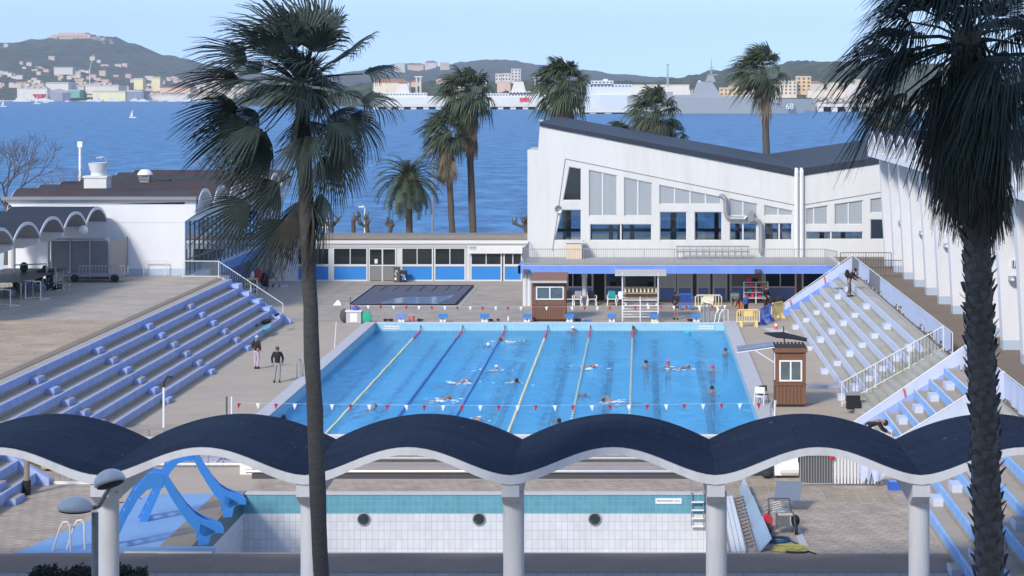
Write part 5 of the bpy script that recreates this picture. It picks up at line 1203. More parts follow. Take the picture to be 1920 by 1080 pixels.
mat('cabin_glass', (.10,.13,.14), .05, .4, 2, spec=.6)
xa, xb = X_(998,132.9), X_(1061,132.9)
cabin('brown timber cabin with a plank roof between the far starting blocks and the terrace', xa, xb, 132.9, 134.8, 2.72, (X_(1005,132.9), X_(1057,132.9), 1.32, 2.12), .3, True)
xa, xb = X_(1454,96.9), X_(1511,96.9)
r2 = cabin('brown timber cabin with a corrugated top on the right side of the basin', xa, xb, 96.9, 98.3, 2.68, (X_(1461,96.9), X_(1504,96.9), 1.14, 2.08), .1, False)
# bracketed awning panel on its left side, folded chairs beneath
b = MB(); b.prism([(xa-1.65,97.0,2.42),(xa-.05,97.0,2.66),(xa-.05,98.2,2.70),(xa-1.65,98.2,2.50)], (0,0,.05), mat('smoked_panel',(.12,.13,.17),.2,.1,2,spec=.6)); o = b.build('awning', r2)
b = MB(); b.tube([(xa-1.7,97.0,2.40),(xa-.02,97.0,2.63)], .025, 6, whitepl); b.tube([(xa-.9,97.0,2.5),(xa-.02,97.0,1.95)], .025, 6, whitepl); b.tube([(xa-.03,97.0,1.2),(xa-.03,97.0,2.6)], .03, 6, whitepl); b.build('bracket', r2)
def folded_chair(label, c, rz, m, m2):
    r = thing('folding_chair', label, 'chair', c); M_ = Matrix.Translation(Vector(c)) @ Matrix.Rotation(rz,4,'Z')
    b = MB()
    for s in (-.22,.22): b.tube([(s,0,0),(s,.12,.5),(s,.2,.85)], .018, 6, m); b.tube([(s,.3,0),(s,.05,.5)], .018, 6, m)
    b.tube([(-.22,.2,.85),(.22,.2,.85)], .018, 6, m); g = MB(); g.add(b, M_); g.build('frame', r)
    b = MB(); b.box(-.2,.02,.44,.2,.32,.47,m2); g = MB(); g.add(b, M_); g.build('seat', r); b = MB(); b.box(-.2,.14,.6,.2,.17,.84,m2); g = MB(); g.add(b, M_); g.build('backrest', r)
folded_chair('grey folding chair beside the right hand cabin', (xa-.42,97.5,0), .6, greymetal, darkmetal)
folded_chair('white folding chair half under the cabin awning', (xa-.75,96.9,0), -.4, whitepl, whitepl)
# collapsed dark parasol standing tilted behind the right cabin
v = W(1473, 628, 100.0); r = thing('parasol', 'dark half folded parasol tilted above the right hand cabin', 'parasol', (v.x, 100, 0)); b = MB()
tip = Vector((v.x-.1,100,v.z+.14)); 
ring = []
for k in range(8):
    a = 2*math.pi*k/8+.3; ring.append(Vector((v.x+1.05*math.cos(a), 100+.9*math.sin(a), v.z-.02-.16*math.cos(a)-.05*(k%2))))
for k in range(8): b.poly([tip, ring[k], ring[(k+1)%8]], black_cl); b.poly([tip-Vector((0,0,.03)), ring[(k+1)%8]-Vector((0,0,.03)), ring[k]-Vector((0,0,.03))], black_cl); b.poly([ring[k],ring[k]-Vector((0,0,.05)),ring[(k+1)%8]-Vector((0,0,.05)),ring[(k+1)%8]], black_cl)
b.build('canopy', r, recalc=False); b = MB(); b.tube([(v.x+.1,100,0),(v.x-.1,100,v.z+.4)], .03, 8, darkmetal); b.build('pole', r); b = MB(); b.box(v.x-.3,99.7,0,v.x+.5,100.3,.1,greymetal); b.build('base', r)
# ---------------------------------------------------------------- timber starter's tower with a roof
yT = 131.9+.9; x0, x1 = X_(1167,yT), X_(1234,yT)
r = thing('starter_tower', 'white framed starter tower with plank benches and a thin roof at the far pool end', 'tower', ((x0+x1)/2, yT, 0))
b = MB()
for x in (x0,(x0+x1)/2,x1):
    for y in (yT,yT+1.5): b.tube([(x,y,0),(x,y,2.95 if x != (x0+x1)/2 else 1.5)], .035, 6, whitepl)
for z in (.28,.62,.98,1.3):
    for y in (yT,yT+1.5): b.tube([(x0,y,z),(x1,y,z)], .028, 6, whitepl)
for z in (.62,1.3): 
    for x in (x0,x1): b.tube([(x,yT,z),(x,yT+1.5,z)], .028, 6, whitepl)
b.build('frame', r)
for (y, z) in ((yT+.1,1.34),(yT+.55,1.62),(yT+1.0,1.9)): b = MB(); b.box(x0-.05,y,z,x1+.05,y+.38,z+.07,planks); b.box(x0-.03,y+.3,z-.22,x1+.03,y+.36,z-.05,planks); b.build('bench', r)
b = MB(); b.prism([(x0-.45,yT-.2,2.78),(x0-.45,yT+2.0,2.95),(x0-.45,yT+2.0,3.01),(x0-.45,yT-.2,2.84)], (x1-x0+.95,0,0), mat('pale_board',(.50,.48,.44),.7,.1,2)); b.build('roof', r)
b = MB()
for k in range(9): xx = x0+.12+.235*k; b.box(xx,yT+.95,1.66,xx+.1,yT+.99,1.9,cream_pl)
b.build('slats', r)
# shelf of floats
yS = 143.9; x0, x1 = X_(1395,yS), X_(1440,yS); r = thing('float_shelf', 'white metal shelf stacked with coloured swim floats under the terrace', 'shelf', ((x0+x1)/2,yS,0)); b = MB()
for x in (x0,(x0+x1)/2,x1):
    for y in (yS,yS+.5): b.box(x-.025,y-.02,0,x+.025,y+.02,1.42,whitepl)
for z in (.35,.72,1.08,1.4): b.box(x0,yS-.03,z,x1,yS+.53,z+.03,whitepl)
b.build('rack', r); rk = random.Random(8)
b = MB()
for z in (.38,.75,1.11):
    x = x0+.06
    while x < x1-.2:
        w = rk.uniform(.14,.3); b.box(x,yS+.0,z,x+w,yS+.4,z+rk.uniform(.08,.26),rk.choice([redm,pinkm,panel_blue,greenm,orange,black_cl,whitepl])); x += w+.03
o = b.build('floats'); tag(o, 'coloured swim floats and kickboards stacked on the white shelf', 'floats', kind='stuff')
b = MB(); b.ell(((x0+.32), yS+.2, 1.58), (.26,.2,.17), pinkm, 12, 8); tag(b.build('bag'), 'bright pink bag lying on top of the float shelf', 'bag')
b = MB(); b.ell(((x0+.72), yS+.2, 1.55), (.24,.2,.13), black_cl, 12, 8); tag(b.build('bag'), 'black bag beside the pink one on the float shelf', 'bag')
b = MB(); b.box(X_(1370,144.4),144.2,0,X_(1385,144.4),144.8,.75,greymetal)
for k in range(5): b.box(X_(1369,144.4),144.15,.12+.14*k,X_(1386,144.4),144.2,.16+.14*k,whitepl if k%2 else greenm)
tag(b.build('crate_stack'), 'low grey stack of trays left of the float shelf', 'trays')
# crowd barriers
def barrier(label, p, q, m, solid=True, h=1.0, n=9):
    p, q = Vector(p), Vector(q); d = q-p; u = d.normalized(); nn = Vector((-u.y,u.x,0)); ang = math.atan2(u.y,u.x); L_ = d.length
    r = thing('barrier', label, 'barrier', (p+q)/2, 'plastic crowd barriers'); b = MB()
    b.tube([p+Vector((0,0,.30)),p+Vector((0,0,h-.12)),p+u*.12+Vector((0,0,h)),q-u*.12+Vector((0,0,h)),q+Vector((0,0,h-.12)),q+Vector((0,0,.30)),p+Vector((0,0,.30))], .045, 6, m)
    for k in range(1,n): c = p+d*(k/n); b.tube([c+Vector((0,0,.3)),c+Vector((0,0,h))], .03, 5, m)
    b.build('frame', r)
    if solid: b = MB(); c = p+d*.5; b.obox(c+Vector((0,0,h-.22)), (L_*.42,.05,.34), ang, m); b.build('panel', r)
    for t in (.16,.84):
        c = p+d*t; b = MB(); b.prism([c-nn*.3-u*.06,c+nn*.3-u*.06,c+nn*.3-u*.06+Vector((0,0,.05)),c-u*.06+nn*.05+Vector((0,0,.34)),c-u*.06-nn*.05+Vector((0,0,.34)),c-nn*.3-u*.06+Vector((0,0,.05))], u*.12, m); b.build('foot', r)
barrier('yellow plastic barrier nearest the basin corner', G(1382,613), G(1424,612), yellow_pl)
barrier('blue plastic barrier between the two yellow ones', G(1426,611), G(1447,600), blue_pl)
barrier('yellow plastic barrier hung with dark clothes beside the sheeted stair', G(1447,600), G(1468,596), yellow_pl, False)
barrier('pale cream plastic barrier in front of the frosted doors', G(1304,583), G(1353,583), cream_pl)
barrier('blue plastic barrier in front of the frosted windows', G(1272,581), G(1300,581), blue_pl, False)
b = MB(); g = G(1462,590); b.ell((g.x,g.y,.85),(.34,.16,.36),black_cl,10,8); b.ell((g.x-.5,g.y-.1,.8),(.2,.12,.3),black_cl,10,8); tag(b.build('coat'), 'dark coats hung over the yellow barrier beside the sheeted stair', 'coats')
# pool hoist and ladder rail at the far right corner
g = G(1320,605); r = thing('pool_hoist', 'steel pool hoist with a cream seat back at the far right corner of the basin', 'hoist', g); b = MB(); b.tube([g,g+Vector((0,0,1.25))], .075, 8, greymetal); b.tube([g+Vector((.28,0,0)),g+Vector((.28,0,1.2))], .06, 8, greymetal); b.box(g.x-.15,g.y-.2,0,g.x+.45,g.y+.2,.06,greymetal); b.build('mast', r); b = MB(); b.tube([g+Vector((.05,0,1.25)),g+Vector((.35,-.1,1.15)),g+Vector((.9,-.1,.15))], .045, 7, greymetal); b.build('boom', r); b = MB(); b.box(g.x-.15,g.y+.1,1.1,g.x+.55,g.y+.16,1.5,cream_pl); b.build('seat', r)
g = G(1339,606); r = thing('handrail', 'curved pale ladder rail at the far right corner of the basin', 'handrail', g)
for s in (0,.25): b = MB(); b.tube([(g.x+s,g.y,0),(g.x+.12+s,g.y+.05,.6),(g.x+.3+s,g.y+.1,.82),(g.x+.6+s,g.y+.3,.8),(g.x+.62+s,g.y+.45,0)], .028, 7, whitepl); b.build('rail', r)
# plastic chairs
def chair(label, x, y, rz, cloth=None):
    r = thing('plastic_chair', label, 'chair', (x,y,0), 'white plastic chairs under the terrace'); M_ = Matrix.Translation((x,y,0)) @ Matrix.Rotation(rz,4,'Z')
    def put(name, fn, par=None): b = MB(); fn(b); g = MB(); g.add(b, M_); return g.build(name, r)
    put('seat', lambda b: b.box(-.26,-.24,.42,.26,.24,.46,whitepl))
    put('backrest', lambda b: (b.prism([(-.26,.20,.46),(.26,.20,.46),(.23,.28,.88),(-.23,.28,.88)], (0,.035,0), whitepl)))
    for sx in (-1,1):
        put('armrest', lambda b: (b.box(sx*.29-.03,-.24,.64,sx*.29+.03,.22,.67,whitepl), b.box(sx*.29-.025,-.24,.44,sx*.29+.025,-.19,.64,whitepl)))
        for sy in (-.22,.2): put('leg', lambda b: b.prism([(sx*.25-.03,sy-.03,.42),(sx*.25+.03,sy-.03,.42),(sx*.30+.03,sy-.03,0),(sx*.30-.03,sy-.03,0)], (0,.06,0), whitepl))
    if cloth is not None:
        c = MB(); c.box(-.22,.16,.5,.22,.33,.93,cloth); c.box(-.2,-.2,.465,.2,.16,.52,cloth); g = MB(); g.add(c, M_); o = g.build('towel'); tag(o, {'t':'teal towel over','b':'black bag and towel on','g':'striped dark towel on'}[{tealm:'t',black_cl:'b'}.get(cloth,'g')]+' '+label, 'towel')
yc = 142.7
chair('the white chair right beside the timber cabin', X_(1068,yc), yc, .1, black_cl)
chair('the white chair draped in stripes left of the concrete column', X_(1083,yc), yc-.1, -.2, mat('striped_towel',(.25,.25,.27),.9,.8,14))
chair('the white chair between the concrete column and the dark doorway', X_(1109,yc), yc, .2, black_cl)
chair('the white chair with the teal towel right of the dark doorway', X_(1147,yc), yc, 0, tealm)
chair('the empty white chair behind the starter tower post', X_(1165,yc), yc+.1, -.1)
chair('the white chair behind the starter tower benches', X_(1222,yc), yc, .1, black_cl)
# chest and gear at the left far corner
g = G(664,606); r = thing('chest', 'low grey plastic chest with a white door at the far basin corner', 'chest', g); b = MB(); b.box(g.x-.45,g.y-.3,.02,g.x+.45,g.y+.3,.72,mat('pale_grey_plastic',(.45,.45,.46),.5,.05,2)); b.box(g.x-.2,g.y-.32,.12,g.x+.22,g.y-.301,.62,whitepl); b.build('body', r); b = MB(); b.box(g.x-.5,g.y-.35,.72,g.x+.48,g.y+.35,.79,whitepl); b.build('lid', r)
b = MB(); b.ell((g.x-.62,g.y+.1,.45),(.26,.25,.42),mat('dark_bag',(.09,.08,.08),.8,.2,5),10,8); tag(b.build('bag'), 'dark bag slumped against the grey chest', 'bag')
b = MB(); b.ell((g.x+.1,g.y,.9),(.26,.2,.12),blue_pl,12,8); b.ell((g.x+.12,g.y,1.02),(.1,.1,.12),blue_pl,8,6); tag(b.build('bag'), 'small blue bag on the lid of the grey chest', 'bag')
g = G(687,606); r = thing('hose_reel', 'green hose reel in a hooped frame at the far basin corner', 'hose reel', g); b = MB(); b.tube([g+Vector((-.28,0,0)),g+Vector((-.3,0,.5)),g+Vector((-.05,0,.95)),g+Vector((.22,0,.7)),g+Vector((.3,0,0))], .03, 6, greymetal); b.build('frame', r); b = MB(); b.lathe((g.x,g.y-.18,.36),[(.1,0),(.3,.02),(.3,.05),(.22,.06),(.22,.3),(.3,.31),(.3,.34),(.1,.36)],18,greenm,(0,1,0)); b.build('reel', r)
g = G(633,572); b = MB(); b.prism([(g.x-.28,g.y-.2,0),(g.x+.28,g.y-.2,0),(g.x+.1,g.y,.28),(g.x-.05,g.y,.3)], (0,.3,0), whitepl); tag(b.build('pool_toy'), 'small white plastic toy shell lying on the deck left of the covered pool', 'toy')
g = G(772,603); r = thing('bucket', 'pink bucket standing by the starting blocks', 'bucket', g); b = MB(); b.lathe(g,[(.14,0),(.19,.36),(.17,.36)],14,mat('salmon_plastic',(.62,.20,.20),.5,.08,3)); b.build('body', r); b = MB(); b.tube([g+Vector((-.18,0,.34)),g+Vector((0,-.1,.5)),g+Vector((.18,0,.34))],.012,5,whitepl); b.build('handle', r)
b = MB(); g = G(1455,619); b.lathe(g,[(.16,0),(.16,.03),(.11,.04),(.02,.62)],12,orange); b.lathe((g.x,g.y,.25),[(.085,0),(.06,.14)],12,whitepl); tag(b.build('traffic_cone'), 'small orange and white cone near the barriers', 'cone')
b = MB(); g0 = G(1436,616); b.prism([(g0.x-.1,g0.y,.0),(g0.x+.9,g0.y-.2,0),(g0.x+1.4,g0.y-3.6,0),(g0.x+.5,g0.y-3.6,0)], (0,0,.04), mat('pale_mat',(.55,.56,.60),.7,.05,2)); tag(b.build('mat'), 'pale rubber mat lying between the barriers and the parasol', 'mat')
rk = random.Random(12)
for k, (px, lab, mm) in enumerate(((728,'dark flip flops left on the far pool edge',black_cl),(790,'small dark bag on the far pool edge',black_cl),(925,'pair of dark fins on the far pool edge',navy_cl),(952,'white bottle on the far pool edge',whitepl),(1083,'dark kit bag beside the fifth starting block',black_cl),(1097,'blue pull buoy on the far pool edge',panel_blue),(1300,'dark bag beside the pool hoist',navy_cl))):
    g = G(px, 605.5); b = MB()
    if 'bottle' in lab: b.lathe(g+Vector((0,.6,.06)),[(.06,0),(.06,.22),(.025,.26),(.025,.3)],8,mm)
    else:
        for q in range(3): b.ell(g+Vector((rk.uniform(-.25,.25),.6+rk.uniform(-.1,.1),.12)), (rk.uniform(.1,.2),.12,rk.uniform(.05,.1)), mm, 8, 6)
    tag(b.build('kit'), lab, 'swim kit')
# bottle-green and small things on the blue stand
for (px, py, z, lab, mm, s) in ((500,604,.50,'dark sports clothes laid on the lowest blue step',black_cl,.45),(519,591,.95,'black backpack on the blue step by the railing',black_cl,.3),(480,611,.5,'small dark blue bag on the lowest blue step',navy_cl,.2)):
    g = G(px, py, z); b = MB()
    for q in range(4): b.ell(g+Vector((rk.uniform(-.1,.1)*s,rk.uniform(-1.4,1.4)*s,.03)), (s*rk.uniform(.3,.5),s*rk.uniform(.5,.9),s*.22), mm, 8, 6)
    tag(b.build('clothes' if 'clothes' in lab else 'bag'), lab, 'clothes' if 'clothes' in lab else 'bag')
g = G(500,612,.5); b = MB(); b.box(g.x-.2,g.y-1.3,.455,g.x+.22,g.y+.6,.475,mat('aqua_towel',(.10,.42,.55),.9,.1,3)); tag(b.build('towel'), 'aqua towel spread on the lowest blue step', 'towel')
# ---------------------------------------------------------------- furled parasols and clutter in the corner behind the blue stand railing
for (px, lab, m_, h) in ((484,'greyish furled parasol in the corner nearest the blue fascia','a',2.6),(498,'second greyish furled parasol in the corner',"a",2.5),(507,'dark furled parasol in the middle of the corner row','d',2.45),(518,'cream furled parasol with a pale tip in the corner','c',2.6),(531,'cream furled parasol at the end of the corner row','c',2.55)):
    y = 156.5; x = X_(px,y); pm_ = {'a':mat('grey_canvas',(.33,.32,.32),.9,.1,3) if 'grey_canvas' not in MATS else MATS['grey_canvas'],'d':grey_cl,'c':mat('cream_canvas',(.52,.48,.43),.9,.1,3) if 'cream_canvas' not in MATS else MATS['cream_canvas']}[m_]
    r = thing('parasol', lab, 'parasol', (x,y,0)); b = MB(); b.lathe((x,y,.55),[(.10,0),(.21,.12),(.17,.6),(.11,1.3),(.05,h-.75),(.03,h-.55)],10,pm_); b.build('canopy', r); b = MB(); b.tube([(x,y,.1),(x,y,h)],.03,6,greymetal); b.build('pole', r); b = MB(); b.box(x-.3,y-.3,0,x+.3,y+.3,.12,greywhite); b.build('base', r)
g = G(487,566,0); r = thing('cabinet', 'small cream shelf unit with dark pigeonholes behind the stand railing', 'shelf', (g.x-.6,150,0)); x = X_(470,150); b = MB(); b.box(x-.35,149.8,0,x+.45,150.3,1.15,cream_pl)
for j in range(3):
    for i in range(4): b.box(x-.3+.19*i,149.79,.15+.33*j,x-.16+.19*i,149.799,.38+.33*j,dark)
b.build('body', r)
b = MB(); x = X_(484,153); b.ell((x,153,1.1),(.30,.2,.5),redm,10,8); b.ell((x+.45,153,.8),(.3,.2,.5),black_cl,10,8); b.ell((x-.4,153,1.05),(.2,.2,.35),whitepl,10,8); b.tube([(x-.5,153,0),(x-.5,153,1.4),(x+.6,153,1.4),(x+.6,153,0)],.03,6,darkmetal); tag(b.build('clothes_rack'), 'clothes rack with a red jacket and dark coats in the corner', 'clothes rack')
b = MB(); x = X_(400,140); b.box(X_(372,140),139.6,0,X_(412,140),140.4,3.05,mat('pale_tarp_green',(.45,.46,.40),.7,.1,2)); tag(b.build('stacked_panels'), 'pale stack of panels standing behind the terrace railing', 'panels')
# goals, tables and nets on the brown terrace
def goal(label, x, y, w, h, rz, m=whitepaint, net=True):
    r = thing('small_goal', label, 'goal', (x,y,TZ), 'small goals on the terrace'); M_ = Matrix.Translation((x,y,TZ)) @ Matrix.Rotation(rz,4,'Z')
    b = MB(); b.tube([(-w/2,0,0),(-w/2,0,h),(w/2,0,h),(w/2,0,0)], .035, 7, m); b.tube([(-w/2,0,.03),(-w/2,.7,.03),(w/2,.7,.03),(w/2,0,.03)], .025, 6, m); g = MB(); g.add(b, M_); g.build('frame', r)
    if net:
        b = MB()
        for k in range(9): x_ = -w/2+w*k/8; b.tube([(x_,0,h),(x_,.7,.03)], .006, 3, grey_cl, False)
        for k in range(6): t = k/6; b.tube([(-w/2,.7*t,h*(1-t)),(w/2,.7*t,h*(1-t))], .006, 3, grey_cl, False)
        g = MB(); g.add(b, M_); g.build('net', r)
def TG(px, py): return G(px, py, TZ)
p = TG(299,514); goal('thin white goal frame leaning at the sunlit white wall', p.x, 133.6, 1.35, .95, 0, whitepaint, False)
p = TG(62,562); goal('white goal frame tilted on the terrace in front of the nets', p.x, p.y, 1.1, 1.0, -.5, whitepaint)
p = TG(5,575); goal('white goal frame cut by the edge of the picture', p.x, p.y, 1.1, .9, -.5, whitepaint)
p = TG(143,515); goal('grey goal frame under the terrace canopy', p.x, p.y, 1.5, 1.05, 0, greymetal)
p = TG(110,517); goal('lower grey goal frame beside the one under the canopy', p.x, p.y, 1.0, .9, .1, greymetal)
p = TG(70,545); r = thing('netting_heap', 'heap of dark green nets with white floats on a pipe rack', 'nets', p); b = MB(); rk = random.Random(5)
b.tube([p+Vector((-1.3,0,0)),p+Vector((-1.3,0,1.45)),p+Vector((.45,.2,1.5)),p+Vector((.45,.2,0))],.045,7,greymetal); b.tube([p+Vector((.45,.2,.2)),p+Vector((.5,.2,1.35)),p+Vector((.95,.3,1.3)),p+Vector((1.0,.3,.1))],.03,6,greymetal); b.build('rack', r); b = MB()
netm = mat('dark_green_net',(.02,.045,.045),.9,.4,9)
for k in range(40): b.ell(p+Vector((rk.uniform(-1.3,.7),rk.uniform(0,.5),abs(rk.gauss(.35,.35))+.08)), (rk.uniform(.12,.3),.2,rk.uniform(.08,.3)), netm, 7, 5)
b.build('net', r); b = MB()
for k in range(46): b.ell(p+Vector((rk.uniform(-1.2,1.9),rk.uniform(-.25,.1),rk.uniform(.05,1.2)*(rk.random()))), (.035,.035,.035), whitepl, 6, 4)
b.build('floats', r)
b = MB(); p = TG(55,520)
b.box(-36.8,118,TZ+.95,-33.2,127,TZ+1.0,darkmetal)
for y in (118.2,120.5,122.5,124.7,126.8):
    for x in (-36.6,-33.4): b.tube([(x,y,TZ),(x,y,TZ+.95)],.03,5,greymetal)
tag(b.build('table'), 'long dark table top on thin legs under the terrace canopy', 'table')
rk = random.Random(77)
for k, lab in enumerate(('dark barrow of gear under the terrace canopy','black boxes stacked under the terrace table','grey crate under the terrace table end','tall dark bag leaning on the terrace table','folded sunbed frames by the terrace table','upright paddles bundled by the terrace table')):
    x = -36+.55*k; y = 119+1.1*k; b = MB(); h = rk.uniform(.4,.9)
    b.box(x-.3,y-.3,TZ,x+.3,y+.3,TZ+h*.6,rk.choice([grey_cl,black_cl,greymetal])); b.obox((x,y,TZ+h*.7),(.5,.4,h*.3),rk.uniform(0,1),rk.choice([grey_cl,navy_cl,greymetal,lowblue])); tag(b.build('gear'), lab, 'sports gear')
scr = mat('grey_screen_panel',(.16,.165,.185),.7,.08,1.5); scr2 = mat('beige_screen_panel',(.36,.33,.30),.7,.08,1.5)
r = thing('storage_cage', 'large grey panelled storage enclosure against the white wall', 'enclosure', (-33,131.5,TZ)); b = MB(); xs = [X_(96,130.5),X_(131,130.5),X_(168,130.5),X_(203,130.5)]
for a, c in zip(xs, xs[1:]): b.box(a+.04,130.6,TZ+.05,c-.04,130.66,TZ+2.35,scr)
b.build('panel', r); b = MB()
for a in xs: b.box(a-.05,130.56,TZ,a+.05,130.7,TZ+2.5,railgrey)
b.box(xs[0],130.58,TZ+2.4,xs[-1],130.68,TZ+2.5,railgrey); b.build('frame', r); b = MB(); b.poly([(xs[-1]+.05,130.62,TZ+.2),(X_(239,133.8),133.8,TZ+.2),(X_(239,133.8),133.8,TZ+2.35),(xs[-1]+.05,130.62,TZ+2.35)], scr2); b.box(X_(239,133.8)-.03,133.75,TZ,X_(239,133.8)+.03,133.85,TZ+2.4,railgrey); b.build('side_panel', r)
b = MB(); b.box(-37.6,130.7,TZ,X_(92,131),131.2,TZ+2.6,whitewall2); tag(b.build('white_screen_wall'), 'short white wall piece beside the storage enclosure', 'wall')
r = thing('trailer', 'low flat trailer with slatted sides in front of the storage enclosure', 'trailer', (-33,129.3,TZ)); b = MB(); b.box(X_(118,129.5),129.0,TZ+.35,X_(238,130.4),130.3,TZ+.47,railgrey); b.build('bed', r); b = MB()
for k in range(16): x = X_(150,129.2)+.19*k; b.box(x,128.97,TZ+.47,x+.05,129.0,TZ+1.0,railgrey)
b.box(X_(150,129.2),128.96,TZ+.95,X_(238,129.5),129.01,TZ+1.02,railgrey); b.build('side_slats', r); b = MB()
for x in (X_(140,129),X_(215,129)): b.lathe((x,128.95,TZ+.24),[(.1,0),(.24,.01),(.24,.12),(.1,.13)],14,rubber,(0,1,0))
b.build('wheels', r)
b = MB(); v = W(156,431,128.5); b.ell((v.x,128.5,v.z),(.28,.28,.28),whitepl,16,10); b.tube([(v.x,128.5,v.z+.2),(v.x,128.5,5.95)],.03,6,greymetal); tag(b.build('globe_lamp'), 'white globe lamp hanging under the terrace canopy', 'lamp')
# ---------------------------------------------------------------- sheeting hung on the railings of the east stand
def tarp(label, a, b_, lo, hi, waves=9, amp=.05, nx=None, ragged=0.0, straps=(), m=None, seed=1):
    a, b_ = Vector(a), Vector(b_); d = b_-a; nx = nx or max(12, int(d.length*5)); rk = random.Random(seed)
    u = Vector((d.x,d.y,0)).normalized(); n = Vector((-u.y,u.x,0)); r = thing('tarp', label, 'plastic sheet', (a+b_)/2, 'white sheets hung on the stand railings')
    b = MB(); i = b.mi(m or tarpm); nz = 6; off = [rk.uniform(-1,1) for _ in range(nx+1)]
    for s in (0,1):
        for k in range(nx+1):
            t = k/nx; p = a+d*t; rag = ragged*max(0, noise.noise(Vector((t*14,seed*3.1,.5)))+.1)
            for j in range(nz+1):
                v = j/nz; h = hi+(lo+rag-hi)*v
                w = amp*(math.sin(t*waves*6.28+off[k]*.6)*(.25+.75*v))+amp*.5*noise.noise(Vector((t*9,v*3,seed)))
                b.v.append(p+Vector((0,0,h))+n*(w+s*.012))
    st = (nx+1)*(nz+1)
    for s in (0,1):
        for k in range(nx):
            for j in range(nz): q = s*st+k*(nz+1)+j; f = [q,q+1,q+nz+2,q+nz+1]; b.f.append(f if s else f[::-1]); b.m.append(i)
    o = b.build('sheet', r, smooth=True, recalc=False)
    for t in straps:
        c = a+d*t; s_ = MB(); c2 = c+d*.04; q0 = c+Vector((0,0,hi+.04))-n*.09; q1 = c2+Vector((0,0,lo-.02))-n*.09; s_.prism([q0,q0+u*.07,q1+u*.07,q1], -n*.012, orange); s_.build('strap', r)
    return r
def stairrail(label, a, c): return railing(label, [a, c], 1.0, .17, whitepaint, darkmetal)
railing('white topped railing along the upper edge of the washed stand', [(13.3,137.0,TZ),(13.3,93.2,TZ)], 1.0, .2, whitepaint, railgrey)
railing('white topped railing along the upper edge of the near east stands', [(13.3,89.3,TZ),(13.3,58,TZ)], 1.0, .2, whitepaint, railgrey)
railing('white topped stair railing climbing to the hall terrace behind the washed stand', [(8.9,136.5,-.35),(13.3,137.0,TZ)], 1.05, .2, whitepaint, railgrey)
railing('white topped stair railing above the narrow pale blue stand', [(8.64,89.52,-.6),(13.3,89.52,TZ-.1)], 1.0, .2, whitepaint, darkmetal)
railing('white topped stair railing below the narrow pale blue stand', [(8.8,79.95,-.1),(13.3,79.95,TZ)], 1.05, .2, whitepaint, railgrey)
tarp('white sheet with two orange straps along the far stair railing', (9.0,136.3,-.25), (13.25,136.8,2.62), .12, 1.0, 26, .03, straps=(.07,.57), seed=2)
tarp('short torn white sheet at the top corner railing', (13.24,132.5,TZ), (13.24,126.5,TZ), .05, .98, 4, .05, ragged=.5, seed=3)
tarp('long ragged white sheet on the upper railing beside the washed stand', (13.24,120.8,TZ), (13.24,93.3,TZ), .05, 1.0, 60, .035, ragged=.55, seed=4)
tarp('white sheet with one orange strap over the narrow pale blue stand', (8.7,89.44,-.55), (13.28,89.44,TZ-.08), .10, .98, 28, .03, straps=(.44,), seed=5)
tarp('white sheet on the railing below the narrow pale blue stand', (8.85,79.86,-.05), (13.28,79.86,TZ), .05, 1.02, 28, .03, seed=6)
tarp('white sheet on the upper railing behind the thick palm trunk', (13.24,89.0,TZ), (13.24,60,TZ), .05, 1.0, 20, .05, ragged=.3, seed=7)
b = MB(); b.box(13.26,121,TZ+.12,13.3,126.3,TZ+.95,mat('grey_mesh_infill',(.20,.21,.23),.8,.1,3)); tag(b.build('mesh_infill'), 'grey mesh panel left bare between two torn sheets on the upper railing', 'mesh panel')
b = MB(); b.box(13.26,132.8,TZ+.12,13.3,136.8,TZ+.95,MATS['grey_mesh_infill']); tag(b.build('mesh_infill'), 'grey mesh panel in the top corner behind the man on the stand', 'mesh panel')
# gate and fence at the foot of the stairs near the canopy
r = thing('gate', 'grey metal mesh gate near the white motor drum', 'gate', (6.3,77.7,0)); b = MB(); xa, xb = X_(1501,77.7), X_(1562,77.7)
b.tube([(xa,77.7,.05),(xa,77.7,1.05),(xb,77.7,1.05),(xb,77.7,.05),(xa,77.7,.05)],.035,6,railgrey); b.build('frame', r); b = MB()
for k in range(12): x = xa+(xb-xa)*k/12; b.tube([(x,77.7,.08),(x,77.7,1.03)],.016,4,railgrey)
b.build('bars', r); b = MB(); b.box(xa+.03,77.73,.1,xb-.03,77.745,1.02,mat('dark_gate_mesh',(.11,.115,.12),.8,.1,3)); b.build('mesh', r)
r = thing('fence', 'white barred fence with torn sheeting beside the grey mesh gate', 'fence', (7.7,77.6,0)); b = MB(); x2 = X_(1655,77.5)
for k in range(15): x = xb+.06+(x2-xb-.1)*k/14; b.box(x-.035,77.55,.08,x+.035,77.6,1.05-.35*max(0,(k-8)/7),whitepaint)
b.build('bars', r); b = MB(); b.tube([(xb,77.58,.1),(x2,77.58,.1)],.03,6,darkmetal); b.tube([(xb,77.6,1.05),(xb+1.1,77.6,1.05),(x2,77.6,.7)],.03,6,whitepaint); b.build('rails', r)
tarp('crumpled white sheet fallen over the end of the barred fence', (X_(1610,77.4),77.45,.0), (X_(1668,77.4),77.3,.25), .05, 1.0, 3, .1, ragged=.5, seed=9)
b = MB(); v = W(1560,858,77.5); b.ell((v.x,77.45,1.03),(.1,.06,.1),redm,10,8); tag(b.build('padlock_tag'), 'small red round tag on the gate post', 'tag')
g = G(1680,918); b = MB(); b.box(g.x-.28,g.y-.2,0,g.x+.3,g.y+.2,.30,blue_pl); b.box(g.x-.24,g.y-.16,.30,g.x+.26,g.y+.16,.31,lowblue); tag(b.build('crate'), 'bright blue plastic crate at the corner of the near sky blue stand', 'crate')
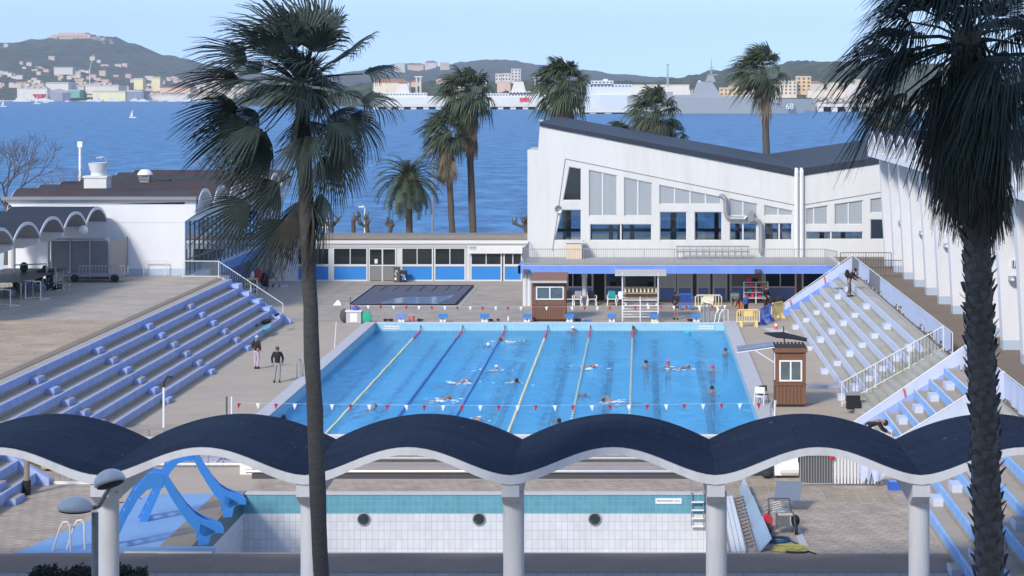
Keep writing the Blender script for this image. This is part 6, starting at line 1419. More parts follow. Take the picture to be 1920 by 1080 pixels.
b = MB(); x = 9.25; b.box(x-.28,94.9,.18,x+.30,95.4,.80,black_cl); b.box(x-.32,94.86,.80,x+.34,95.44,.86,greymetal); tag(b.build('bin'), 'black bin behind the barred stair railing', 'bin')
g = G(1548,725); b = MB(); b.box(g.x-.9,g.y,0,g.x+.3,g.y+.28,.06,white_riser); b.box(g.x+.1,g.y-.5,0,g.x+.7,g.y,.1,white_riser); tag(b.build('wet_boards'), 'pale boards lying at the foot of the washed stand', 'boards')
# ---------------------------------------------------------------- right of the empty basin: planks, panels, tools
for k in range(3): b = MB(); x = 2.78+.145*k; b.box(x,66.3,.004+.0*k,x+.13,75.3,.05+.012*k,whitepaint); tag(b.build('plank'), ['long white plank nearest the empty basin','middle one of three long white planks beside the basin','long white plank lying beside the rusty ladder'][k], 'plank')
r = thing('ladder', 'dark metal ladder lying on the slabs beside the white planks', 'ladder', (3.35,70.5,0)); b = MB()
for x in (3.24,3.52): b.tube([(x,66.4,.06),(x-.06,75.2,.06)],.022,6,railgrey)
b.build('rails', r)
for k in range(15): b = MB(); y = 66.8+.57*k; b.tube([(3.22,y,.06),(3.54,y+.42,.07)],.02,5,darkmetal); b.build('rung', r)
pan = mat('pale_blue_panel', (.28,.38,.50), .4, .1, 1.5)
for k in range(3):
    y0 = 66.4+3.5*k; b = MB(); b.prism([(3.62+.0*k,y0,.01),(3.98-.12*k,y0,.42),(3.98-.12*k-.1,y0+3.4,.45),(3.55-.05*k,y0+3.4,.01)], (.025,0,.0), pan); tag(b.build('panel'), ['pale blue panel leaning at the near end of the row beside the ladder','middle pale blue panel leaning beside the ladder','pale blue panel leaning at the far end of the row beside the ladder'][k], 'panel')
b = MB(); b.prism([(4.92,66.4,.01),(5.18,66.4,.01),(5.02,72.6,.01),(4.82,72.6,.01)], (0,0,.05), cop); tag(b.build('plank'), 'broad pale plank lying under the tilted grey board', 'plank')
r = thing('table', 'grey folding table board propped on trestle legs near the pressure washer', 'table', (4.9,73.2,0)); b = MB(); b.obox((4.95,73.2,.62),(.86,1.1,.04),-.16,mat('grey_table_top',(.17,.20,.25),.35,.1,1),rx=R(24)); b.build('table_top', r)
for (dx,dy) in ((-.75,-.1),(-.72,.55)): b = MB(); b.tube([(4.9+dx+.45,73.2+dy,.55),(4.9+dx,73.2+dy-.2,.02),(4.9+dx+.4,73.2+dy+.1,.1)],.02,5,railgrey); b.build('leg', r)
r = thing('pressure_washer', 'petrol pressure washer with a steel frame and wheels on the slabs', 'pressure washer', (4.55,69.3,0)); x, y = 4.5, 69.2; b = MB()
for s in (-.38,.36): b.tube([(x+s,y-.5,.18),(x+s,y+.5,.22),(x+s*.9-.05,y+.9,.95)],.028,6,darkmetal); b.tube([(x+s,y-.5,.18),(x+s,y-.45,.55),(x+s,y+.45,.6)],.025,6,darkmetal)
b.tube([(x-.4,y+.9,.95),(x+.28,y+.9,.95)],.028,6,darkmetal); b.build('frame', r)
b = MB(); b.box(x-.2,y-.15,.25,x+.22,y+.3,.6,mat('engine_grey',(.25,.27,.28),.4,.3,12,metal=.6)); b.ell((x,y+.05,.68),(.22,.2,.12),greymetal,10,7); b.tube([(x-.15,y-.1,.62),(x+.3,y-.1,.62)],.06,8,mat('engine_khaki',(.42,.40,.30),.5,.1,5)); b.build('engine', r)
for k in range(5): b = MB(); b.tube([(x-.28,y+.35+.1*k,.62+.05*k),(x,y+.32+.1*k,.70+.05*k),(x+.26,y+.35+.1*k,.62+.05*k)],.02,5,greymetal); b.build('coil', r)
for s in (-.42,.42): b = MB(); b.lathe((x+s-.06,y-.35,.2),[(.06,0),(.2,.01),(.2,.1),(.06,.11)],16,rubber,(1,0,0)); b.build('wheel', r)
b = MB(); b.ell((x+.42,y+.1,.4),(.14,.3,.18),black_cl,10,8); b.build('hose', r)
g = G(1439,994); r = thing('fuel_can', 'red fuel can beside the pressure washer', 'fuel can', g); b = MB(); b.box(g.x-.16,g.y-.12,0,g.x+.16,g.y+.12,.40,redm); b.prism([(g.x-.16,g.y-.12,.40),(g.x+.16,g.y-.12,.40),(g.x+.06,g.y-.12,.52),(g.x-.1,g.y-.12,.52)],(0,.24,0),redm); b.build('body', r); b = MB(); b.tube([(g.x+.02,g.y,.5),(g.x+.08,g.y,.62)],.035,7,black_cl); b.build('spout', r)
def coil(label, c, rx, ry, n, m, rad=.025, seed=1):
    rk = random.Random(seed); b = MB(); pts = []
    for k in range(n*16): a = 2*math.pi*k/16; s = 1-.12*rk.random()-.1*(k/(n*16)); pts.append((c[0]+rx*s*math.cos(a), c[1]+ry*s*math.sin(a), .03+.02*(k//16)))
    pts += [(c[0]+rx*1.05,c[1]-ry*.6,.03),(c[0]+rx*1.3,c[1]-ry*1.6,.03)]; b.tube(pts, rad, 5, m); return tag(b.build('hose'), label, 'hose')
g = G(1456,1015); coil('coiled dark blue hose on the slabs before the pressure washer', g, .48, .38, 4, mat('blue_hose',(.02,.07,.16),.5,.1,4), .028, 2)
g = G(1483,1033); coil('heap of yellow green hose at the edge of the dark walkway', g, .58, .30, 6, mat('yellow_hose',(.42,.40,.13),.5,.15,4), .028, 3)
g = G(1495,1036); coil('thin black cable lying over the yellow hose', g, .4, .2, 2, rubber, .02, 4)

# ---------------------------------------------------------------- people
def skinmesh(name, chains, mat_, parent, M_, sub=1):
    """chains: list of [(point, radius)...]; equal points are shared so the surface is one piece"""
    vs = []; rs = []; es = []; idx = {}
    def vid(p, r):
        key = tuple(round(c, 4) for c in p)
        if key not in idx: idx[key] = len(vs); vs.append(M_ @ Vector(p)); rs.append(r)
        return idx[key]
    for ch in chains:
        ids = [vid(p, r) for p, r in ch]
        for a, c in zip(ids, ids[1:]):
            if a != c: es.append((a, c))
    off = ORG[parent]; me = bpy.data.meshes.new(name); me.from_pydata([v-off for v in vs], es, []); me.materials.append(mat_)
    o = bpy.data.objects.new(name, me); COL.objects.link(o); o.parent = parent; ORG[o] = off
    sm = o.modifiers.new('skin', 'SKIN'); sm.use_smooth_shade = True
    for k, d in enumerate(me.skin_vertices[0].data):
        d.radius = (rs[k], rs[k]) if not isinstance(rs[k], tuple) else rs[k]; d.use_root = (k == 0)
    if sub: s2 = o.modifiers.new('sub', 'SUBSURF'); s2.levels = sub; s2.render_levels = sub
    return o
STAND = dict(pel=(0,0,.95), wai=(0,.0,1.10), che=(0,0,1.30), nec=(0,-.005,1.48), hea=(0,-.02,1.60), top=(0,-.015,1.70),
             shl=(-.17,0,1.41), ell=(-.23,.03,1.13), wrl=(-.24,-.05,.90), shr=(.17,0,1.41), elr=(.23,.03,1.13), wrr=(.24,-.05,.90),
             hil=(-.09,0,.90), knl=(-.10,-.02,.50), anl=(-.10,.02,.09), tol=(-.12,-.14,.035), hir=(.09,0,.90), knr=(.10,-.02,.50), anr=(.10,.02,.09), tor=(.12,-.14,.035))
def figure(label, loc, rz, pose=None, H=1.0, top=None, bottom=None, shoes=None, hair=hairm, cap=None, short_sleeve=False, shorts=False, cat='person', base=None, tilt=None, group=None):
    J = dict(base or STAND); J.update(pose or {}); J = {k: Vector(v) for k, v in J.items()}
    r = thing('person', label, cat, loc, group); M_ = Matrix.Translation(Vector(loc)) @ Matrix.Rotation(rz,4,'Z') @ Matrix.Scale(H,4)
    if tilt: M_ = M_ @ tilt
    def hand(w, e, s):
        d = (w-e).normalized(); pl = w+d*.075; side = d.cross(Vector((0,1,.2))).normalized()
        ch = [[(w,.026),(pl,.030)]]
        for k, (ln, o) in enumerate(((.055,-.027),(.068,-.009),(.064,.010),(.048,.027))):
            a = pl+side*o; m1 = a+d*ln*.6; m2 = a+d*ln+Vector((0,-.012,0)); ch.append([(pl,.030),(a+d*.015,.011),(m1,.009),(m2,.007)])
        th_ = w+d*.03+Vector((0,-.03,0)); ch.append([(w,.026),(th_,.012),(th_+d*.03+Vector((0,-.012,0)),.009)]); return ch
    face = (J['hea']-J['nec']); f_ = face.normalized(); fw_ = f_.cross(Vector((1,0,0))); fw_ = -fw_ if fw_.y > 0 else fw_
    ch = [[(J['pel'],.13),(J['wai'],.115),(J['che'],.135),(J['nec'],.055),(J['nec']+(J['hea']-J['nec'])*.45,.062),(J['hea'],.092),(J['top'],.066)]]
    for s in 'lr':
        ch.append([(J['che'],.135),(J['sh'+s],.062),(J['el'+s],.042),(J['wr'+s],.026)]); ch += hand(J['wr'+s], J['el'+s], s)
        ch.append([(J['pel'],.13),(J['hi'+s],.088),(J['kn'+s],.058),(J['an'+s],.036),(J['to'+s],.032)])
    skinmesh('body', ch, skin, r, M_, 1)
    # face: nose, eyes, mouth as one small feature mesh following the head
    hb = MB(); hd = J['hea']; fwd = Vector((0,-1,0)) if abs(fw_.length) < 1e-6 else fw_.normalized()
    sd_ = f_.cross(fwd)
    hb.ell(hd+fwd*.098-f_*.012, (.013,.018,.02), skin, 6, 5); 
    for e in (-1,1): hb.ell(hd+fwd*.085+sd_*e*.032+f_*.01, (.011,.008,.008), dark, 6, 4); hb.ell(hd+sd_*e*.092-f_*.005,(.014,.02,.028),skin,6,5)
    hb.ell(hd+fwd*.088-f_*.05,(.022,.008,.007),redm,6,4)
    g = MB(); g.add(hb, M_); g.build('face', r)
    hm = MB()
    q = f_.rotation_difference(Vector((0,0,1))).inverted().to_matrix().to_4x4()
    if cap: 
        hm.ell((0,0,0), (.102,.108,.085), cap, 14, 8, q); g = MB(); g.add(hm, M_ @ Matrix.Translation(hd+f_*.05-fwd*.006)); g.build('cap', r, smooth=True)
    elif hair:
        hm.ell((0,0,0), (.099,.108,.095), hair, 14, 8, q); g = MB(); g.add(hm, M_ @ Matrix.Translation(hd+f_*.035-fwd*.018)); g.build('hair', r, smooth=True)
    if top:
        c2 = [[(J['pel']-(J['wai']-J['pel'])*.25,.150),(J['wai']-(J['wai']-J['pel'])*.5,.152),(J['wai'],.142),(J['che'],.160),(J['nec']-Vector((0,0,.035)),.075)]]
        for s in 'lr':
            e_ = J['el'+s] if short_sleeve else J['wr'+s]
            c2.append([(J['che'],.160),(J['sh'+s],.082),(J['el'+s],.062)]+([] if short_sleeve else [(J['wr'+s],.046)]))
        skinmesh('jacket', c2, top, r, M_, 1)
    if bottom:
        c3 = [[(J['pel']+Vector((0,0,.03)),.142),(J['pel']-Vector((0,0,.02)),.145)]]
        for s in 'lr':
            kn = J['kn'+s]; c3.append([(J['pel']-Vector((0,0,.02)),.145),(J['hi'+s],.105),(kn if not shorts else J['hi'+s].lerp(kn,.6),.072)]+([] if shorts else [(J['an'+s]+Vector((0,0,.03)),.052)]))
        skinmesh('trousers' if not shorts else 'shorts', c3, bottom, r, M_, 1)
    if shoes:
        for s in 'lr':
            b = MB(); c = (J['an'+s]+J['to'+s])/2; d = (J['to'+s]-J['an'+s]); b.ell((0,0,0),(.05,.145,.055),shoes,10,7,Matrix.Rotation(math.atan2(d.x,-d.y),4,'Z')); g = MB(); g.add(b, M_ @ Matrix.Translation(Vector((c.x,c.y,min(c.z,J['an'+s].z-.03))))); g.build('shoe', r, smooth=True)
    return r
leg_pat = mat('patterned_leggings', (.55,.38,.46), .9, .75, 22)
g = G(520,717); figure('man in dark zipped jacket and pale grey trousers standing by the basin', g, .12, dict(ell=(-.27,.05,1.14),wrl=(-.22,-.06,.92),elr=(.27,.05,1.14),wrr=(.22,-.06,.92),knl=(-.11,-.03,.5),anl=(-.13,.0,.09),tol=(-.16,-.14,.035)), 1.0, black_cl, mat('pale_grey_trousers',(.30,.31,.34),.9,.08,6), rubber, hairb)
g = G(481,692); figure('woman in a black hooded top and patterned leggings walking away beside the blue stand', g, 2.6, dict(ell=(-.25,.03,1.14),wrl=(-.16,-.12,.98),elr=(.25,.03,1.14),wrr=(.16,-.12,.98),knl=(-.07,-.06,.5),anl=(-.06,.04,.1),tol=(-.07,-.12,.035)), .98, black_cl, leg_pat, rubber, None, mat('pale_blue_cap',(.35,.52,.68),.8,.2,8))
g = G(1268,599.5); figure('woman in black jacket and shorts holding a paper by the far pool edge', g, -.5, dict(elr=(.22,-.06,1.15),wrr=(.10,-.24,1.12),ell=(-.22,.02,1.14),wrl=(-.16,-.16,.95),hea=(-.01,-.06,1.59),top=(-.01,-.07,1.69)), 1.0, black_cl, black_cl, rubber, hairm, None, shorts=True)
x = X_(1437,137); figure('person in a long dark coat standing beside the float shelf', (x,137.6,0), .7, dict(ell=(-.24,-.05,1.15),wrl=(-.1,-.2,1.1),elr=(.24,-.02,1.15),wrr=(.12,-.2,1.02)), 1.03, black_cl, mat('dark_brown_trousers',(.045,.03,.028),.9,.2,6), rubber, hairb)
x = X_(1388,136); figure('person in a dark top and orange trousers bending over behind the yellow barrier', (x,136.2,0), -.9, dict(wai=(0,-.10,1.02),che=(0,-.32,1.10),nec=(0,-.48,1.14),hea=(0,-.60,1.13),top=(0,-.68,1.10),shl=(-.17,-.38,1.10),ell=(-.2,-.46,.86),wrl=(-.15,-.52,.64),shr=(.17,-.38,1.10),elr=(.2,-.46,.86),wrr=(.15,-.52,.64)), .95, mat('maroon_top',(.12,.045,.035),.9,.2,6), mat('orange_trousers',(.55,.16,.05),.85,.1,5), rubber, hairm)
x = X_(1399,136.6); figure('child in a blue jacket close to the bending person behind the yellow barrier', (x,136.8,0), .5, None, .74, mat('blue_jacket',(.04,.10,.30),.85,.1,5), black_cl, rubber, hairm)
# man with a lance washing the stand
x = X_(1590,125); loc = (x+.05,125.0,2.235)
r = figure('man in black with a pump pack on his back washing the white stand', loc, 1.25, dict(wai=(0,-.05,1.09),che=(0,-.16,1.27),nec=(0,-.27,1.42),hea=(0,-.35,1.52),top=(0,-.39,1.61),shl=(-.17,-.20,1.36),ell=(-.22,-.30,1.10),wrl=(-.12,-.46,.98),shr=(.17,-.20,1.36),elr=(.22,-.34,1.14),wrr=(.10,-.56,1.04),knl=(-.13,-.05,.5),anl=(-.14,.06,.09),knr=(.12,-.06,.5),anr=(.13,-.04,.09),tor=(.15,-.2,.035),tol=(-.16,-.1,.035)), 1.0, black_cl, mat('camouflage_trousers',(.14,.15,.15),.9,.6,9), rubber, None, black_cl)
M_ = Matrix.Translation(Vector(loc)) @ Matrix.Rotation(1.25,4,'Z')
b = MB(); q = MB(); q.ell((0,.10,1.32),(.17,.13,.24),black_cl,10,8); b.add(q, M_); tag(b.build('pump_pack'), 'black pump pack worn by the man washing the stand', 'pump')
b = MB(); q = MB(); q.tube([(-.12,-.46,.98),(.10,-.56,1.04),(.3,-1.5,.35)],.018,6,greymetal); b.add(q, M_); tag(b.build('lance'), 'long thin spray lance held by the man washing the stand', 'lance')
for (px,py,lab) in ((1572,541,'dark rag lying on the white step beside the washing man'),(1602,532,'small dark tray on the upper step behind the washing man')):
    g = G(px,py,2.25); b = MB(); b.ell((g.x,g.y,2.26),(.3,.35,.05),grey_cl,10,6); tag(b.build('rag'), lab, 'rag')
# bending man seen over the canopy
figure('man in a black jacket bending forward beside the sheeted narrow stand', (8.75,84.6,0), 1.45, dict(pel=(0,0,.92),wai=(0,-.12,1.02),che=(0,-.34,1.12),nec=(0,-.52,1.14),hea=(0,-.64,1.10),top=(0,-.71,1.05),shl=(-.18,-.42,1.10),ell=(-.2,-.56,.86),wrl=(-.12,-.74,.76),shr=(.18,-.42,1.10),elr=(.2,-.56,.86),wrr=(.12,-.74,.76)), 1.1, black_cl, black_cl, rubber, hairm)
b = MB(); b.tube([(9.35,84.7,.85),(9.55,84.6,.5)],.05,7,whitepl); tag(b.build('bottle'), 'white bottle in the hand of the bending man', 'bottle')
# ---------------------------------------------------------------- swimmers
CRAWL = dict(pel=(0,.45,-.13), wai=(0,.28,-.09), che=(0,.05,-.05), nec=(0,-.18,-.01), hea=(0,-.32,.03), top=(0,-.42,.05),
             shl=(-.18,-.02,-.03), ell=(-.34,-.22,.20), wrl=(-.28,-.46,.06), shr=(.18,.0,-.07), elr=(.26,.2,-.26), wrr=(.20,.42,-.24),
             hil=(-.09,.52,-.14), knl=(-.10,.92,-.20), anl=(-.09,1.30,-.12), tol=(-.09,1.46,-.14), hir=(.09,.52,-.14), knr=(.10,.92,-.26), anr=(.09,1.30,-.30), tor=(.09,1.46,-.34))
BREAST = dict(CRAWL, hea=(0,-.30,.12), top=(0,-.33,.22), nec=(0,-.18,.02), shl=(-.18,-.02,-.04), ell=(-.30,-.26,-.12), wrl=(-.16,-.5,-.12), shr=(.18,-.02,-.04), elr=(.30,-.26,-.12), wrr=(.16,-.5,-.12))
TREAD = dict(STAND, ell=(-.34,-.14,1.26), wrl=(-.40,-.36,1.30), elr=(.34,-.14,1.26), wrr=(.40,-.36,1.30))
capw = mat('white_swim_cap',(.75,.75,.76),.35,.03); capd = mat('dark_swim_cap',(.03,.035,.05),.35,.05); capt = mat('turquoise_swim_cap',(.03,.45,.50),.35,.05)
suit = mat('dark_swimsuit',(.02,.03,.06),.6,.1)
def swimmer(px, py, kind, rz, label, cap=None, hair=hairm):
    g = G(px, py, WZ)
    if kind == 'crawl': figure(label, (g.x,g.y,WZ+.00), rz, None, 1.0, None, None, None, None if cap else hair, cap, base=CRAWL)
    elif kind == 'breast': figure(label, (g.x,g.y,WZ-.04), rz, None, 1.0, None, None, None, None if cap else hair, cap, base=BREAST)
    else: figure(label, (g.x,g.y,WZ-1.42), rz, None, 1.0, None, suit, None, None if cap else hair, cap, shorts=True, base=TREAD)
swimmer(914,648,'breast',.2,'swimmer with a white cap and bare shoulders in the lane between the two blue ropes',capw)
swimmer(950,638,'crawl',-1.2,'swimmer in a dark cap stretched out beside the red end of a blue rope',capd)
swimmer(926,693,'breast',2.8,'pale swimmer mostly under water right of the second blue rope',capw)
swimmer(862,716,'crawl',1.9,'swimmer in a white cap left of the second blue rope',capw)
swimmer(966,716,'breast',.3,'dark haired swimmer alone before the middle yellow rope',None,hairm)
swimmer(829,749,'crawl',1.75,'sun tanned swimmer with one arm raised between the two blue ropes',None,hairb)
swimmer(695,767,'breast',2.6,'swimmer in a black cap beside the outer yellow rope',capd)
swimmer(529,784,'breast',.4,'swimmer cut by the canopy at the left pool wall',None,hairb)
swimmer(1074,621,'tread',0,'swimmer in a white cap resting at the far wall',capw)
swimmer(1180,619,'tread',.2,'dark haired swimmer holding the far wall by the last rope',None,hairm)
swimmer(1188,621,'tread',-.4,'second swimmer close to the dark haired one at the last rope',None,hairb)
swimmer(1106,688,'crawl',1.3,'swimmer in a white cap right of the green and white rope',capw)
swimmer(1211,686,'tread',.4,'swimmer with head and neck out of the water in the open area',None,hairm)
swimmer(1253,687,'tread',-.4,'swimmer in a pink red cap facing the one with the raised neck',pinkm)
swimmer(1279,690,'crawl',1.2,'swimmer lying flat right of the pink red cap',None,hairb)
swimmer(1360,663,'tread',.6,'swimmer in a black and white cap near the right coping',capd)
swimmer(1336,695,'tread',.2,'swimmer in a bright crimson cap alone at the right side',pinkm)
swimmer(1335,735,'tread',0,'swimmer with dark hair facing the canopy at the right side',None,hairm)
swimmer(1092,741,'breast',.4,'bald swimmer beside the green and white rope near the flags',None,None)
swimmer(1146,752,'crawl',-1.5,'swimmer with a bare back between the two green and white ropes',capd)
swimmer(882,788,'crawl',1.7,'swimmer splashing at the edge of the canopy between the blue ropes',capw)
swimmer(1046,791,'breast',.2,'swimmer with only the dark head showing above the canopy roof',None,hairm)
b = MB(); g = G(1290,626,WZ); b.ell((g.x,g.y,WZ+.05),(.2,.25,.12),capt,10,7); tag(b.build('float'), 'turquoise float drifting near the far wall', 'float')
g = G(1228,606); b = MB(); b.box(g.x-.22,g.y-.25,-.28,g.x+.22,g.y-.21,.18,mat('pale_yellow_panel',(.75,.70,.42),.5,.05,3)); tag(b.build('turn_board'), 'pale yellow board hanging on the far wall below a starting block', 'board')
# splash foam around the crawlers
foam = mat('splash_foam',(.62,.76,.86),.5,.2,6); rk = random.Random(17); b = MB()
for (px, py, n_) in ((950,640,16),(862,718,16),(829,752,26),(1106,690,14),(1146,755,22),(882,790,18),(1279,692,14),(926,694,16),(966,718,8)):
    g = G(px, py, WZ)
    for k in range(n_): b.ell(g+Vector((rk.gauss(0,.45),rk.gauss(.1,.5),.005)), (rk.uniform(.04,.16),rk.uniform(.03,.10),rk.uniform(.01,.035)), foam, 7, 4)
tag(b.build('splash'), 'white splashes and wakes around the swimmers', 'splash', kind='stuff')
# ---------------------------------------------------------------- palms and other trees
frond_g = mat('palm_frond', (.060,.078,.045), .55, .45, 2.2, spec=.35); frond_d = mat('palm_frond_shaded', (.027,.045,.041), .55, .4, 2.5, spec=.35)  # second frond colour carries the shade on the two near palms
frond_dry = mat('dry_palm_frond', (.20,.155,.105), .85, .4, 3); frond_dry2 = mat('dry_palm_frond_shaded', (.082,.074,.064), .85, .45, 3)  # second dry colour is darkened for the shaded near palms
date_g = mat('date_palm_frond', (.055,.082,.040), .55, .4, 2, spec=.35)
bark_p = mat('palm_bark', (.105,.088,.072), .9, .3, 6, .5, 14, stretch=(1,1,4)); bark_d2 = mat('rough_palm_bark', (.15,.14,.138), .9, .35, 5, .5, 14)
bark_d = mat('palm_bark_shaded', (.085,.08,.078), .9, .3, 5, .5, 14, stretch=(1,1,3))  # shade on the near trunk put into the bark colour
def fan(b, base, d, L_, nseg, spread, m, rk, droop=.5, wind=Vector((0,0,0)), petiole=1.0, wid=1.0, split=.5, roll=0.0, pm=None, twist=None):
    """one fan leaf: petiole then a fan of drooping ribbon segments"""
    d = d.normalized(); side = d.cross(Vector((0,0,1)))
    side = side.normalized() if side.length > .05 else Vector((1,0,0)); nrm = side.cross(d).normalized()
    if roll: q = Matrix.Rotation(roll, 3, d); side = q @ side; nrm = q @ nrm
    tip = base+d*petiole+Vector((0,0,-.10*petiole))+wind*petiole*.15
    b.tube([base, base+d*petiole*.5, tip], [.022*wid,.018*wid,.012*wid], 4, pm or m, False)
    i = b.mi(m)
    for k in range(nseg):
        a = (k/(nseg-1)-.5)*spread; l = L_*(1-.28*abs(a)/(spread/2+.01))*rk.uniform(.88,1.08)
        u = (d*math.cos(a)+side*math.sin(a)).normalized(); w = u.cross(nrm).normalized(); w = (w+nrm*(.32 if k % 2 else -.32)).normalized(); da = spread/(nseg-1)
        dr = droop*rk.uniform(.7,1.35)
        prev = None
        for j, t in enumerate((.04,.28,split,.78,1.0)):
            s = max(0, t-split*.75); p = tip+u*(l*t)+Vector((0,0,-1))*(dr*s*s*l*2.2)+wind*(s*s*l*1.6)+nrm*(.10*l*t*(1-t))
            hw = [da*l*.04*.5, da*l*.28*.52, da*l*split*.50, da*l*.22, .004][j]*(1 if j < 3 else wid)
            cur = (p-w*hw, p+w*hw)
            if prev:
                n = len(b.v); b.v += [prev[0],prev[1],cur[1],cur[0]]; b.f.append([n,n+1,n+2,n+3]); b.m.append(i)
            prev = cur
def fan_palm(label, base, top, rtrunk, nf, L_, pet, seed, wind=(0,0,0), green=frond_g, dry=frond_dry, bark=bark_p, skirt=20, skl=1.0, skr=.5, nseg=22, lean=None, el=(-50,85), boots=False, droop=.5, group='tall fan palms', sk_el=(-88,-62), trunk_sides=10, spread=3.0, low_bias=1.0, extra=None):
    rk = random.Random(seed); base, top = Vector(base), Vector(top); r = thing('palm_tree', label, 'palm tree', base, group); wind = Vector(wind)
    b = MB(); n = 26; pts = []; rs = []
    mid = lean or (base+top)/2
    for k in range(n+1):
        t = k/n; p = base*(1-t)**2+Vector(mid)*2*t*(1-t)+top*t*t if lean else base.lerp(top, t)
        pts.append(p+Vector((.012*rk.uniform(-1,1),.012*rk.uniform(-1,1),0))); rs.append(rtrunk*(1.18-.22*t)*(1+.05*rk.uniform(-1,1)))
    b.tube(pts, rs, trunk_sides, bark)
    if boots:
        for k in range(boots):
            t = k/boots; q = t*n; j = min(int(q), n-1); p = pts[j].lerp(pts[j+1], q-j); rad = rs[j]; a = k*2.39996; o = Vector((math.cos(a),math.sin(a),0)); s_ = Vector((-o.y,o.x,0)); h = rk.uniform(.05,.10)
            w = rk.uniform(.06,.11); out = rk.uniform(.015,.07)
            b.prism([p+o*(rad-.02)-s_*w-Vector((0,0,.02)), p+o*(rad-.02)+s_*w-Vector((0,0,.02)), p+o*(rad+out)+s_*w*.35+Vector((0,0,h)), p+o*(rad+out)-s_*w*.35+Vector((0,0,h))], o*.02+Vector((0,0,.03)), bark)
    b.build('trunk', r, smooth=not boots)
    c = MB(); up = Vector((0,0,1))
    for k in range(nf):
        t = ((k+.5)/nf)**low_bias; e = R(el[1]+(el[0]-el[1])*t+rk.uniform(-9,9)); a = k*2.39996+rk.uniform(-.3,.3)
        d = Vector((math.cos(a)*math.cos(e), math.sin(a)*math.cos(e), math.sin(e)))+wind*.35
        fan(c, top+Vector((0,0,-.25*t)), d, L_*rk.uniform(.85,1.1), nseg, spread, green, rk, droop*(1+.5*t), wind, pet*rk.uniform(.75,1.15), 1, .5, rk.uniform(-.5,.5))
    for (px_, e_, a_, pl_, ll_) in (extra or []):
        e = R(e_); a = R(a_); fan(c, top, Vector((math.cos(a)*math.cos(e), math.sin(a)*math.cos(e), math.sin(e))), ll_, nseg, spread, green, rk, droop, wind, pl_, 1, .5, px_)
    c.build('crown', r, recalc=False)
    if skirt:
        s = MB()
        for k in range(skirt):
            t = k/max(1,skirt-1); p = top+(base-top).normalized()*(skl*.75*t+.05); a = k*2.39996+rk.uniform(-.3,.3); e = R(rk.uniform(*sk_el)); d = Vector((math.cos(a)*math.cos(e), math.sin(a)*math.cos(e), math.sin(e)))
            o = Vector((math.cos(a),math.sin(a),0))
            fan(s, p+o*rtrunk*.8, d+wind*.1, L_*rk.uniform(.6,.95), max(10,nseg*2//3), 1.5, dry if rk.random() < .75 else green, rk, .6, wind*.3, skr*rk.uniform(.6,1.2), 1, .45, rk.uniform(-.6,.6))
        s.build('dead_fronds', r, recalc=False)
    return r
def at(px, py, Y): return W(px, py, Y)
# the two palms close to the viewer
YA = 45.0; t_ = at(566,156,YA); b0 = at(612,1080,YA); b0.z = 0; b0.x += .08
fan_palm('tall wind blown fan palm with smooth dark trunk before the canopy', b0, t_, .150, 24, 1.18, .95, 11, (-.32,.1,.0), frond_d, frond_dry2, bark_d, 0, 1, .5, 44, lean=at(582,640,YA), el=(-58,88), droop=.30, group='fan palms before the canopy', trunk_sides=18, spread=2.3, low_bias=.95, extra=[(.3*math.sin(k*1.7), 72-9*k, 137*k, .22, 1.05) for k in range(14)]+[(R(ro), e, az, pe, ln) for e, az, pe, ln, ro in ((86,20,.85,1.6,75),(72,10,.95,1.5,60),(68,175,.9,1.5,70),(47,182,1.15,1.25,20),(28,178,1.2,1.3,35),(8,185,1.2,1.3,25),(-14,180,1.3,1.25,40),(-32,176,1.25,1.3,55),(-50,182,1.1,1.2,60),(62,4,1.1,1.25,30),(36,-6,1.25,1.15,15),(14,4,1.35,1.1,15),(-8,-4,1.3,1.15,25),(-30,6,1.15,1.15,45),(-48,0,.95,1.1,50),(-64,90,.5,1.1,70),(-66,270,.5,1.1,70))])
# hanging lower fronds of that palm
r = bpy.data.objects[-1] if False else None
p_root = [o for o in bpy.data.objects if o.get('label','').startswith('tall wind blown fan palm')][0]
s = MB(); rk = random.Random(21)
for (px, py, ang, ln, pet, m_) in ((556,310,-140,1.25,.45,frond_d),(545,330,-150,1.15,.9,frond_d),(556,392,-128,1.2,.25,frond_d),(585,360,-88,1.3,.1,frond_dry2),(572,360,-97,1.35,.1,frond_d),(600,350,-84,1.25,.1,frond_d),(560,270,-165,1.25,.5,frond_d),(600,240,-50,1.1,.45,frond_d),(596,262,-68,1.1,.3,frond_d),(560,380,-105,1.2,.1,frond_dry2),(590,385,-93,1.15,.05,frond_dry2)):
    p = at(px, py, YA-.1*rk.random()); a = R(ang); d = Vector((math.cos(a), rk.uniform(-.35,.2), math.sin(a)))
    fan(s, p, d, ln, 36, 1.9 if m_ is frond_d else 1.0, m_, rk, .25, Vector((-.25,0,-.1)), pet, 1, .55, R(80)+rk.uniform(-.4,.4))
s.build('hanging_fronds', p_root, recalc=False)
YB2 = 30.0; t_ = at(1812,60,YB2); b0 = at(1874,1080,YB2); b0.z = 0; b0.x += .05
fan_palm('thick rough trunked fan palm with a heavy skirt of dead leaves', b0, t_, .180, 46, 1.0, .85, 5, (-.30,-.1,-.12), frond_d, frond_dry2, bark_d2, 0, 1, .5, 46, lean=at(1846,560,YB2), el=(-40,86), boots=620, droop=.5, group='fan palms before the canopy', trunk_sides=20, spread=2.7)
p_root = [o for o in bpy.data.objects if o.get('label','').startswith('thick rough trunked')][0]
s = MB(); rk = random.Random(23)
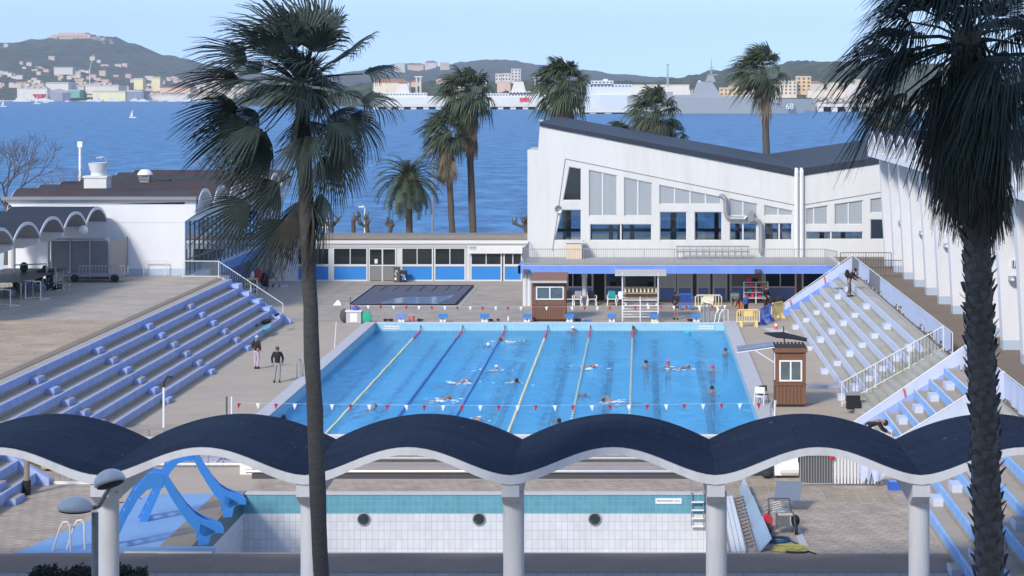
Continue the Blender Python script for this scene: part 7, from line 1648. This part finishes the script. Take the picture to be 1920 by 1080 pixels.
for k in range(96):
    t = k/96; p = at(1814+24*t, 70+215*t, YB2); a = k*2.39996; o = Vector((math.cos(a),math.sin(a),0)); e = R(rk.uniform(-84,-62)*(1-t)+rk.uniform(-89,-76)*t); d = Vector((o.x*math.cos(e), o.y*math.cos(e), math.sin(e)))
    fan(s, p+o*(.20-.04*t), d+Vector((-.06,0,0)), rk.uniform(.78,1.05)*(1-.32*t), 30, 1.5, frond_d if rk.random() < .62-.35*t else frond_dry2, rk, .5, Vector((-.04,0,-.1)), rk.uniform(.35,.75)*(1-.35*t), 1, .5, rk.uniform(-.7,.7))
s.build('dead_fronds', p_root, recalc=False)
# palms along the sea front beyond the baths
def far_palm(label, pxt, pyt, pxb, Y, tr, nf, L_, pet, seed, skl, wind=(-.3,0,0), skirt=46, **k):
    t = at(pxt, pyt, Y); bx = (pxb-VX)*Y/F; return fan_palm(label, (bx,Y,0), t, tr*.74, nf, L_, pet, seed, wind, frond_g, frond_dry, bark_p, skirt, skl*1.25, .62, 20, group='palms along the sea front', **k)
far_palm('tall fan palm with a long brown skirt rising behind the low pavilion', 877,172,889,178, .36, 40, 1.75, 1.25, 31, 3.3)
far_palm('shorter fan palm with a golden skirt beside the tall one behind the low pavilion', 838,243,851,176, .32, 36, 1.45, 1.0, 32, 2.7, (-.45,0,-.1))
far_palm('broad fan palm rising above the high end of the hall roof', 1058,155,1062,196, .38, 44, 2.0, 1.5, 33, 3.0)
far_palm('bushy fan palm low over the middle of the hall roof', 1231,208,1233,192, .36, 40, 1.8, 1.3, 34, 2.6)
far_palm('wind blown fan palm with a bare trunk above the roof valley', 1432,130,1443,190, .40, 34, 1.75, 1.4, 35, 2.0, (-.6,0,.1), skirt=12)
far_palm('brownish fan palm half hidden behind the thick near palm', 1668,215,1672,192, .36, 34, 1.7, 1.2, 36, 2.6, (-.3,0,-.2), skirt=34)
far_palm('small green fan palm peeping over the hall roof', 1163,247,1163,190, .3, 18, 1.0, .6, 37, 1, skirt=0)
far_palm('small fan palm beside the bushy one over the hall roof', 1262,250,1262,194, .3, 22, 1.1, .8, 38, 1, skirt=6)
# date palm
def date_palm(label, px, py, Y, R_, seed):
    rk = random.Random(seed); t = at(px, py, Y); r = thing('date_palm', label, 'palm tree', (t.x,Y,0)); b = MB(); b.tube([(t.x+.1,Y,0),(t.x+.05,Y,t.z*.6),(t.x,Y,t.z)],[.30,.26,.30],12,bark_p); b.ell(t,(.5,.5,.6),bark_p,10,8); b.build('trunk', r)
    c = MB(); i = c.mi(date_g)
    for k in range(78):
        tt = (k+.5)/78; e0 = R(86-128*tt); a = k*2.39996; o = Vector((math.cos(a),math.sin(a),0)); sd_ = Vector((-o.y,o.x,0)); L_ = R_*rk.uniform(.88,1.1); pts = []; p = t.copy(); e = e0; n = 12
        for j in range(n+1): pts.append(p.copy()); p = p+(o*math.cos(e)+Vector((0,0,math.sin(e))))*(L_/n); e -= R(8.5)*(1-.25*tt)
        c.tube(pts, [.05*(1-.8*j/n) for j in range(n+1)], 4, date_g, False)
        for j in range(2, n):
            for h in (0,.33,.66):
                q = pts[j].lerp(pts[j+1], h); d = (pts[j+1]-pts[j]).normalized()
                for sg in (-1,1):
                    l = .62*(1-.55*abs(j/n-.45))*rk.uniform(.85,1.1); v = (sd_*sg*.8+d*.65+Vector((0,0,.25+rk.uniform(-.2,.1)))).normalized(); tip = q+v*l+Vector((0,0,-.10)); w = d*.035
                    n0 = len(c.v); c.v += [q-w,q+w,tip]; c.f.append([n0,n0+1,n0+2]); c.m.append(i)
    c.build('crown', r, recalc=False); s = MB()
    for k in range(10): a = k*.63; s.tube([t+Vector((0,0,-.2)),t+Vector((.5*math.cos(a),.5*math.sin(a),.3)),t+Vector((.9*math.cos(a),.9*math.sin(a),-.3))],.05,4,mat('orange_stalk',(.35,.13,.06),.8,.2,3) if 'orange_stalk' not in MATS else MATS['orange_stalk'],False)
    s.build('fruit_stalks', r)
date_palm('round crowned date palm standing behind the low pavilion', 766, 338, 176, 3.45, 41)
# pollarded plane trees and leafless trees
barkt = mat('grey_bark', (.10,.085,.075), .9, .3, 4)
def pollard(label, px, pyt, pxb, Y, seed, arms):
    rk = random.Random(seed); t = at(px, pyt, Y); bx = (pxb-VX)*Y/F; r = thing('pollarded_tree', label, 'tree', (bx,Y,0), 'pollarded trees behind the low pavilion'); b = MB(); b.tube([(bx,Y,0),((bx+t.x)/2,Y,t.z*.55),(t.x,Y,t.z)],[.22,.19,.17],9,barkt); b.build('trunk', r); c = MB()
    for (dx, dz) in arms:
        e = t+Vector((dx,rk.uniform(-.4,.4),dz)); c.tube([t-Vector((0,0,.1)),t.lerp(e,.5)+Vector((0,0,-.12)),e],[.15,.12,.13],7,barkt); c.ell(e,(.19,.17,.17),barkt,8,6)
        for k in range(4): f = e+Vector((rk.uniform(-.35,.35),rk.uniform(-.2,.2),rk.uniform(.2,.6))); c.tube([e,e.lerp(f,.5)+Vector((rk.uniform(-.08,.08),0,0)),f],[.07,.05,.03],5,barkt)
    c.build('limbs', r)
pollard('forked pollarded tree nearest the near palm trunk', 621,424,622,178,1,((-.55,.5),(.5,.55),(.1,.3)))
pollard('upright pollarded stump beside the slim white lamp post', 662,412,665,178,2,((.0,.0),(.45,.35),))
pollard('leaning pollarded tree with two fists beside the slim white lamp post', 687,422,698,178,3,((-.5,.2),(-.1,.55),(.1,.15)))
pollard('low curling pollarded tree in front of the date palm', 733,425,722,178,4,((.15,.15),(-.35,.25)))
pollard('gnarled pollarded tree against the white corner of the hall', 985,424,988,178,5,((-.9,.25),(-.15,.45),(.1,.5)))
def bare_tree(label, px, pyt, Y, seed, spread, n0=6, m=barkt, trunk=.16):
    rk = random.Random(seed); t = at(px, pyt, Y); r = thing('leafless_tree', label, 'tree', (t.x,Y,0)); b = MB(); h0 = t.z*.62
    base = Vector((t.x,Y,0)); s0 = Vector((t.x+.1,Y,h0)); b.tube([base,base.lerp(s0,.5)+Vector((.08,0,0)),s0],[trunk*1.2,trunk,trunk*.8],9,m); b.build('trunk', r); c = MB()
    def grow(p, d, l, rad, lev):
        q = p+d*l*.5+Vector((rk.uniform(-.1,.1),rk.uniform(-.1,.1),0))*l; e = q+(d+Vector((rk.uniform(-.3,.3),rk.uniform(-.3,.3),.05)))*l*.5; c.tube([p,q,e],[rad,rad*.8,rad*.6],5 if lev < 2 else 4,m,False)
        if lev >= 5: return
        for k in range(3 if lev < 4 else 4): d2 = (d+Vector((rk.uniform(-1,1)*spread,rk.uniform(-1,1)*spread,rk.uniform(-.35,.55)))).normalized(); grow(e if k else q.lerp(e,.6), d2, l*rk.uniform(.62,.85), rad*.58, lev+1)
    for k in range(n0): a = k*6.28/n0+rk.random(); grow(s0+Vector((0,0,-.3*rk.random())), Vector((math.cos(a)*.7,math.sin(a)*.7,.8)).normalized(), (t.z-h0)*.42, trunk*.5, 1)
    c.build('branches', r, recalc=False); return r
bare_tree('leafless tree with fine grey twigs at the left edge behind the terrace canopy', 8, 262, 142, 3, .8, 4)
bare_tree('reddish leafless shrub behind the white chimney', 133, 318, 160, 8, .8, 4, mat('reddish_twigs',(.16,.10,.08),.9,.2,4), .1)
bare_tree('reddish leafless tree behind the near palm fronds', 425, 275, 185, 9, .7, 4, MATS['reddish_twigs'], .1)
# lamp posts on the sea front
def post(label, px, pyt, Y, rad, m, head=None):
    t = at(px, pyt, Y); r = thing('lamp_post', label, 'lamp post', (t.x,Y,0)); b = MB(); b.tube([(t.x,Y,0),(t.x,Y,t.z)],[rad,rad*.7],8,m); b.build('pole', r)
    if head: b = MB(); b.tube([(t.x,Y,t.z),(t.x+head*.4,Y,t.z+.18),(t.x+head,Y,t.z+.12)],.05,6,m); b.box(t.x+head-.25*(1 if head > 0 else -1),Y-.12,t.z+.06,t.x+head+.25*(1 if head > 0 else -1),Y+.12,t.z+.16,m); b.build('lamp_head', r)
    else: b = MB(); b.box(t.x-rad*1.3,Y-.12,t.z,t.x+rad*1.3,Y+.12,t.z+.5,whitepaint); b.build('lamp_head', r)
post('slim grey lamp post in front of the two sea front palms', 811,290,186,.09,greymetal,-.7)
post('slim white lamp post among the pollarded trees', 684,390,190,.08,whitepaint,-.3)
post('stout white beacon mast behind the vaulted roof', 150,276,190,.16,whitepaint)
post('thin grey lamp post behind the white chimney', 199,298,188,.07,greymetal,-.6)
g = at(611,430,182); b = MB(); b.tube([(g.x,182,0),(g.x,182,g.z+1.0)],.04,6,whitepaint); b.box(g.x-.3,181.95,g.z+.1,g.x+.3,182.0,g.z+.75,whitepaint); tag(b.build('sign_post'), 'small white sign on a post beside the forked pollarded tree', 'sign')
# hedge in front of the canopy
b = MB(); rk = random.Random(14); i = b.mi(hedgem)
for k in range(5200):
    u = rk.random(); px = 62+208*u; hgt = (.55+.35*noise.noise(Vector((px*.03,1,2)))+.25*noise.noise(Vector((px*.11,5,2))))*(1 if px < 150 or px > 168 else .8)
    x = X_(px, 62.0); p = Vector((x+rk.uniform(-.1,.1), 62+rk.uniform(-.5,.5), max(.02,rk.random()**.6*(hgt*.5+.16)))); s = rk.uniform(.03,.07); d = Vector((rk.uniform(-1,1),rk.uniform(-1,1),rk.uniform(-.3,1))).normalized(); w = d.orthogonal().normalized()
    n0 = len(b.v); b.v += [p-d*s-w*s*.1,p-w*s*.5,p+d*s*1.2,p+w*s*.5]; b.f.append([n0,n0+1,n0+2,n0+3]); b.m.append(i)
for k in range(14): x = X_(62+208*k/13,62); b.tube([(x,62,0),(x+rk.uniform(-.15,.15),62,.55)],.02,4,barkt)
tag(b.build('hedge', recalc=False), 'dark leafy hedge growing before the canopy column and lamp', 'hedge')
# ---------------------------------------------------------------- haze over the bay
HAZE = 8.0e-5
if HAZE:
    m = bpy.data.materials.new('haze_air'); m.use_nodes = True; t = m.node_tree; t.nodes.remove(t.nodes['Principled BSDF']); pv = t.nodes.new('ShaderNodeVolumePrincipled'); pv.inputs['Color'].default_value = (.80,.88,1,1); pv.inputs['Density'].default_value = HAZE; pv.inputs['Anisotropy'].default_value = .2
    t.links.new(pv.outputs[0], t.nodes['Material Output'].inputs['Volume'])
    b = MB(); b.box(-9100,-95,-7,9100,9800,330,m); tag(b.build('haze'), kind='stuff')
